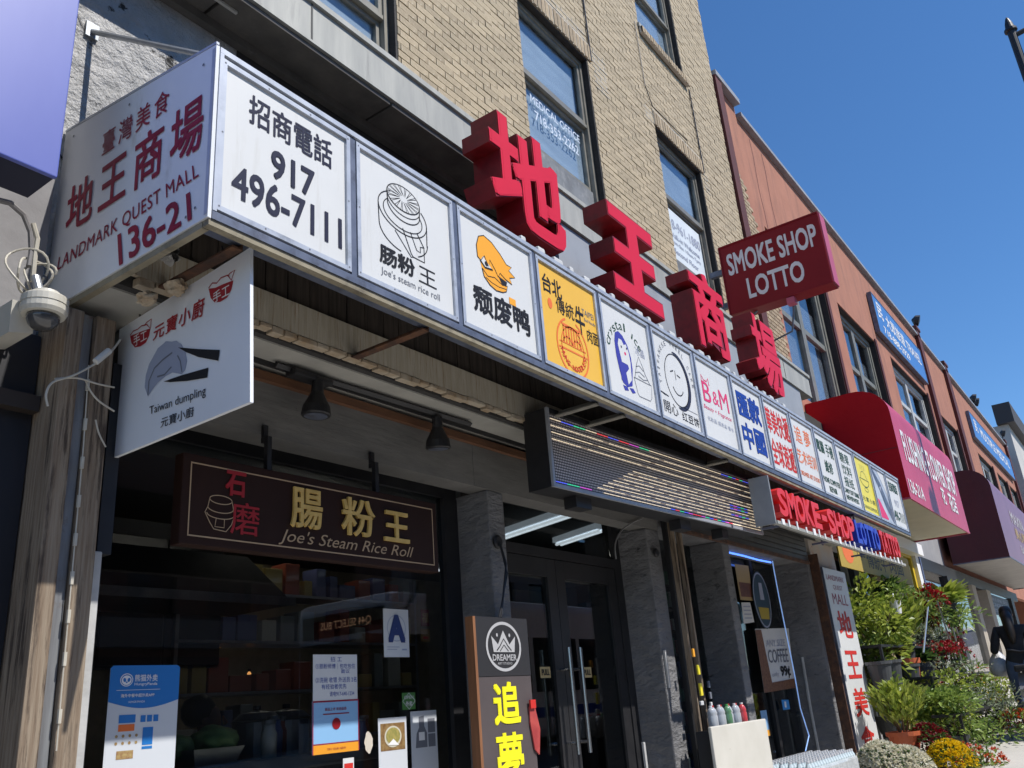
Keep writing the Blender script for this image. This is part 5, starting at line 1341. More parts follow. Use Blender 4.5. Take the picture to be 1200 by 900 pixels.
mb = MB(); mb.text(F, "OPEN", 0.15 * W, 0.62 * H, 0.85 * W, 0.82 * H, 0.001, 0.01); mb.text(F, "外卖", 0.25 * W, 0.2 * H, 0.75 * W, 0.5 * H, 0.001, 0.02); mb.arc(F, 0.5 * W, 0.5 * H, 0.48 * W, 0.48 * H, 0.004, 0.002, n=4); mb.build("lettering", M_paper, t)
t, F, W, H = sheet("sticker", "small red and white sticker at the bottom of the window below the blue poster", "sticker", 402, 889, 415, 912, M_paper)
mb = MB(); mb.rect(F, 0.1 * W, 0.35 * H, 0.9 * W, 0.75 * H, 0.001); mb.build("print", M_red2, t)
t, F, W, H = sheet("red_notice", "red card hanging inside the glass right of the letter A card", "notice", 493, 714, 503, 734, mat("notice_red", (0.26, 0.02, 0.03), 0.6), y=3.44)
mb = MB(); mb.text(F, "福", 0.1 * W, 0.2 * H, 0.9 * W, 0.8 * H, 0.002); mb.build("lettering", M_gold, t)
t, F, W, H = sheet("amber_notice", "small amber card below the red card inside the glass", "notice", 493, 737, 504, 752, mat("notice_amber", (0.42, 0.20, 0.05), 0.6), y=3.44)
mb = MB(); mb.rect(F, 0.2 * W, 0.2 * H, 0.8 * W, 0.4 * H, 0.002); mb.build("print", M_red2, t)
c = P(432, 870, YG)
t = thing("paper_cut_out", "white round paper cut-out on the glass beside the blue poster", "cut-out", tuple(c))
F = Fr(c); mb = MB(); mb.poly(F, [(0.028 * math.cos(k * 0.314) * (1 + 0.12 * math.sin(k * 2.1)), 0.05 * math.sin(k * 0.314) * (1 + 0.08 * math.sin(k * 1.3))) for k in range(20)], 0.0); mb.build("cut_out", mat("cream_paper", (0.55, 0.50, 0.42), 0.8), t)

# ---------------------------------------------------------------- hanging board by the doors
YR = 2.96
M_bark = mat("taupe_board", (0.085, 0.068, 0.068), 0.6, (0.07, 0.056, 0.056), 3)
a, b = P(556, 722, YR), P(616, 721, YR)
x0, x1, zt = a.x, b.x, a.z
t = thing("hanging_board", "tall hanging board with a crown emblem and yellow characters beside the doors", "sign", (x0, YR, 0.9))
F = Fr((x0, YR, zt - 1.0)); W = x1 - x0
zh = zt - P(566, 793, YR).z
mb = MB(); mb.fbox(F, 0, 0, W, 1.0 - zh, -0.03, 0.0); mb.build("board", M_bark, t)
mb = MB(); mb.fbox(F, 0, 1.0 - zh + 0.001, W, 1.0, -0.03, 0.003); mb.build("header", mat("charcoal_board", (0.020, 0.019, 0.021), 0.55), t)
mb = MB(); mb.fbox(F, -0.022, 0, -0.001, 1.0, -0.05, 0.004); mb.build("wood_edge", mat("raw_wood_edge", (0.26, 0.11, 0.045), 0.75, (0.18, 0.075, 0.03), 4, stretch=(8, 8, 0.6)), t)
mb = MB(); cy = 1.0 - zh * 0.5
mb.arc(F, W * 0.5, cy, W * 0.32, zh * 0.40, 0.016, 0.005, n=40)
mb.poly(F, [(W * 0.30, cy - 0.03), (W * 0.27, cy + 0.055), (W * 0.39, cy + 0.01), (W * 0.5, cy + 0.085), (W * 0.61, cy + 0.01), (W * 0.73, cy + 0.055), (W * 0.70, cy - 0.03)], 0.005)
for q in (0.38, 0.62): mb.ell(F, W * q, cy + 0.06, 0.008, 0.010, 0.005, 10)
mb.text(F, "DREAMER", W * 0.27, cy - 0.075, W * 0.73, cy - 0.042, 0.005, 0.02); mb.text(F, "ART STUDIO", W * 0.36, cy - 0.095, W * 0.64, cy - 0.083, 0.005); mb.build("emblem", M_lgrey2 if False else mat("silver_print", (0.42, 0.42, 0.43), 0.5), t)
mb = MB(); mb.stroke(F, [(W * 0.36, cy - 0.022), (W * 0.42, cy + 0.0), (W * 0.5, cy + 0.04), (W * 0.58, cy + 0.0), (W * 0.64, cy - 0.022)], 0.007, 0.006); mb.stroke(F, [(W * 0.42, cy - 0.025), (W * 0.5, cy + 0.008), (W * 0.58, cy - 0.025)], 0.006, 0.006); mb.build("emblem_lines", M_black, t)
M_neony = mat("fluorescent_yellow_print", (0.85, 0.78, 0.01), 0.5)
tb = 1.0 - zh
mb = MB(); mb.text(F, "追", W * 0.24, tb - 0.245, W * 0.74, tb - 0.03, 0.002, 0.03); mb.text(F, "夢", W * 0.24, tb - 0.52, W * 0.74, tb - 0.285, 0.002, 0.025); mb.build("lettering", M_neony, t)
mb = MB()
mb.tube([(x0 + W * 0.5, YR + 0.0, zt), (4.19, 3.03, 2.36), (4.20, 3.075, 2.50)], 0.006, 6); mb.tube([(x0 + W * 0.46, YR, zt), (4.18, 3.02, 2.30), (4.20, 3.075, 2.49)], 0.005, 6); mb.build("cord", M_blk, t)
c = P(630, 850, YR - 0.02)
t = thing("red_pennant", "red plastic pennant clipped to the right edge of the hanging board", "pennant", tuple(c))
F = Fr((c.x, YR - 0.012, c.z)); mb = MB(); mb.prism([F.pt(*q) for q in ((-0.05, 0.10), (0.0, 0.10), (0.035, -0.02), (0.01, -0.15), (-0.03, -0.12), (-0.055, 0.02))], (0, 0.008, 0)); mb.build("flag", mat("red_plastic_film", (0.50, 0.09, 0.08), 0.25, (0.35, 0.05, 0.05), 9, coat=0.5), t)
mb = MB(); mb.fbox(F, -0.055, 0.09, -0.005, 0.135, 0.001, 0.012); mb.build("clip", M_red2, t)

# ---------------------------------------------------------------- inside the restaurant
M_skin = mat("skin", (0.40, 0.20, 0.13), 0.55, (0.36, 0.17, 0.11), 9)
def person(label, joints, edges, root, zones, mats, name="person", hair=None):
    """one continuous skinned body; zones(point) picks the clothing"""
    names = list(joints)
    me = bpy.data.meshes.new("figure")
    me.from_pydata([joints[k][0] for k in names], [(names.index(a_), names.index(b_)) for a_, b_ in edges], []) if False else me.from_pydata([joints[k][0] for k in names], [(names.index(a_), names.index(b_)) for a_, b_ in edges], [])
    o = bpy.data.objects.new("figure", me); COL.objects.link(o)
    md = o.modifiers.new("skin", 'SKIN')
    sv = me.skin_vertices[0].data
    for i, k in enumerate(names):
        r = joints[k][1]
        sv[i].radius = (r, r) if isinstance(r, (int, float)) else r
        sv[i].use_root = (k == root)
    sb = o.modifiers.new("sub", 'SUBSURF'); sb.levels = 2; sb.render_levels = 2
    bpy.context.view_layer.update()
    dg = bpy.context.evaluated_depsgraph_get()
    ev = bpy.data.meshes.new_from_object(o.evaluated_get(dg))
    bpy.data.objects.remove(o)
    for m in mats: ev.materials.append(m)
    for f in ev.polygons:
        f.material_index = zones(f.center); f.use_smooth = True
    return ev
def figure(height=1.66, lean=0.0, arm_l=None, arm_r=None, step=0.0):
    """standing body facing +X, joints in metres"""
    H_ = height
    J = {"pelvis": ((0, 0, 0.53 * H_), (0.125, 0.155)), "waist": ((0.01, 0, 0.62 * H_), (0.105, 0.14)), "chest": ((lean * 0.5, 0, 0.735 * H_), (0.135, 0.185)),
         "neckb": ((lean, 0, 0.825 * H_), (0.07, 0.08)), "neck": ((lean + 0.01, 0, 0.86 * H_), 0.052), "jaw": ((lean + 0.035, 0, 0.895 * H_), (0.066, 0.064)), "face": ((lean + 0.03, 0, 0.935 * H_), (0.088, 0.074)), "crown": ((lean + 0.005, 0, 0.972 * H_), (0.08, 0.068))}
    E_ = [("pelvis", "waist"), ("waist", "chest"), ("chest", "neckb"), ("neckb", "neck"), ("neck", "jaw"), ("jaw", "face"), ("face", "crown")]
    for s, nm, arm, st in ((1, "l", arm_l, step), (-1, "r", arm_r, -step)):
        el, wr = arm or ((0.0 + lean, s * 0.26, 0.60 * H_), (0.08 + lean, s * 0.25, 0.48 * H_))
        J["sh" + nm] = ((lean * 0.8, s * 0.175, 0.80 * H_), 0.075); J["el" + nm] = (el, 0.058); J["wr" + nm] = (wr, 0.032)
        d = (Vector(wr) - Vector(el)).normalized()
        J["ha" + nm] = (tuple(Vector(wr) + d * 0.07), (0.036, 0.024)); J["fi" + nm] = (tuple(Vector(wr) + d * 0.15), (0.026, 0.014)); J["th" + nm] = (tuple(Vector(wr) + d * 0.07 + Vector((0.045, -s * 0.01, 0))), 0.013)
        J["hip" + nm] = ((0, s * 0.095, 0.49 * H_), 0.10); J["kn" + nm] = ((0.03 + st * 0.6, s * 0.105, 0.275 * H_), 0.066); J["an" + nm] = ((st, s * 0.11, 0.05 * H_), 0.045); J["to" + nm] = ((st + 0.15, s * 0.12, 0.022 * H_), (0.042, 0.026))
        E_ += [("chest", "sh" + nm), ("sh" + nm, "el" + nm), ("el" + nm, "wr" + nm), ("wr" + nm, "ha" + nm), ("ha" + nm, "fi" + nm), ("ha" + nm, "th" + nm), ("pelvis", "hip" + nm), ("hip" + nm, "kn" + nm), ("kn" + nm, "an" + nm), ("an" + nm, "to" + nm)]
    return J, E_
def put_person(label, loc, rotz, J, E_, zones, mats, height):
    ev = person(label, J, E_, "pelvis", zones, mats)
    t = thing("person", label, "person", loc, rotz)
    o = bpy.data.objects.new("body", ev); COL.objects.link(o); o.parent = t
    return t
M_dkcloth = mat("black_cloth", (0.016, 0.016, 0.018), 0.9, (0.025, 0.025, 0.027), 12, bump=0.003)
M_hair = mat("dark_hair", (0.012, 0.009, 0.008), 0.5, (0.02, 0.015, 0.012), 30, stretch=(6, 6, 1))
c = P(238, 842, 4.4)
Hc = 1.66
zf = c.z - 0.935 * Hc
J, E_ = figure(Hc, 0.10, ((0.16, 0.24, 0.62 * Hc), (0.36, 0.12, 0.60 * Hc)), ((0.16, -0.24, 0.62 * Hc), (0.36, -0.12, 0.60 * Hc)))
def zc(p_):
    if p_.z > 0.865 * Hc: return 1
    if p_.x > 0.34 and p_.z < 0.7 * Hc and p_.z > 0.55 * Hc: return 1
    return 0
t = put_person("cook in dark clothes bending over the counter behind the window", (c.x - 0.12, 4.4, zf), math.radians(-25), J, E_, zc, [M_dkcloth, M_skin], Hc)
def hair_cap(t, Hh, lean, m, long=0.0):
    mb = MB()
    prof = [(0.0, 0.098), (0.05, 0.09), (0.078, 0.055), (0.086, 0.01), (0.082, -0.04), (0.075, -0.07 - long * 0.4), (0.06, -0.09 - long)]
    mb.lathe((lean - 0.015, 0, 0.945 * Hh), prof[:6], 18)
    if long > 0:
        mb.tube([(lean - 0.05, 0, 0.95 * Hh), (lean - 0.085, 0, 0.90 * Hh), (lean - 0.125, 0, 0.83 * Hh), (lean - 0.155, 0, 0.74 * Hh), (lean - 0.15, 0, 0.68 * Hh)], [0.06, 0.07, 0.065, 0.055, 0.02], 12)
    mb.build("hair", m, t, local=True, smooth=True)
    mb = MB()
    for s in (-1, 1): mb.lathe((lean + 0.015, s * 0.078, 0.925 * Hh), [(0.0, -0.008), (0.018, -0.006), (0.022, 0.0), (0.014, 0.008), (0.0, 0.01)], 10, (0.3, s, 0))
    mb.build("ear", M_skin, t, local=True)
    mb = MB(); mb.lathe((lean + 0.105, 0, 0.922 * Hh), [(0.0, -0.02), (0.014, -0.015), (0.010, 0.01), (0.004, 0.03)], 8, (-0.35, 0, 1)); mb.build("nose", M_skin, t, local=True)
    mb = MB()
    for s in (-1, 1): mb.lathe((lean + 0.098, s * 0.033, 0.942 * Hh), [(0.0, -0.004), (0.012, 0.0), (0.0, 0.008)], 8, (1, 0, 0))
    mb.build("eye", M_blk, t, local=True)
    mb = MB(); mb.box(lean + 0.088, lean + 0.098, -0.022, 0.022, 0.900 * Hh - 0.004, 0.900 * Hh + 0.004); mb.build("mouth", M_redp, t, local=True)
mb = MB(); mb.lathe((0.075, 0, 0.952 * Hc), [(0.0, 0.095), (0.05, 0.088), (0.082, 0.055), (0.094, 0.01), (0.085, -0.03), (0.06, -0.06)], 18, (-0.35, 0, 1)); mb.build("hair", M_hair, t, local=True, smooth=True)
mb = MB()
for s in (-1, 1): mb.lathe((0.10, s * 0.078, 0.925 * Hc), [(0.0, -0.008), (0.018, -0.006), (0.022, 0.0), (0.014, 0.008), (0.0, 0.01)], 10, (0.3, s, 0))
mb.build("ear", M_skin, t, local=True)
mb = MB(); mb.lathe((0.215, 0, 0.922 * Hc), [(0.0, -0.02), (0.014, -0.015), (0.010, 0.01), (0.004, 0.03)], 8, (-0.35, 0, 1)); mb.build("nose", M_skin, t, local=True)
cz = P(235, 897, 3.75).z
t = thing("counter", "dark steel kitchen counter behind the shop window", "counter", (3.0, 3.9, gz(3)))
mb = MB(); mb.cbox(1.85, 4.05, 3.60, 4.12, cz - 0.06, cz, 0.008); mb.build("top", mat("dull_steel", (0.16, 0.16, 0.17), 0.35, (0.12, 0.12, 0.13), 6, metal=0.7), t)
mb = MB(); mb.box(1.9, 4.0, 3.66, 4.08, 0.2, cz - 0.061); mb.build("cabinet", M_int, t)
a = P(236, 885, 3.78)
t = thing("cabbage_tray", "shallow steel tray under the cabbages behind the window", "tray", (a.x, 3.78, cz))
mb = MB(); mb.lathe((a.x, 3.78, cz), [(0.15, 0.0), (0.19, 0.07), (0.195, 0.07), (0.155, -0.0)], 4); mb.build("tray", mat("dull_steel2", (0.30, 0.28, 0.24), 0.4, metal=0.5), t)
M_cab = mat("cabbage_green", (0.13, 0.22, 0.045), 0.6, (0.22, 0.32, 0.10), 9, bump=0.01, bscale=20)
def cabbage(c_, r, label):
    bm = bmesh.new(); bmesh.ops.create_icosphere(bm, subdivisions=4, radius=r)
    for v in bm.verts:
        n_ = v.co.normalized()
        f = 1 + 0.07 * math.sin(7 * n_.x + 3 * n_.z) + 0.05 * math.sin(15 * n_.y + 9 * n_.x) + 0.03 * math.sin(31 * n_.z + 22 * n_.y)
        v.co = Vector((n_.x * r * f * 1.15, n_.y * r * f, n_.z * r * f * 0.72)) + Vector(c_)
    bm.verts.index_update(); mb = MB(); mb.add([v.co for v in bm.verts], [[v.index for v in f.verts] for f in bm.faces]); bm.free()
    return mb.build("cabbage", M_cab, label=label, cat="cabbage", group="cabbages on the counter", smooth=True, loc=tuple(c_))
cabbage((a.x + 0.05, 3.76, cz + 0.095), 0.10, "large pale green cabbage in the tray behind the window")
cabbage((a.x - 0.12, 3.80, cz + 0.085), 0.075, "smaller cabbage half hidden beside the blue and white poster")
sh = thing("tiled_wall", "dark tiled kitchen wall behind the shop window", "wall", (2.8, 4.9, 2.0))
mb = MB(); mb.box(1.72, 4.10, 5.60, 5.66, 2.0, 3.0); mb.build("backing", mat("grey_grout", (0.10, 0.10, 0.105), 0.8), sh)
M_tile = mat("charcoal_tile", (0.022, 0.022, 0.026), 0.3, (0.028, 0.028, 0.032), 3)
for r_ in range(2):
    for k in range(5):
        mb = MB(); mb.cbox(1.76 + k * 0.47, 1.76 + k * 0.47 + 0.455, 5.585, 5.599, 2.02 + r_ * 0.44, 2.02 + r_ * 0.44 + 0.425, 0.004); mb.build("tile", M_tile, sh)

# kitchen clutter on the counter and glints at the back
M_steel = mat("steel_ware", (0.35, 0.35, 0.36), 0.3, (0.25, 0.25, 0.26), 8, metal=0.8)
M_ware = [mat("ware_%d" % i, c_, 0.35, coat=0.3) for i, c_ in enumerate(((0.45, 0.44, 0.40), (0.10, 0.12, 0.25), (0.30, 0.08, 0.05), (0.35, 0.27, 0.10), (0.20, 0.22, 0.22)))]
krg = random.Random(5)
for i in range(10):
    x_ = 3.02 + i * 0.105; y_ = 3.70 + 0.09 * (i % 3); h_ = krg.uniform(0.08, 0.20); r_ = krg.uniform(0.025, 0.042)
    t = thing("jar", ["pale jar", "blue jar", "dark red jar", "amber jar", "grey jar"][i % 5] + [" beside the cabbages on the counter", " farther along the counter behind the glass"][i // 5], "jar", (x_, y_, cz), group="jars on the kitchen counter")
    mb = MB(); mb.lathe((x_, y_, cz), [(0.0, 0.0), (r_, 0.0), (r_ * 1.05, h_ * 0.7), (r_ * 0.8, h_ * 0.85), (r_ * 0.8, h_)], 14); mb.build("jar", M_ware[i % 5], t, smooth=True)
    mb = MB(); mb.lathe((x_, y_, cz + h_ + 0.001), [(r_ * 0.9, 0.0), (r_ * 0.9, 0.018), (0.0, 0.02)], 14); mb.build("lid", M_steel, t)
for i, (px, py) in enumerate(((300, 880), (335, 868))):
    a = P(px, py, 3.95)
    t = thing("steamer_pot", ["left of two steel steamer pots behind the counter", "right of two steel steamer pots behind the counter"][i], "pot", (a.x, 3.95, cz), group="steel pots")
    mb = MB(); mb.lathe((a.x, 3.95, cz), [(0.0, 0.0), (0.12, 0.0), (0.125, 0.17), (0.135, 0.175), (0.0, 0.18)], 20); mb.build("pot", M_steel, t)
    mb = MB(); mb.lathe((a.x, 3.95, cz + 0.181), [(0.13, 0.0), (0.09, 0.035), (0.0, 0.05)], 20); l_ = mb.build("lid", M_steel, t); mb = MB(); mb.lathe((a.x, 3.95, cz + 0.232), [(0.02, 0.0), (0.02, 0.02), (0.0, 0.022)], 10); mb.build("knob", M_blk, l_)
for i, (px, py) in enumerate(((258, 757), (233, 776), (258, 799), (180, 748), (292, 790))):
    a = P(px, py, 6.2)
    t = thing("small_lamp", "amber lamp glowing " + ["at the back above the cook", "upper left of the cook's head", "just above the cook's hair", "behind the top of the blue and white poster", "right of the cook"][i], "lamp", tuple(a), group="amber lamps at the back of the restaurant")
    mb = MB(); mb.lathe(a, [(0.0, -0.015), (0.015, -0.01), (0.017, 0.005), (0.007, 0.02)], 10); mb.build("bulb", emit("amber_bulb", (1.0, 0.42, 0.12), 1.2), t)
    mb = MB(); mb.lathe(a, [(0.012, 0.0205), (0.014, 0.04), (0.0, 0.045)], 8); mb.build("socket", M_blk, t)
a, b = P(178, 744, 6.6), P(248, 758, 6.6)
t = thing("menu_board", "dim yellow menu sign at the back of the restaurant", "menu", (a.x, 6.6, b.z))
mb = MB(); mb.cbox(a.x, b.x, 6.6, 6.64, b.z, a.z + 0.05, 0.006); mb.build("board", M_brn if "M_brn" in globals() else mat("menu_brown", (0.10, 0.06, 0.025), 0.6), t)
F = Fr((a.x, 6.6, b.z)); mb = MB(); mb.text(F, "石磨腸粉", 0.05, 0.03, b.x - a.x - 0.05, a.z + 0.02 - b.z, 0.004, 0.01); mb.build("lettering", M_goldline, t)
for i, (px0, py0, px1, py1) in enumerate(((340, 690, 375, 720), (395, 688, 432, 716))):
    a, b = P(px0, py0, 7.9), P(px1, py1, 7.9)
    t = thing("framed_menu", ["left framed menu on the restaurant's rear wall", "right framed menu on the restaurant's rear wall"][i], "menu", (a.x, 7.9, b.z), group="framed menus")
    mb = MB(); mb.cbox(a.x, b.x, 7.9, 7.94, b.z, a.z, 0.01); mb.build("frame", M_blk, t)
    F = Fr((a.x, 7.9, b.z)); W, H = b.x - a.x, a.z - b.z
    mb = MB(); mb.rect(F, 0.04, 0.04, W - 0.04, H - 0.04, 0.004); mb.build("sheet", M_ware[4 if i else 0], t)
ks = thing("kitchen_shelf", "dim kitchen shelves of boxes and tins behind the letter A card", "shelf", (4.3, 5.6, gz(4.3)))
for r_ in range(4):
    z_ = 1.45 + r_ * 0.36
    mb = MB(); mb.box(3.7, 6.2, 5.55, 5.85, z_, z_ + 0.02); mb.build("board", M_steel, ks)
    x_ = 3.75
    while x_ < 6.1:
        w_ = krg.uniform(0.08, 0.20); h_ = krg.uniform(0.10, 0.28)
        mb = MB(); mb.cbox(x_, x_ + w_, 5.60, 5.78, z_ + 0.021, z_ + 0.021 + h_, 0.008); mb.build("carton", M_ware[krg.randrange(5)], ks)
        x_ += w_ + krg.uniform(0.01, 0.07)
for xx_ in (3.7, 6.17):
    mb = MB(); mb.box(xx_, xx_ + 0.03, 5.55, 5.85, gz(4.3), 2.75); mb.build("upright", M_steel, ks)
hd = thing("extractor_hood", "dark steel extractor hood over the cook", "hood", (2.9, 4.5, 2.3))
mb = MB(); mb.prism([(2.3, 4.2, 2.25), (3.6, 4.2, 2.25), (3.4, 4.4, 2.55), (2.5, 4.4, 2.55)], (0, 0.6, 0)); mb.build("hood", mat("dull_steel3", (0.10, 0.10, 0.105), 0.35, (0.07, 0.07, 0.072), 5, metal=0.6), hd)
mb = MB(); mb.box(2.3, 3.6, 4.19, 4.199, 2.24, 2.29); mb.build("rim", M_steel, hd)
# ---------------------------------------------------------------- smoke shop front
smk = thing("smoke_shop_front", "dark recessed smoke-shop entrance with posters and blue neon", "shopfront", (8.3, 3.4, gz(8.3)))
mb = MB(); mb.box(6.42, 10.1, 3.12, 3.44, 2.87, 3.14); mb.build("lintel", M_dkgrey, smk)
for k in range(5):
    mb = MB(); z = 2.865 + k * 0.055; mb.cbox(6.66, 10.02, 3.045 + 0.002 * (k % 2), 3.085, z, z + 0.049, 0.006); mb.build("shutter_slat", mat("shutter_slat_steel", (0.085, 0.08, 0.075), 0.55, (0.06, 0.056, 0.052), 4, metal=0.3), smk)
mb = MB(); mb.box(6.66, 10.02, 3.03, 3.06, 2.83, 2.86); mb.build("shutter_bar", M_rust, smk)
for (a_, b_, y0, m) in ((6.44, 6.468, 2.985, M_post), (6.485, 6.555, 3.06, M_blk), (6.575, 6.605, 2.985, M_post)):  # middle black box paints the dark gap between the two timber guides
    mb = MB(); mb.cbox(a_, b_, y0, y0 + 0.045, gz(6.5) - 0.05, 3.0, 0.006); mb.build("shutter_guide", m, smk)
mb = MB(); mb.cbox(7.70, 7.86, 3.10, 3.43, gz(7.8) - 0.05, 2.869, 0.012); mb.build("column", M_dkgrey, smk)
mb = MB(); mb.cbox(10.03, 10.12, 3.07, 3.50, gz(10) - 0.05, 3.13, 0.012); mb.build("column", M_dkgrey, smk)
for (a_, b_, y0, m) in ((10.125, 10.15, 2.97, M_rust), (10.155, 10.18, 3.0, M_post)):
    mb = MB(); mb.cbox(a_, b_, y0, 3.2, gz(10) - 0.05, 2.95, 0.004); mb.build("shutter_guide", m, smk)
mb = MB(); mb.cbox(10.19, 11.12, 3.06, 3.40, gz(10.5) - 0.05, 3.14, 0.01); mb.build("pier", mat("patchy_cream_paint", (0.55, 0.44, 0.34), 0.8, (0.50, 0.48, 0.46), 4, dirt=(0.42, 0.22, 0.12), dscale=5, dlo=0.58, dhi=0.66), smk)
a, b = PXp(940, 770, 10.028), PXp(962, 893, 10.028)
mb = MB(); mb.tube([a, a.lerp(b, 0.5) + Vector((0, 0.01, 0)), b], 0.016, 6); mb.build("white_pipe", M_pale, smk)
mb = MB(); mb.box(6.66, 7.699, 3.42, 3.428, 0.3, 2.869); mb.build("side_pane", G_door, smk)
mb = MB(); mb.box(7.86, 10.03, 3.46, 3.468, 0.9, 2.869); mb.build("pane", G_door, smk)
mb = MB(); mb.box(7.87, 10.02, 3.43, 3.50, 0.45, 0.90); mb.box(9.2, 9.27, 3.43, 3.50, 0.901, 2.868); mb.build("mullion", M_blk, smk)
mb = MB(); mb.tube([P(px, py, 3.30) for px, py in ((836, 645), (852, 647), (870, 651), (888, 656), (903, 659))], 0.010, 8); mb.build("neon_tube", emit("blue_neon", (0.10, 0.25, 1.0), 1.6), smk)
mb = MB(); mb.tube([P(px, py, 3.30) for px, py in ((904, 650), (907, 668), (913, 700), (921, 740), (931, 790), (938, 830), (948, 862), (944, 880))], 0.006, 6); mb.build("neon_tube", emit("pale_blue_neon", (0.25, 0.42, 0.8), 0.5), smk)
def onwin(name, label, cat, pts, m, y=3.40, thick=0.004):
    """flat sheet whose outline was read off the photograph, on the plane of the glass"""
    q = [P(a_, b_, y) for a_, b_ in pts]
    t_ = thing(name, label, cat, tuple(q[-1]))
    mb_ = MB(); mb_.prism(q, (0, thick, 0)); mb_.build("sheet", m, t_)
    return t_, q
M_tan = mat("tan_paper", (0.36, 0.26, 0.12), 0.7); M_brn = mat("brown_poster", (0.09, 0.03, 0.02), 0.6, (0.14, 0.05, 0.03), 12)
onwin("poster", "blank grey-white paper at the top of the smoke-shop glass", "poster", [(837, 654), (849, 654), (852, 675), (840, 674)], M_pgrey)
t, q = onwin("poster", "tan and brown portrait poster in the smoke-shop window", "poster", [(861, 661), (877, 663), (883, 704), (868, 703)], M_tan)
mb = MB(); mb.prism([P(a_, b_, 3.397) for a_, b_ in ((866, 682), (880, 684), (882, 700), (869, 699))], (0, 0.002, 0)); mb.build("picture", M_brn, t)
t, q = onwin("poster", "white sheet with small print below the brown portrait poster", "poster", [(869, 706), (879, 706), (884, 729), (872, 731)], M_paper)
mb = MB()
for k in range(4): mb.add([P(871 + k * 0.6, 710 + k * 4.5, 3.398), P(879 + k * 0.8, 710 + k * 4.5, 3.398), P(879 + k * 0.8, 711.5 + k * 4.5, 3.398), P(871 + k * 0.6, 711.5 + k * 4.5, 3.398)], [(0, 1, 2, 3)])
mb.build("print", M_lgrey, t)
t, q = onwin("price_list", "tall narrow white price list on the smoke-shop column edge", "poster", [(843, 692), (851, 692), (858, 740), (868, 800), (871, 830), (860, 831), (850, 770)], M_paper)
mb = MB()
for k in range(12):
    x_, y_ = 846 + k * 1.75, 700 + k * 10.5
    mb.add([P(x_, y_, 3.396), P(x_ + 7, y_, 3.396), P(x_ + 7.4, y_ + 3.5, 3.396), P(x_ + 0.4, y_ + 3.5, 3.396)], [(0, 1, 2, 3)])
mb.build("print", M_grey, t)
c = P(893, 703, 3.38)
t = thing("oval_sticker", "dark blue oval poster with a yellow foot in the smoke-shop window", "poster", tuple(c))
F = Fr(c); mb = MB(); mb.ell(F, 0, 0, 0.24, 0.30, 0.0); mb.build("disc", mat("petrol_blue", (0.02, 0.05, 0.075), 0.5), t)
mb = MB(); mb.arc(F, 0, 0, 0.22, 0.28, 0.016, 0.002); mb.poly(F, [(-0.05, 0.0), (-0.03, 0.18), (0.06, 0.18), (0.07, 0.0)], 0.002); mb.build("emblem", M_lgrey, t)
mb = MB(); mb.poly(F, [(-0.15, -0.08), (0.15, -0.08), (0.12, -0.20), (-0.12, -0.20)], 0.003); mb.build("yellow_foot", mat("mustard", (0.40, 0.30, 0.03), 0.6), t)
t, q = onwin("coffee_poster", "white poster reading any size COFFEE only 99c with a photo of beans", "poster", [(885, 737), (924, 736), (932, 806), (896, 812)], M_paper)
def cq(s_, tl, tr, br, bl, m, bold=0.0):
    mb_ = MB(); text_quad(mb_, s_, *[P(*c_, 3.40) for c_ in (tl, tr, br, bl)], Vector((0, -1, 0)), 0.004, bold); mb_.build("lettering", m, t)
cq("ANY SIZE", (897, 750), (919, 749), (920, 757), (898, 758), M_lgrey); cq("COFFEE", (899, 762), (922, 760), (924, 776), (901, 777), M_grey, 0.01); cq("only", (904, 788), (912, 787), (913, 794), (905, 795), M_lgrey); cq("99¢", (914, 781), (924, 780), (927, 794), (916, 795), M_black, 0.03)
mb = MB(); mb.prism([P(a_, b_, 3.396) for a_, b_ in ((885, 738), (892, 738), (905, 800), (931, 795), (932, 806), (896, 812))], (0, 0.001, 0)); mb.build("bean_picture", mat("bean_brown", (0.22, 0.11, 0.05), 0.6, (0.10, 0.03, 0.02), 50), t)
t, q = onwin("sticker", "bright blue hand sticker on the smoke-shop glass below the coffee poster", "sticker", [(916, 820), (924, 820), (926, 831), (918, 832)], mat("cyan_blue", (0.03, 0.25, 0.6), 0.5))
mb = MB(); mb.prism([P(a_, b_, 3.397) for a_, b_ in ((919, 822), (921, 822), (922, 829), (920, 829))], (0, 0.001, 0)); mb.build("print", M_wprint, t)
t, q = onwin("poster", "pale blue narrow poster near the foot of the smoke-shop door", "poster", [(891, 833), (898, 832), (903, 862), (896, 864)], M_lblue)
mb = MB(); mb.prism([P(a_, b_, 3.397) for a_, b_ in ((896, 856), (902, 855), (903, 862), (897, 863))], (0, 0.001, 0)); mb.build("print", M_duck, t)
t, q = onwin("poster", "small white magazine page behind the soda bottles", "poster", [(868, 820), (880, 818), (883, 846), (870, 846)], M_paper)
mb = MB(); mb.prism([P(a_, b_, 3.397) for a_, b_ in ((873, 833), (878, 831), (880, 841), (874, 841))], (0, 0.001, 0)); mb.build("print", M_green, t)
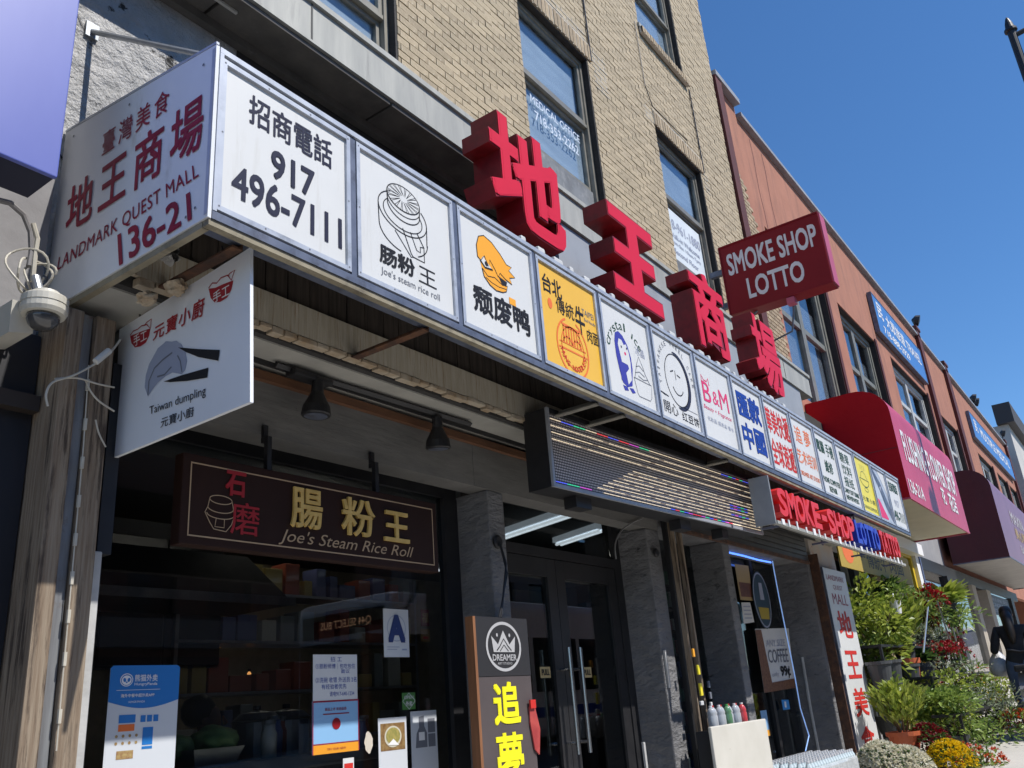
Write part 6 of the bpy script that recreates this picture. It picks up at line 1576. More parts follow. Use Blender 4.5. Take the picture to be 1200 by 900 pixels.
# bottles and clutter behind the narrow side pane
M_pack = [mat("pack_%d" % i, c_, 0.5) for i, c_ in enumerate(((0.3, 0.3, 0.32), (0.25, 0.05, 0.05), (0.05, 0.07, 0.2), (0.45, 0.45, 0.4), (0.08, 0.2, 0.1)))]
goods = thing("goods_shelf", "narrow shelf of small packets behind the side glass by the timber guides", "shelf", (7.15, 3.6, 1.0))
for r_ in range(9):
    mb = MB(); mb.box(6.68, 7.69, 3.55, 3.75, 0.90 + r_ * 0.20, 0.91 + r_ * 0.20); mb.build("board", M_int, goods)
    for k in range(8):
        mb = MB(); h_ = rng.uniform(0.08, 0.15); x = 6.72 + k * 0.12; mb.cbox(x, x + 0.09, 3.57, 3.66, 0.911 + r_ * 0.20, 0.911 + r_ * 0.20 + h_, 0.006); mb.build("packet", M_pack[rng.randrange(5)], goods)

# white-fronted crate and goods on the pavement
M_chest = mat("scuffed_white_panel", (0.62, 0.60, 0.54), 0.5, (0.55, 0.53, 0.47), 3, dirt=(0.34, 0.30, 0.24), dscale=7, dlo=0.64, dhi=0.78)
t = thing("display_crate", "scuffed white board-fronted crate under the row of small soda bottles", "crate", (6.65, 2.9, gz(6.6)))
mb = MB(); mb.cbox(6.12, 7.18, 2.76, 2.785, gz(6.6) + 0.02, 1.335, 0.008); mb.build("front_panel", M_chest, t)
mb = MB(); mb.cbox(6.30, 7.16, 2.786, 2.97, gz(6.6) + 0.02, 1.30, 0.008); mb.build("crate", M_int, t)
G_bot = glass("bottle_plastic", (0.85, 0.9, 0.92), 1.0, 0.05, 0.05)
M_caps = [mat("cap_%d" % i, c_, 0.4) for i, c_ in enumerate(((0.6, 0.6, 0.62), (0.5, 0.03, 0.03), (0.05, 0.3, 0.08), (0.6, 0.6, 0.62)))]
M_soda = [mat("soda_%d" % i, c_, 0.15, coat=0.5) for i, c_ in enumerate(((0.35, 0.38, 0.42), (0.42, 0.44, 0.47), (0.10, 0.22, 0.12), (0.5, 0.06, 0.07)))]
def bottle(x, y, z, h, mi, label, grp):
    t_ = thing("soda_bottle", label, "bottle", (x, y, z), group=grp)
    mb_ = MB(); mb_.lathe((x, y, z), [(0.0, 0.0), (0.030, 0.0), (0.033, 0.01), (0.033, h * 0.55), (0.029, h * 0.62), (0.033, h * 0.68), (0.024, h * 0.84), (0.012, h * 0.92)], 12); mb_.build("bottle", M_soda[mi], t_, smooth=True)
    mb_ = MB(); mb_.lathe((x, y, z), [(0.013, h * 0.921), (0.013, h), (0.0, h)], 10); mb_.build("cap", M_caps[mi], t_)
for k in range(9):
    mi = [0, 1, 0, 1, 2, 1, 0, 1, 3][k]
    bottle(6.34 + k * 0.073, 2.84 + 0.02 * (k % 2), 1.301, 0.17, mi, ["clear soda bottle at the left end of the row on the white-fronted crate", "second clear bottle on the white-fronted crate", "third clear bottle on the white-fronted crate", "fourth clear bottle on the white-fronted crate", "green soda bottle in the middle of the row on the white-fronted crate", "clear bottle just right of the green one on the white-fronted crate", "seventh clear bottle on the white-fronted crate", "clear bottle next to the red one on the white-fronted crate", "red soda bottle at the right end of the row on the white-fronted crate"][k], "soda bottles on the white-fronted crate")
t = thing("water_pack", "shrink-wrapped packs of water bottles stacked at the smoke-shop door", "water pack", (7.9, 2.75, gz(7.9)))
for r_ in range(3):
    mb = MB(); z = gz(7.9) + 0.02 + r_ * 0.17; mb.cbox(7.30, 8.55, 2.50, 2.95, z, z + 0.15, 0.02); mb.build("pack", mat("shrink_wrap", (0.42, 0.45, 0.47), 0.2, (0.6, 0.63, 0.65), 25, coat=0.5, bump=0.006, bscale=40), t)
mb = MB(); mb2 = MB()
for i in range(18):
    for j in range(6):
        x, y = 7.34 + i * 0.069, 2.54 + j * 0.072
        z = gz(7.9) + 0.02 + 2 * 0.17 + 0.15
        mb.lathe((x, y, z), [(0.031, -0.02), (0.030, 0.01), (0.014, 0.04)], 8); mb2.lathe((x, y, z + 0.0405), [(0.015, 0), (0.015, 0.016), (0.0, 0.016)], 8)
mb.build("bottle_shoulders", mat("clear_blue_plastic", (0.5, 0.58, 0.6), 0.15, coat=0.5), t, kind="stuff"); mb2.build("bottle_caps", M_caps[0], t, kind="stuff")
# tangle of small tags on the timber guide
t = thing("tag_cluster", "cluster of yellow tags and keyrings on the lit timber guide", "tags", tuple(P(815, 800, 2.93)))
for i, (px, py, w_, h_, m) in enumerate(((812, 765, 0.03, 0.06, M_duck), (818, 785, 0.035, 0.07, M_lemon), (821, 808, 0.04, 0.09, M_lemon), (822, 824, 0.05, 0.03, M_paper), (830, 802, 0.03, 0.05, M_alu_dark), (832, 815, 0.03, 0.05, M_grey), (833, 826, 0.03, 0.04, M_paper))):
    a = P(px, py, 2.94); mb = MB(); mb.cbox(a.x - w_ / 2, a.x + w_ / 2, 2.93, 2.945, a.z - h_ / 2, a.z + h_ / 2, 0.004); mb.build("tag", m, t)
for i, (x_, y0, y1) in enumerate(((777, 762, 806), (752, 870, 905))):  # two narrow pale strips laid on the column face
    a, b = P(x_, y0, 3.098), P(x_ + 7, y1, 3.098)
    mb = MB(); mb.box(a.x, a.x + 0.025, 3.085, 3.10, min(a.z, b.z), max(a.z, b.z)); mb.build("pale_strip", M_pale, label=["pale tape strip on the column right of the doors", "lower pale tape strip at the foot of the column right of the doors"][i], cat="tape")

cable([(722, 655), (721, 638), (728, 622), (742, 612), (754, 606), (757, 594)], 3.085, 0.006, "grey cable curving up the column right of the doors", mat("grey_cable", (0.20, 0.20, 0.20), 0.5))
c = P(768, 648, 3.09)
mb = MB(); mb.lathe(c, [(0.035, 0), (0.037, 0.012), (0.026, 0.02)], 16, (0, -1, 0)); mb.build("hook_plate", M_blk, label="round black hook plate on the column right of the doors", cat="hook plate")
# ---------------------------------------------------------------- upright white sign at the right
t = thing("upright_sign", "tall white board with a column of red characters beside the flower stall", "sign", (10.7, 3.0, gz(10.7)))
F = Fr((10.20, 2.96, gz(10.7) + 0.05)); W, Hs = 0.86, 2.80 - gz(10.7) - 0.05
mb = MB(); mb.fbox(F, 0, 0, W, Hs, -0.045, 0.0); mb.build("board", M_white, t)
mb = MB(); mb.text(F, "LANDMARK", 0.09 * W, Hs - 0.13, 0.86 * W, Hs - 0.07, 0.002); mb.build("lettering", M_redp, t); mb = MB(); mb.text(F, "QUEST", 0.30 * W, Hs - 0.24, 0.72 * W, Hs - 0.18, 0.002); mb.build("lettering", M_redp, t); mb = MB(); mb.text(F, "MALL", 0.18 * W, Hs - 0.40, 0.85 * W, Hs - 0.28, 0.002); mb.build("lettering", M_redp, t)
for ch, v in (("地", 0.62), ("王", 1.06), ("美", 1.46), ("食", 1.86)):
    mb = MB(); mb.text(F, ch, 0.20 * W, Hs - v - 0.15, 0.80 * W, Hs - v + 0.15, 0.002, 0.02); mb.build("lettering", M_red2, t)
mb = MB(); mb.fbox(F, -0.012, 0, -0.001, Hs, -0.045, 0.003); mb.build("left_trim", M_alu_dark, t)
# ================================================================ awnings farther along
def awning(name, label, x0, x1, yf, yb, z0, z1, mside, mfront, munder, curve=0.45):
    t = thing(name, label, "awning", ((x0 + x1) / 2, yb, z0))
    prof = [(yb, z1)]
    n = 8
    for k in range(n + 1):
        a = math.pi / 2 * k / n
        prof.append((yf + curve - curve * math.sin(a), z1 - curve * 0.9 + curve * 0.9 * math.cos(a)))
    prof += [(yf, z0)]
    # fabric skin: top and front
    for nm, seg, m in (("top", prof[:n // 2 + 2], mfront), ("front", prof[n // 2 + 1:], mfront)):
        mb = MB()
        k_ = 6
        vs = [(x0 + (x1 - x0) * i / k_, y + 0.0 * i, z) for i in range(k_ + 1) for (y, z) in seg]
        ns = len(seg)
        mb.add(vs, [(i * ns + j, (i + 1) * ns + j, (i + 1) * ns + j + 1, i * ns + j + 1) for i in range(k_) for j in range(ns - 1)])
        o = mb.build(nm, m, t, smooth=True)
    for xx, nm in ((x0, "side"), (x1, "side")):
        mb = MB(); pts = [(xx, y, z) for y, z in prof] + [(xx, yb, z0)]
        mb.add(pts, [tuple(range(len(pts)))]); mb.build(nm, mside, t)
    mb = MB(); mb.box(x0 + 0.01, x1 - 0.01, yf + 0.01, yb, z0 + 0.004, z0 + 0.012); mb.build("underside", munder, t)
    mb = MB()
    mb.box(x0 - 0.004, x1 + 0.004, yf - 0.006, yf + 0.02, z0 - 0.02, z0 + 0.003); mb.box(x0 - 0.004, x0 + 0.02, yf + 0.021, yb, z0 - 0.02, z0 + 0.003); mb.box(x1 - 0.02, x1 + 0.004, yf + 0.021, yb, z0 - 0.02, z0 + 0.003)
    mb.build("frame_rail", M_alu_dark if mside is M_maroon else mfront, t)
    return t
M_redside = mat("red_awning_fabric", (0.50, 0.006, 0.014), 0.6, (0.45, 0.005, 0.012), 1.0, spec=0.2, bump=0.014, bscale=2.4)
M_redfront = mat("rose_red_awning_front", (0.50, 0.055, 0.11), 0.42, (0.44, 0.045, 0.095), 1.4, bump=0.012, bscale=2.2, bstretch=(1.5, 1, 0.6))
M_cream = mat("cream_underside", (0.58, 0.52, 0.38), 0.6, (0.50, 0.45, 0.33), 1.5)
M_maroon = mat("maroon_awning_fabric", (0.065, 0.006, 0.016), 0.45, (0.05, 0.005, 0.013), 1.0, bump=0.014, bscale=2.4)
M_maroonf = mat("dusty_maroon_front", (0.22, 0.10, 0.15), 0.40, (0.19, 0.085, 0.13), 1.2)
aw = awning("red_awning", "bright red curved awning with white flower-shop lettering past the sign boxes", 12.6, 17.0, 2.31, 3.44, 3.83, 5.46, M_redside, M_redfront, M_cream)
F = Fr((12.6, 2.31, 3.83)); mb = MB()
for s_, q_, b_ in (("FLUSHING FLOWER SHOP", (0.35, 0.58, 4.10, 1.04), 0.014), ("花", (2.50, 0.26, 2.78, 0.54), 0.02), ("花店", (3.05, 0.22, 3.70, 0.54), 0.02), ("136-21A", (0.10, 0.08, 1.0, 0.28), 0.012)):
    mb = MB(); mb.text(F, s_, *q_, 0.006, b_); mb.build("lettering", M_wprint, aw)
mb = MB(); G = Fr((12.6, 3.44, 3.83), (0, -1, 0)); mb.fbox(G, 0.02, 0.70, 1.11, 0.712, 0.001, 0.005); mb.build("seam", M_lret, aw)
aw2 = awning("maroon_awning", "dark maroon curved awning farther down the street beyond the red one", 21.7, 31.0, 2.30, 3.44, 3.83, 5.85, M_maroon, M_maroonf, mat("silver_underside", (0.30, 0.28, 0.25), 0.5, (0.22, 0.2, 0.18), 2.0), 0.5)
F = Fr((21.7, 2.30, 3.83)); mb = MB(); mb.text(F, "MAXIN", 2.2, 1.0, 4.4, 1.3, 0.006, 0.02); mb.build("lettering", mat("dusty_white_print", (0.5, 0.45, 0.46), 0.5), aw2); mb = MB(); mb.text(F, "BAKERY", 2.6, 0.30, 4.6, 0.5, 0.006, 0.01); mb.build("lettering", mat("dusty_white_print", (0.5, 0.45, 0.46), 0.5), aw2)
mb = MB(); mb.text(F, "美心餅店", 2.3, 0.62, 4.8, 0.92, 0.006, 0.02); mb.build("lettering", mat("dull_gold_print", (0.42, 0.28, 0.12), 0.5), aw2)

# ================================================================ shops under the red building
M_crm = mat("yellowed_cream_wall", (0.42, 0.34, 0.17), 0.7, (0.36, 0.29, 0.14), 3)
ns = thing("noodle_shop_front", "cream and yellow noodle-shop front behind the flower stall", "shopfront", (14.5, 3.4, gz(14.5)))
mb = MB(); mb.box(14.3, 16.3, 3.40, 3.60, 0.4, 3.95); mb.build("wall", M_crm, ns)
mb = MB(); mb.box(11.13, 17.6, 3.42, 3.60, 3.3, 5.2); mb.build("upper_wall", M_crm, ns)
mb = MB(); mb.box(11.13, 14.3, 3.75, 3.80, 0.4, 3.29); mb.build("recess", M_int, ns)
mb = MB(); mb.box(12.9, 12.98, 3.42, 3.5, 0.5, 3.29); mb.box(13.6, 13.68, 3.42, 3.5, 0.5, 3.29); mb.build("door_post", M_fix, ns)
mb = MB(); mb.box(13.68, 14.299, 3.44, 3.448, 0.5, 3.29); mb.build("pane", G_door, ns)
mb = MB(); mb.box(16.3, 16.42, 3.36, 3.45, 1.7, 3.7); mb.box(17.0, 17.12, 3.36, 3.45, 1.7, 3.7); mb.box(16.421, 16.999, 3.36, 3.45, 3.55, 3.7); mb.build("window_frame", mat("bright_yellow_paint", (0.70, 0.50, 0.03), 0.5), ns)
mb = MB(); mb.box(16.421, 16.999, 3.40, 3.41, 1.7, 3.549); mb.build("window_pane", G_door, ns)
mb = MB(); mb.box(16.5, 16.85, 3.375, 3.38, 2.6, 3.4); mb.build("window_poster", M_lemon, ns)
mb = MB(); mb.box(17.13, 17.38, 3.30, 3.5, 0.6, 3.7); mb.build("white_post", M_wprint, ns)
mb = MB(); mb.box(17.385, 17.45, 3.28, 3.5, 0.6, 3.7); mb.build("blue_trim", mat("slate_blue_trim", (0.10, 0.13, 0.25), 0.5), ns)
mb = MB(); mb.box(12.6, 17.4, 3.20, 3.41, 3.60, 3.80); mb.build("white_fascia", M_wprint, ns)
yb_ = thing("yellow_banner", "mustard-yellow banner with noodle-shop characters behind the SMOKE-SHOP letters", "banner", (12.0, 3.08, 2.95))
F = Fr((11.45, 3.08, 2.93)); mb = MB(); mb.fbox(F, 0, 0, 3.9, 0.42, -0.02, 0); mb.build("cloth", mat("mustard_banner", (0.42, 0.30, 0.05), 0.6, (0.38, 0.27, 0.045), 1.5), yb_)
mb = MB(); mb.ell(F, 0.42, 0.22, 0.24, 0.15, 0.002); mb.build("emblem", M_orange, yb_)
mb = MB(); mb.text(F, "台北", 0.85, 0.2, 1.25, 0.38, 0.002, 0.01); mb.text(F, "傳統牛", 1.3, 0.08, 2.4, 0.32, 0.002, 0.01); mb.text(F, "肉面", 2.55, 0.10, 3.4, 0.34, 0.002, 0.01); mb.build("lettering", M_black, yb_)
bs = thing("bakery_front", "dark framed bakery front with tall glass doors under the maroon awning", "shopfront", (23, 3.4, gz(23)))
mb = MB(); mb.box(17.46, 21.6, 3.60, 3.75, 3.7, 5.1); mb.build("upper_wall", mat("grey_render", (0.30, 0.30, 0.31), 0.8, (0.25, 0.25, 0.26), 2), bs)
mb = MB(); mb.box(21.6, 41.4, 3.60, 3.75, 3.7, 5.1); mb.build("upper_wall", M_stucco, bs)
mb = MB(); mb.box(17.46, 31.0, 4.6, 4.7, 0.8, 3.69); mb.build("recess", M_int, bs)
mb = MB(); mb.box(17.46, 31.0, 3.40, 3.6, 3.45, 3.69); mb.build("header", M_blk, bs)
for i, (a_, b_, m) in enumerate(((17.5, 17.75, M_blk), (20.0, 20.35, M_blk), (22.8, 23.3, mat("beige_stone_post", (0.42, 0.37, 0.30), 0.7, (0.34, 0.30, 0.24), 4)), (24.8, 25.4, MATS["beige_stone_post"]), (29.0, 29.5, M_blk))):
    mb = MB(); mb.box(a_, b_, 3.34, 3.55, gz(a_), 3.449); mb.build("post", m, bs)
for a_, b_ in ((17.75, 20.0), (20.35, 22.8), (25.4, 29.0)):
    mb = MB(); mb.box(a_, b_, 3.42, 3.43, gz(a_) + 0.55, 3.449); mb.build("pane", G_shop, bs)
    mb = MB(); mb.box(a_, b_, 3.38, 3.5, gz(a_), gz(a_) + 0.55); mb.build("plinth", mat("pale_stone_plinth", (0.36, 0.33, 0.29), 0.7, (0.29, 0.26, 0.23), 5), bs)
mb = MB(); mb.box(23.31, 24.79, 3.9, 3.92, 2.2, 3.2); mb.build("window_poster", mat("violet_poster", (0.06, 0.06, 0.35), 0.5), bs)
mb = MB(); mb.box(25.5, 28.8, 3.405, 3.415, 2.9, 3.4); mb.build("notice_board", mat("navy_notice", (0.02, 0.03, 0.07), 0.5), bs)
mb = MB(); F = Fr((25.5, 3.404, 2.9))
for r_ in range(3): mb.text(F, ["港式茶點 麵包", "CAKES & TEA", "西餅 奶茶"][r_], 0.3, 0.34 - r_ * 0.14, 3.0, 0.43 - r_ * 0.14, 0.003)
mb.build("lettering", M_lgrey, bs)
# far building closing the street
fb = thing("far_building", "pale distant building with dark cornice at the right edge of the street", "building", (50, 5, gz(50)))
mb = MB(); wall_holes(mb, 42.6, 56, 0.5, 11.6, [(43.6 + k * 2.4, 44.8 + k * 2.4, 3.9 + j * 3.4, 5.9 + j * 3.4) for k in range(5) for j in range(2)], 3.2, 3.5); mb.build("wall", mat("pale_plaster", (0.52, 0.50, 0.46), 0.8, (0.45, 0.43, 0.40), 0.8), fb)
mb = MB(); mb.box(42.3, 56.2, 2.9, 3.6, 11.6, 12.5); mb.build("cornice", mat("dark_cornice", (0.05, 0.045, 0.045), 0.7), fb)
mb = MB(); mb.box(42.6, 42.8, 3.5, 12, 0.5, 11.6); mb.build("side_wall", MATS["pale_plaster"], fb)
for k in range(5):
    for j in range(2):
        mb = MB(); mb.box(43.6 + k * 2.4, 44.8 + k * 2.4, 3.40, 3.42, 3.9 + j * 3.4, 5.9 + j * 3.4); w = mb.build("window", G_up, fb)
mb = MB(); mb.box(43.0, 56, 3.6, 3.7, 0.5, 11.5); mb.build("interior", M_room, fb)
# green street-name plate far down the street
t = thing("street_sign", "small green street sign on a pole at the far right", "street sign", (41.0, 1.2, gz(41)))
mb = MB(); mb.tube([(41, 1.2, gz(41)), (41, 1.2, 9.0)], 0.05, 8); mb.build("pole", M_alu_dark, t)
mb = MB(); mb.box(40.4, 41.9, 1.12, 1.14, 8.3, 8.7); mb.build("plate", mat("street_sign_green", (0.02, 0.16, 0.07), 0.5), t)

# ================================================================ flower stall
M_terra = mat("terracotta_plastic", (0.50, 0.115, 0.04), 0.6, (0.43, 0.095, 0.035), 5)
M_potg = mat("dark_grey_pot", (0.05, 0.055, 0.06), 0.6, (0.07, 0.075, 0.08), 5)
M_soil = mat("soil", (0.03, 0.02, 0.013), 0.95)
M_stem = mat("stem_brown", (0.10, 0.07, 0.035), 0.8)
def leafmat(name, col, col2, trans=0.35):
    m, nt, b = _new(name)
    L = nt.links.new
    at = nt.nodes.new("ShaderNodeAttribute"); at.attribute_name = "bv"
    mx = nt.nodes.new("ShaderNodeMix"); mx.data_type = 'RGBA'
    mx.inputs[6].default_value = (*col, 1); mx.inputs[7].default_value = (*col2, 1)
    L(at.outputs["Fac"], mx.inputs[0]); L(mx.outputs[2], b.inputs["Base Color"])
    b.inputs["Roughness"].default_value = 0.45
    tr = nt.nodes.new("ShaderNodeBsdfTranslucent"); L(mx.outputs[2], tr.inputs[0])
    ms = nt.nodes.new("ShaderNodeMixShader"); ms.inputs[0].default_value = trans
    L(b.outputs[0], ms.inputs[1]); L(tr.outputs[0], ms.inputs[2]); L(ms.outputs[0], nt.nodes["Material Output"].inputs["Surface"])
    MATS[name] = m
    return m
LG = leafmat("leaf_yellow_green", (0.14, 0.21, 0.025), (0.40, 0.46, 0.075))
LM = leafmat("leaf_mid_green", (0.085, 0.16, 0.03), (0.30, 0.40, 0.085))
LD = leafmat("leaf_deep_green", (0.03, 0.07, 0.018), (0.11, 0.19, 0.045))
LS = leafmat("leaf_silver_green", (0.15, 0.20, 0.12), (0.34, 0.40, 0.26))
LR = leafmat("petal_red", (0.22, 0.008, 0.012), (0.50, 0.02, 0.03), 0.25)
LDR = leafmat("petal_dark_red", (0.13, 0.006, 0.012), (0.30, 0.012, 0.022), 0.25)
LY = leafmat("petal_yellow", (0.78, 0.52, 0.01), (0.88, 0.70, 0.02), 0.25)
LW = leafmat("petal_cream", (0.70, 0.66, 0.50), (0.85, 0.83, 0.72), 0.25)
LO = leafmat("petal_orange", (0.50, 0.05, 0.015), (0.72, 0.15, 0.04), 0.25)
prg = random.Random(11)
def leaf(mb, p_, d, L_, W_, fold=0.25, droop=0.15):
    d = d.normalized()
    s_ = d.cross(Vector((0, 0, 1)))
    if s_.length < 0.1: s_ = Vector((1, 0, 0))
    s_.normalize()
    s_ = (s_ + Vector((prg.uniform(-.5, .5), prg.uniform(-.5, .5), prg.uniform(-.5, .5)))).normalized()
    up = s_.cross(d)
    m_ = p_ + d * L_ * 0.5 - up * L_ * fold * 0.2
    e_ = p_ + d * L_ - Vector((0, 0, L_ * droop))
    mb.val = prg.random()
    mb.add([p_, m_ + s_ * W_ / 2 + up * W_ * fold, e_, m_ - s_ * W_ / 2 + up * W_ * fold, m_], [(0, 4, 2, 1), (0, 3, 2, 4)])
def rnd_dir(up=0.3):
    while True:
        v = Vector((prg.uniform(-1, 1), prg.uniform(-1, 1), prg.uniform(-1, 1)))
        if 0.1 < v.length < 1: break
    v.normalize(); v.z += up
    return v.normalized()
def plant(label, px, py, y, w, h, lm, n, leaf_l, leaf_w, pot=None, kind="bush", flowers=None, potm=None, cat="plant", name="potted_plant"):
    """foliage whose centre shows at the pixel; w,h its spread in metres; pot = (radius, height)"""
    leaf_w *= 1.35
    c_ = P(px, py, y)
    base = c_.z - h / 2
    gnd = gz(c_.x)
    t_ = thing(name, label, cat, (c_.x, y, max(gnd, base - (pot[1] if pot else 0))), group="plants on the flower stall")
    mb_ = MB()
    lobes = [(Vector((prg.uniform(-.5, .5) * w, prg.uniform(-.35, .35) * w, prg.uniform(-.3, .45) * h)), prg.uniform(0.35, 0.6)) for _ in range(7)]
    stems = MB()
    for i in range(n):
        if kind == "upright":
            a_ = prg.uniform(0, 6.28); r_ = prg.random() ** 0.7; tt = prg.random() ** 0.6
            q_ = Vector((c_.x + math.cos(a_) * r_ * w / 2 * (0.35 + 0.65 * tt), y + math.sin(a_) * r_ * w / 2 * (0.35 + 0.65 * tt), base + h * tt * (1 - 0.25 * r_)))
            d_ = Vector((math.cos(a_) * 0.5, math.sin(a_) * 0.5, 0.9)) + rnd_dir(0) * 0.4
        elif kind == "rosette":
            a_ = prg.uniform(0, 6.28); e_ = prg.uniform(0.1, 1.0)
            q_ = Vector((c_.x + math.cos(a_) * 0.05, y + math.sin(a_) * 0.05, base + h * 0.25 * prg.random()))
            d_ = Vector((math.cos(a_), math.sin(a_), e_ * 1.4))
        elif kind == "dome":
            d0 = rnd_dir(0.5); 
            if d0.z < -0.1: d0.z = -d0.z
            s_ = prg.uniform(0.86, 1.02)
            q_ = Vector((c_.x + d0.x * w / 2 * s_, y + d0.y * w / 2 * s_, base + max(0, d0.z) * h * s_)); d_ = d0 + rnd_dir(0) * 0.5
        else:
            lc, lr = lobes[prg.randrange(len(lobes))]
            d0 = rnd_dir(0.15); s_ = prg.random() ** 0.4
            q_ = c_ + lc + Vector((d0.x * w * lr * s_ * 0.8, d0.y * w * lr * s_ * 0.8, d0.z * h * lr * s_ * 0.7)); d_ = d0 + Vector((0, -0.2, 0.25)) + rnd_dir(0) * 0.5
        leaf(mb_, q_, d_, leaf_l * prg.uniform(0.6, 1.25), leaf_w * prg.uniform(0.7, 1.2))
    mb_.build("foliage", lm, t_, kind="stuff")
    if kind in ("upright", "bush"):
        for k in range(7):
            a_ = k * 0.9
            stems.tube([(c_.x + 0.03 * math.cos(a_), y + 0.03 * math.sin(a_), base - 0.02), (c_.x + 0.22 * w * math.cos(a_), y + 0.22 * w * math.sin(a_), base + h * 0.55), (c_.x + 0.33 * w * math.cos(a_ + .3), y + 0.33 * w * math.sin(a_ + .3), base + h * 0.85)], [0.010, 0.007, 0.003], 5)
        stems.build("stem", M_stem, t_, kind="stuff")
    if flowers:
        fm, fn, fs = flowers
        mb_ = MB()
        for i in range(fn):
            if kind == "dome":
                d0 = rnd_dir(0.9)
                if d0.z < 0.15: d0.z = abs(d0.z) + 0.2
                d0.normalize()
                q_ = Vector((c_.x + d0.x * w / 2 * 1.0, y + d0.y * w / 2 * 1.0, base + d0.z * h * 1.02))
            else:
                lc, lr = lobes[prg.randrange(len(lobes))]
                d0 = rnd_dir(0.5); q_ = c_ + lc + Vector((d0.x * w * lr * 0.8, d0.y * w * lr * 0.8, abs(d0.z) * h * lr * 0.8))
            for k in range(7):
                leaf(mb_, q_, d0 * 0.6 + rnd_dir(0) * 0.8, fs, fs * 0.55, 0.3, 0.0)
        mb_.build("blossom", fm, t_, kind="stuff")
    if pot:
        r_, ph = pot
        mb_ = MB(); mb_.lathe((c_.x, y, base - ph), [(0.0, 0.0), (r_ * 0.72, 0.0), (r_ * 0.95, ph * 0.80), (r_ * 1.06, ph * 0.81), (r_ * 1.08, ph), (r_ * 0.95, ph), (r_ * 0.93, ph * 0.9), (0.0, ph * 0.88)], 20)
        mb_.build("pot", potm or M_terra, t_)
    return t_
plant("tall leafy mass rising directly behind the white upright sign", 1026, 742, 3.05, 0.80, 1.0, LG, 1100, 0.11, 0.045, (0.16, 0.25), "bush", potm=M_potg)
plant("purple-tinged shrub at the top left of the flower stall", 1034, 705, 3.1, 0.75, 0.42, LM, 620, 0.07, 0.035, (0.14, 0.2), "bush", potm=M_potg)
plant("dark broad-leaved plant in the shade under the yellow banner", 1036, 682, 3.12, 0.7, 0.4, LD, 70, 0.28, 0.11, (0.13, 0.2), "rosette", potm=M_potg)
plant("bright long-leaved plant in the middle of the flower stall", 1052, 728, 2.95, 0.8, 0.55, LG, 420, 0.20, 0.05, (0.16, 0.22), "upright", potm=M_potg)
plant("lower left shrub hugging the white upright sign", 1032, 800, 2.95, 0.5, 0.75, LM, 600, 0.09, 0.04, (0.16, 0.2), "bush", potm=M_potg)
plant("small round-leaved plant in an orange pot on the stall", 1058, 758, 2.85, 0.36, 0.30, LM, 160, 0.10, 0.06, (0.16, 0.34), "upright")
plant("glossy dark-leaved plant in a grey pot right of the orange pot", 1078, 762, 2.85, 0.5, 0.34, LD, 120, 0.20, 0.06, (0.15, 0.3), "rosette", potm=M_potg)
plant("feathery green plant behind the grey-green balls", 1076, 724, 3.0, 0.7, 0.5, LM, 720, 0.09, 0.03, (0.14, 0.2), "bush", potm=M_potg)
plant("broad yellow-green leaves spreading at the top right of the stall", 1106, 694, 2.9, 0.85, 0.40, LG, 85, 0.42, 0.12, (0.14, 0.2), "rosette", potm=M_potg)
plant("trailing plant hanging from the top right of the stall", 1115, 722, 2.9, 0.8, 0.5, LM, 420, 0.14, 0.045, (0.12, 0.15), "bush", potm=M_potg)
plant("left grey-green spiny ball plant on the stall", 1083, 745, 2.8, 0.30, 0.32, LS, 420, 0.05, 0.008, (0.12, 0.12), "dome", potm=M_potg)
plant("right grey-green spiny ball plant before the red flowers", 1102, 747, 2.75, 0.26, 0.28, LS, 360, 0.045, 0.008, (0.11, 0.12), "dome", potm=M_potg)
plant("column of bright red flowers on the stall", 1094, 722, 2.82, 0.34, 0.62, LD, 80, 0.08, 0.04, (0.12, 0.14), "bush", (LR, 220, 0.06), M_potg)
plant("lower bunch of red flowers below the spiny balls", 1100, 770, 2.7, 0.55, 0.30, LD, 110, 0.08, 0.04, (0.12, 0.14), "bush", (LR, 150, 0.05), M_potg)
plant("small red flowers at the right end of the shelf", 1118, 758, 2.7, 0.4, 0.35, LD, 130, 0.08, 0.04, (0.11, 0.13), "bush", (LDR, 60, 0.045), M_potg)
plant("pale silvery plants along the black shelf", 1108, 782, 2.6, 1.1, 0.14, LS, 420, 0.06, 0.02, (0.12, 0.1), "bush", (LW, 40, 0.02), M_potg)
plant("yellow-green shrub in the big orange pot", 1052, 828, 2.55, 0.62, 0.50, LG, 620, 0.11, 0.035, (0.17, 0.22), "upright")
plant("green bush behind the dark red flowers", 1090, 822, 2.55, 0.75, 0.55, LG, 1200, 0.07, 0.035, (0.16, 0.2), "bush", potm=M_potg)
plant("broad green bush in the middle front of the stall", 1112, 838, 2.35, 0.9, 0.45, LM, 1300, 0.08, 0.04, (0.16, 0.2), "bush", potm=M_potg)
plant("grey-green bush speckled with small flowers at the right of the stall", 1150, 825, 2.3, 1.0, 0.5, LS, 800, 0.08, 0.025, (0.16, 0.2), "bush", (LY, 40, 0.02), M_potg)
plant("tall feathery plant at the right end of the stall", 1165, 812, 2.35, 0.85, 0.5, LG, 900, 0.10, 0.025, (0.16, 0.2), "bush", potm=M_potg)
plant("hanging orange-tipped plant below the shelf end", 1135, 800, 2.55, 0.55, 0.5, LM, 260, 0.12, 0.04, (0.14, 0.2), "bush", (LO, 22, 0.04), M_potg)
plant("low green plants at the right edge of the pavement display", 1158, 858, 2.15, 0.85, 0.35, LM, 700, 0.07, 0.03, (0.15, 0.18), "bush", potm=M_potg)
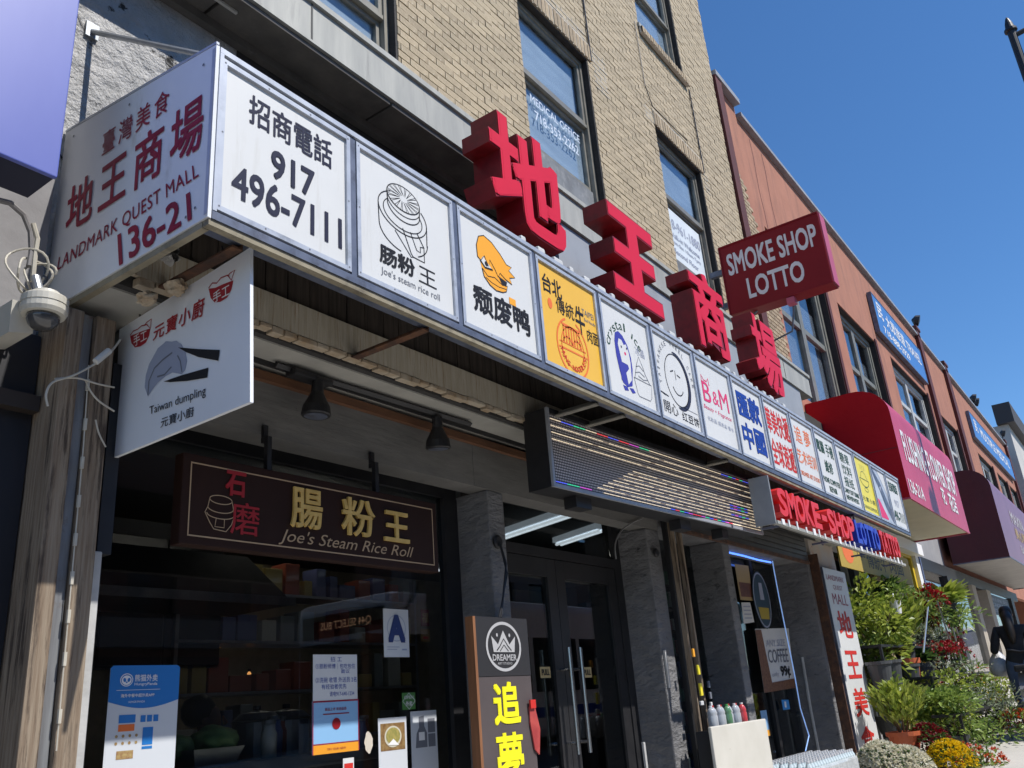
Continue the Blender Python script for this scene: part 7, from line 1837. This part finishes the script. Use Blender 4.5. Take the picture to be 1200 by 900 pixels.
plant("dark red chrysanthemums in front of the orange pot", 1088, 868, 2.35, 0.50, 0.30, LD, 420, 0.06, 0.03, (0.15, 0.18), "dome", (LDR, 200, 0.04), M_potg)
plant("cream chrysanthemums beside the foot of the white sign", 1034, 892, 2.42, 0.50, 0.30, LD, 480, 0.05, 0.025, (0.16, 0.18), "dome", (LW, 460, 0.038), M_potg)
plant("white chrysanthemums at the bottom centre of the display", 1062, 898, 2.25, 0.50, 0.30, LD, 420, 0.05, 0.025, (0.16, 0.18), "dome", (LW, 560, 0.040), M_potg)
plant("bright yellow chrysanthemums in the front row", 1112, 886, 2.15, 0.50, 0.28, LD, 420, 0.05, 0.025, (0.16, 0.18), "dome", (LY, 520, 0.034), M_potg)
plant("orange-red flowers right of the yellow chrysanthemums", 1146, 892, 2.0, 0.46, 0.28, LM, 260, 0.07, 0.035, (0.15, 0.18), "bush", (LO, 90, 0.042), M_potg)
plant("orange-red flowers at the far right edge", 1192, 845, 1.95, 0.5, 0.28, LM, 260, 0.07, 0.035, (0.15, 0.18), "dome", (LO, 200, 0.04), M_potg)
# shelves and rack of the stall
t = thing("plant_shelf", "black tiered metal shelf carrying the stall's upper plants", "shelf", (12.9, 2.9, gz(12.9)))
for (x0, x1, y0, y1, z) in ((11.3, 16.6, 2.78, 3.25, 1.95), (12.2, 16.8, 2.48, 2.77, 1.55), (11.6, 17.0, 2.15, 2.47, 1.12)):
    mb = MB(); mb.box(x0, x1, y0, y1, z - 0.03, z); mb.build("board", M_blk, t)
    for xx in (x0 + 0.03, (x0 + x1) / 2, x1 - 0.03):
        mb = MB(); mb.box(xx - 0.02, xx + 0.02, y0 + 0.005, y0 + 0.035, gz(xx), z - 0.031); mb.build("leg", M_blk, t)
a = P(1120, 690, 2.6)
t = thing("wire_rack", "silver wire flower rack leaning at the right of the stall", "rack", (a.x, 2.6, gz(a.x)))
for px0, py0, px1, py1 in ((1088, 704, 1082, 765), (1098, 704, 1120, 772), (1116, 735, 1138, 815), (1120, 735, 1146, 815), (1112, 790, 1140, 850)):
    mb = MB(); mb.tube([P(px0, py0, 2.62), P(px1, py1, 2.58)], 0.012, 6); mb.build("rod", mat("chrome_rod", (0.6, 0.6, 0.6), 0.3, metal=0.8), t)
for i, (px, py) in enumerate(((1050, 712), (1130, 785))):
    a = P(px, py, 2.75); t = thing("plastic_tub", ["small white plastic tub among the upper leaves", "small white plastic tub at the end of the black shelf"][i], "tub", tuple(a)); mb = MB(); mb.lathe(a, [(0.0, -0.08), (0.055, -0.08), (0.075, 0.08), (0.08, 0.085), (0.07, 0.085), (0.065, 0.06), (0.0, 0.055)], 16); mb.build("tub", M_wprint, t)
    mb = MB(); mb.tube([a + Vector((-0.07, 0, 0.08)), a + Vector((0, 0, 0.18)), a + Vector((0.07, 0, 0.08))], 0.004, 5); mb.build("handle", M_alu, t)
for i, (px, py) in enumerate(((1032, 790), (1044, 788), (1066, 792))):
    a = P(px, py, 2.8); t = thing("nursery_pot", ["leftmost grey nursery pot beside the white sign", "grey nursery pot left of the orange pot on the shelf", "grey nursery pot right of the orange pot on the shelf"][i], "pot", (a.x, a.y, a.z - 0.16), group="grey nursery pots")
    mb = MB(); mb.lathe((a.x, a.y, a.z - 0.16), [(0.0, 0.0), (0.10, 0.0), (0.135, 0.26), (0.15, 0.265), (0.15, 0.30), (0.13, 0.30), (0.0, 0.27)], 18); mb.build("pot", M_potg, t); mb = MB(); mb.lathe((a.x, a.y, a.z + 0.112), [(0.128, 0.0), (0.0, 0.012)], 14); mb.build("soil", M_soil, t)

# ================================================================ passer-by and scooter
HP = 1.60
xp, yp = 14.6, 1.80
J, E_ = figure(HP, 0.03, ((0.02, 0.27, 0.62 * HP), (0.22, 0.24, 0.66 * HP)), ((-0.05, -0.25, 0.61 * HP), (0.05, -0.25, 0.48 * HP)), 0.16)
def zw(p_):
    if p_.z > 0.855 * HP: return 2
    if (p_.x > 0.24 and p_.z > 0.6 * HP and p_.z < 0.75 * HP): return 2
    if p_.z < 0.035 * HP: return 3
    if p_.z < 0.525 * HP and abs(p_.y) < 0.22: return 1
    if p_.z < 0.49 * HP: return 2
    return 0
M_jean = mat("blue_jeans", (0.06, 0.09, 0.16), 0.85, (0.085, 0.12, 0.20), 8, bump=0.002)
t = put_person("pedestrian with long dark hair, black hoodie and jeans walking away with a white bag", (xp, yp, gz(xp)), math.radians(8), J, E_, zw, [M_dkcloth, M_jean, M_skin, M_blk], HP)
hair_cap(t, HP, 0.03, M_hair, 0.30)
a = P(1168, 768, 2.05)
t = thing("shopping_bag", "white plastic bag held by the passer-by", "bag", (xp + 0.14, yp + 0.28, 0))
t.location = (xp + 0.18, yp + 0.27, gz(xp) + 0.66)
mb = MB(); mb.lathe((0, 0, 0), [(0.0, 0.0), (0.10, 0.01), (0.15, 0.10), (0.13, 0.22), (0.06, 0.32), (0.03, 0.36)], 12); mb.build("bag", mat("white_plastic_bag", (0.6, 0.6, 0.62), 0.3, (0.5, 0.5, 0.52), 14, bump=0.02, bscale=14), t, local=True, smooth=True)
mb = MB(); mb.tube([(0.0, 0, 0.34), (0.0, 0, 0.44)], 0.012, 6); mb.build("handle", MATS["white_plastic_bag"], t, local=True)
# scooter parked at the right edge
t = thing("scooter", "grey motor scooter parked at the right edge of the pavement", "scooter", (13.75, 1.56, gz(13.75)))
M_scg = mat("grey_scooter_paint", (0.16, 0.165, 0.17), 0.3, coat=0.5); M_rub = mat("rubber", (0.015, 0.015, 0.016), 0.8)
def wheel(x):
    mb_ = MB(); mb_.lathe((x, 1.510, gz(13.75) + 0.24), [(0.13, 0.0), (0.20, -0.01), (0.24, 0.02), (0.24, 0.08), (0.20, 0.11), (0.13, 0.10)], 24, (0, 1, 0)); w_ = mb_.build("wheel", M_rub, t)
    mb_ = MB(); mb_.lathe((x, 1.525, gz(13.75) + 0.24), [(0.0, 0.0), (0.03, 0.0), (0.129, 0.02), (0.129, 0.06), (0.0, 0.07)], 16, (0, 1, 0)); mb_.build("rim", M_alu, w_)
zg = gz(13.75)
wheel(13.30); wheel(14.50)
mb = MB(); mb.prism([(13.10, 1.460, zg + 0.55), (13.30, 1.460, zg + 0.75), (13.85, 1.460, zg + 0.72), (14.00, 1.460, zg + 0.35), (14.37, 1.460, zg + 0.33), (14.47, 1.460, zg + 0.95), (14.57, 1.460, zg + 0.93), (14.53, 1.460, zg + 0.25), (13.70, 1.460, zg + 0.25), (13.50, 1.460, zg + 0.48), (13.15, 1.460, zg + 0.45)], (0, 0.22, 0)); mb.build("body", M_scg, t)
mb = MB(); mb.cbox(13.17, 13.85, 1.440, 1.700, zg + 0.755, zg + 0.84, 0.03); mb.build("seat", M_rub, t)
mb = MB(); mb.tube([(14.45, 1.260, zg + 1.06), (14.49, 1.410, zg + 1.02), (14.49, 1.730, zg + 1.02), (14.45, 1.880, zg + 1.06)], 0.016, 8); mb.build("handlebar", M_blk, t)
mb = MB(); mb.lathe((14.55, 1.570, zg + 0.88), [(0.0, -0.02), (0.07, 0.0), (0.065, 0.04), (0.0, 0.05)], 14, (1, 0, 0.1)); mb.build("headlight", M_wprint, t)
mb = MB(); mb.box(13.08, 13.11, 1.510, 1.630, zg + 0.50, zg + 0.57); mb.build("tail_light", M_red2, t)

# ================================================================ lamp post whose tip shows at the top right
xl, yl = 15.0, -0.58
tip = EYE + ray(1179, 20) * (xl / ray(1179, 20).x)
yl = tip.y
zt = tip.z
t = thing("lamp_post", "black lamp-post tip with pointed finial at the top right of the sky", "lamp post", (xl, yl, gz(xl)))
mb = MB(); mb.tube([(xl, yl, gz(xl)), (xl, yl, gz(xl) + 1.2), (xl, yl, gz(xl) + 1.25), (xl, yl, zt - 0.30)], [0.15, 0.14, 0.10, 0.065], 14); mb.build("post", M_blk, t)
mb = MB(); mb.lathe((xl, yl, zt), [(0.065, -0.32), (0.10, -0.31), (0.10, -0.27), (0.075, -0.26), (0.06, -0.15), (0.03, -0.05), (0.0, 0.0)], 16); mb.build("finial", M_blk, t)
mb = MB(); mb.tube([(xl, yl, zt - 0.42), (xl + 0.1, yl - 0.6, zt - 0.28), (xl + 0.2, yl - 1.6, zt - 0.15), (xl + 0.3, yl - 2.6, zt - 0.25)], [0.045, 0.04, 0.035, 0.03], 10); mb.tube([(xl, yl, zt - 1.4), (xl + 0.06, yl - 0.4, zt - 0.8), (xl + 0.12, yl - 0.9, zt - 0.30)], 0.02, 8); mb.build("arm", M_blk, t)
mb = MB(); mb.lathe((xl + 0.3, yl - 2.85, zt - 0.30), [(0.0, 0.08), (0.10, 0.06), (0.20, -0.02), (0.16, -0.10), (0.0, -0.14)], 16); mb.build("lantern", M_alu_dark, t)

# ================================================================ across the street (seen mirrored in the glass)
M_op = [mat("opposite_wall_%d" % i, c_, 0.85, tuple(v * 0.8 for v in c_), 0.8) for i, c_ in enumerate(((0.20, 0.16, 0.13), (0.30, 0.29, 0.27), (0.14, 0.07, 0.05), (0.24, 0.22, 0.20)))]
xx = -14.0
for i, (w_, h_) in enumerate(((11, 8.0), (12, 9.5), (13, 10.4), (12, 9.8), (14, 8.5))):
    t = thing("opposite_building", ["brown building straight across the street", "grey taller building across the street", "dark red brick building across the street", "pale tall building across the street farther right", "brown building across the street at the far right"][i], "building", (xx + w_ / 2, -14, 0), group="buildings across the street")
    holes = [(xx + 1.0 + k * 2.4, xx + 2.4 + k * 2.4, 4.4 + j * 3.2, 6.4 + j * 3.2) for k in range(int((w_ - 1.5) / 2.4)) for j in range(int((h_ - 4.5) / 3.2))]
    mb = MB(); wall_holes(mb, xx, xx + w_ - 0.05, -1.0, h_, holes, -14.3, -14.0); mb.build("wall", M_op[i % 4], t)
    for h in holes:
        mb = MB(); mb.box(h[0], h[1], -14.2, -14.17, h[2], h[3]); mb.build("window", mat("opposite_pane", (0.02, 0.025, 0.03), 0.1), t)
    mb = MB(); mb.box(xx, xx + w_ - 0.05, -13.98, -13.6, 3.2 + gz(xx), 3.9 + gz(xx)); mb.build("shop_fascia", M_op[(i + 1) % 4], t)
    mb = MB(); mb.box(xx + 0.5, xx + w_ - 0.6, -13.99, -13.95, 0.5 + gz(xx), 3.0 + gz(xx)); mb.build("shop_window", MATS["opposite_pane"], t)
    xx += w_
# city bus in the road
M_bus = mat("bus_white", (0.55, 0.57, 0.60), 0.3, coat=0.3); M_busd = mat("bus_glass", (0.012, 0.014, 0.018), 0.08)
bx0, bx1, by0, by1 = 11.5, 23.5, -6.6, -4.1
zb_ = gz(13) - 0.1
t = thing("city_bus", "white city bus in the road, seen mirrored in the shop window", "bus", (17, -5.3, zb_))
mb = MB(); mb.cbox(bx0, bx1, by0, by1, zb_ + 0.35, zb_ + 3.1, 0.18); mb.build("body", M_bus, t)
mb = MB(); mb.cbox(bx0 - 0.02, bx0 + 0.1, by0 + 0.12, by1 - 0.12, zb_ + 1.0, zb_ + 2.35, 0.01); mb.build("windscreen", M_busd, t)
mb = MB(); mb.cbox(bx0 - 0.03, bx0 + 0.1, by0 + 0.2, by1 - 0.2, zb_ + 2.45, zb_ + 2.85, 0.01); mb.build("destination_box", M_busd, t)
mb = MB(); F = Fr((bx0 - 0.032, by1 - 0.3, zb_ + 2.5), (0, -1, 0)); mb.text(F, "Q44 SELECT BUS", 0.2, 0.06, 1.5, 0.22, 0.003); mb.build("destination", emit("amber_led", (1.0, 0.55, 0.3), 0.8), t)
for k in range(6):
    mb = MB(); mb.cbox(bx0 + 0.6 + k * 1.85, bx0 + 2.3 + k * 1.85, by1 - 0.01, by1 + 0.012, zb_ + 1.25, zb_ + 2.35, 0.01); mb.build("window", M_busd, t)
mb = MB(); mb.box(bx0 + 0.3, bx1 - 0.3, by1 + 0.001, by1 + 0.012, zb_ + 0.75, zb_ + 0.95); mb.build("stripe", M_blue, t)
for wx in (bx0 + 2.4, bx1 - 3.0):
    for wy in (by0 + 0.12, by1 - 0.02):
        mb = MB(); mb.lathe((wx, wy, zb_ + 0.48), [(0.0, -0.14), (0.3, -0.14), (0.48, -0.12), (0.48, 0.04), (0.3, 0.06), (0.0, 0.05)], 20, (0, 1, 0)); mb.build("wheel", M_rub, t)
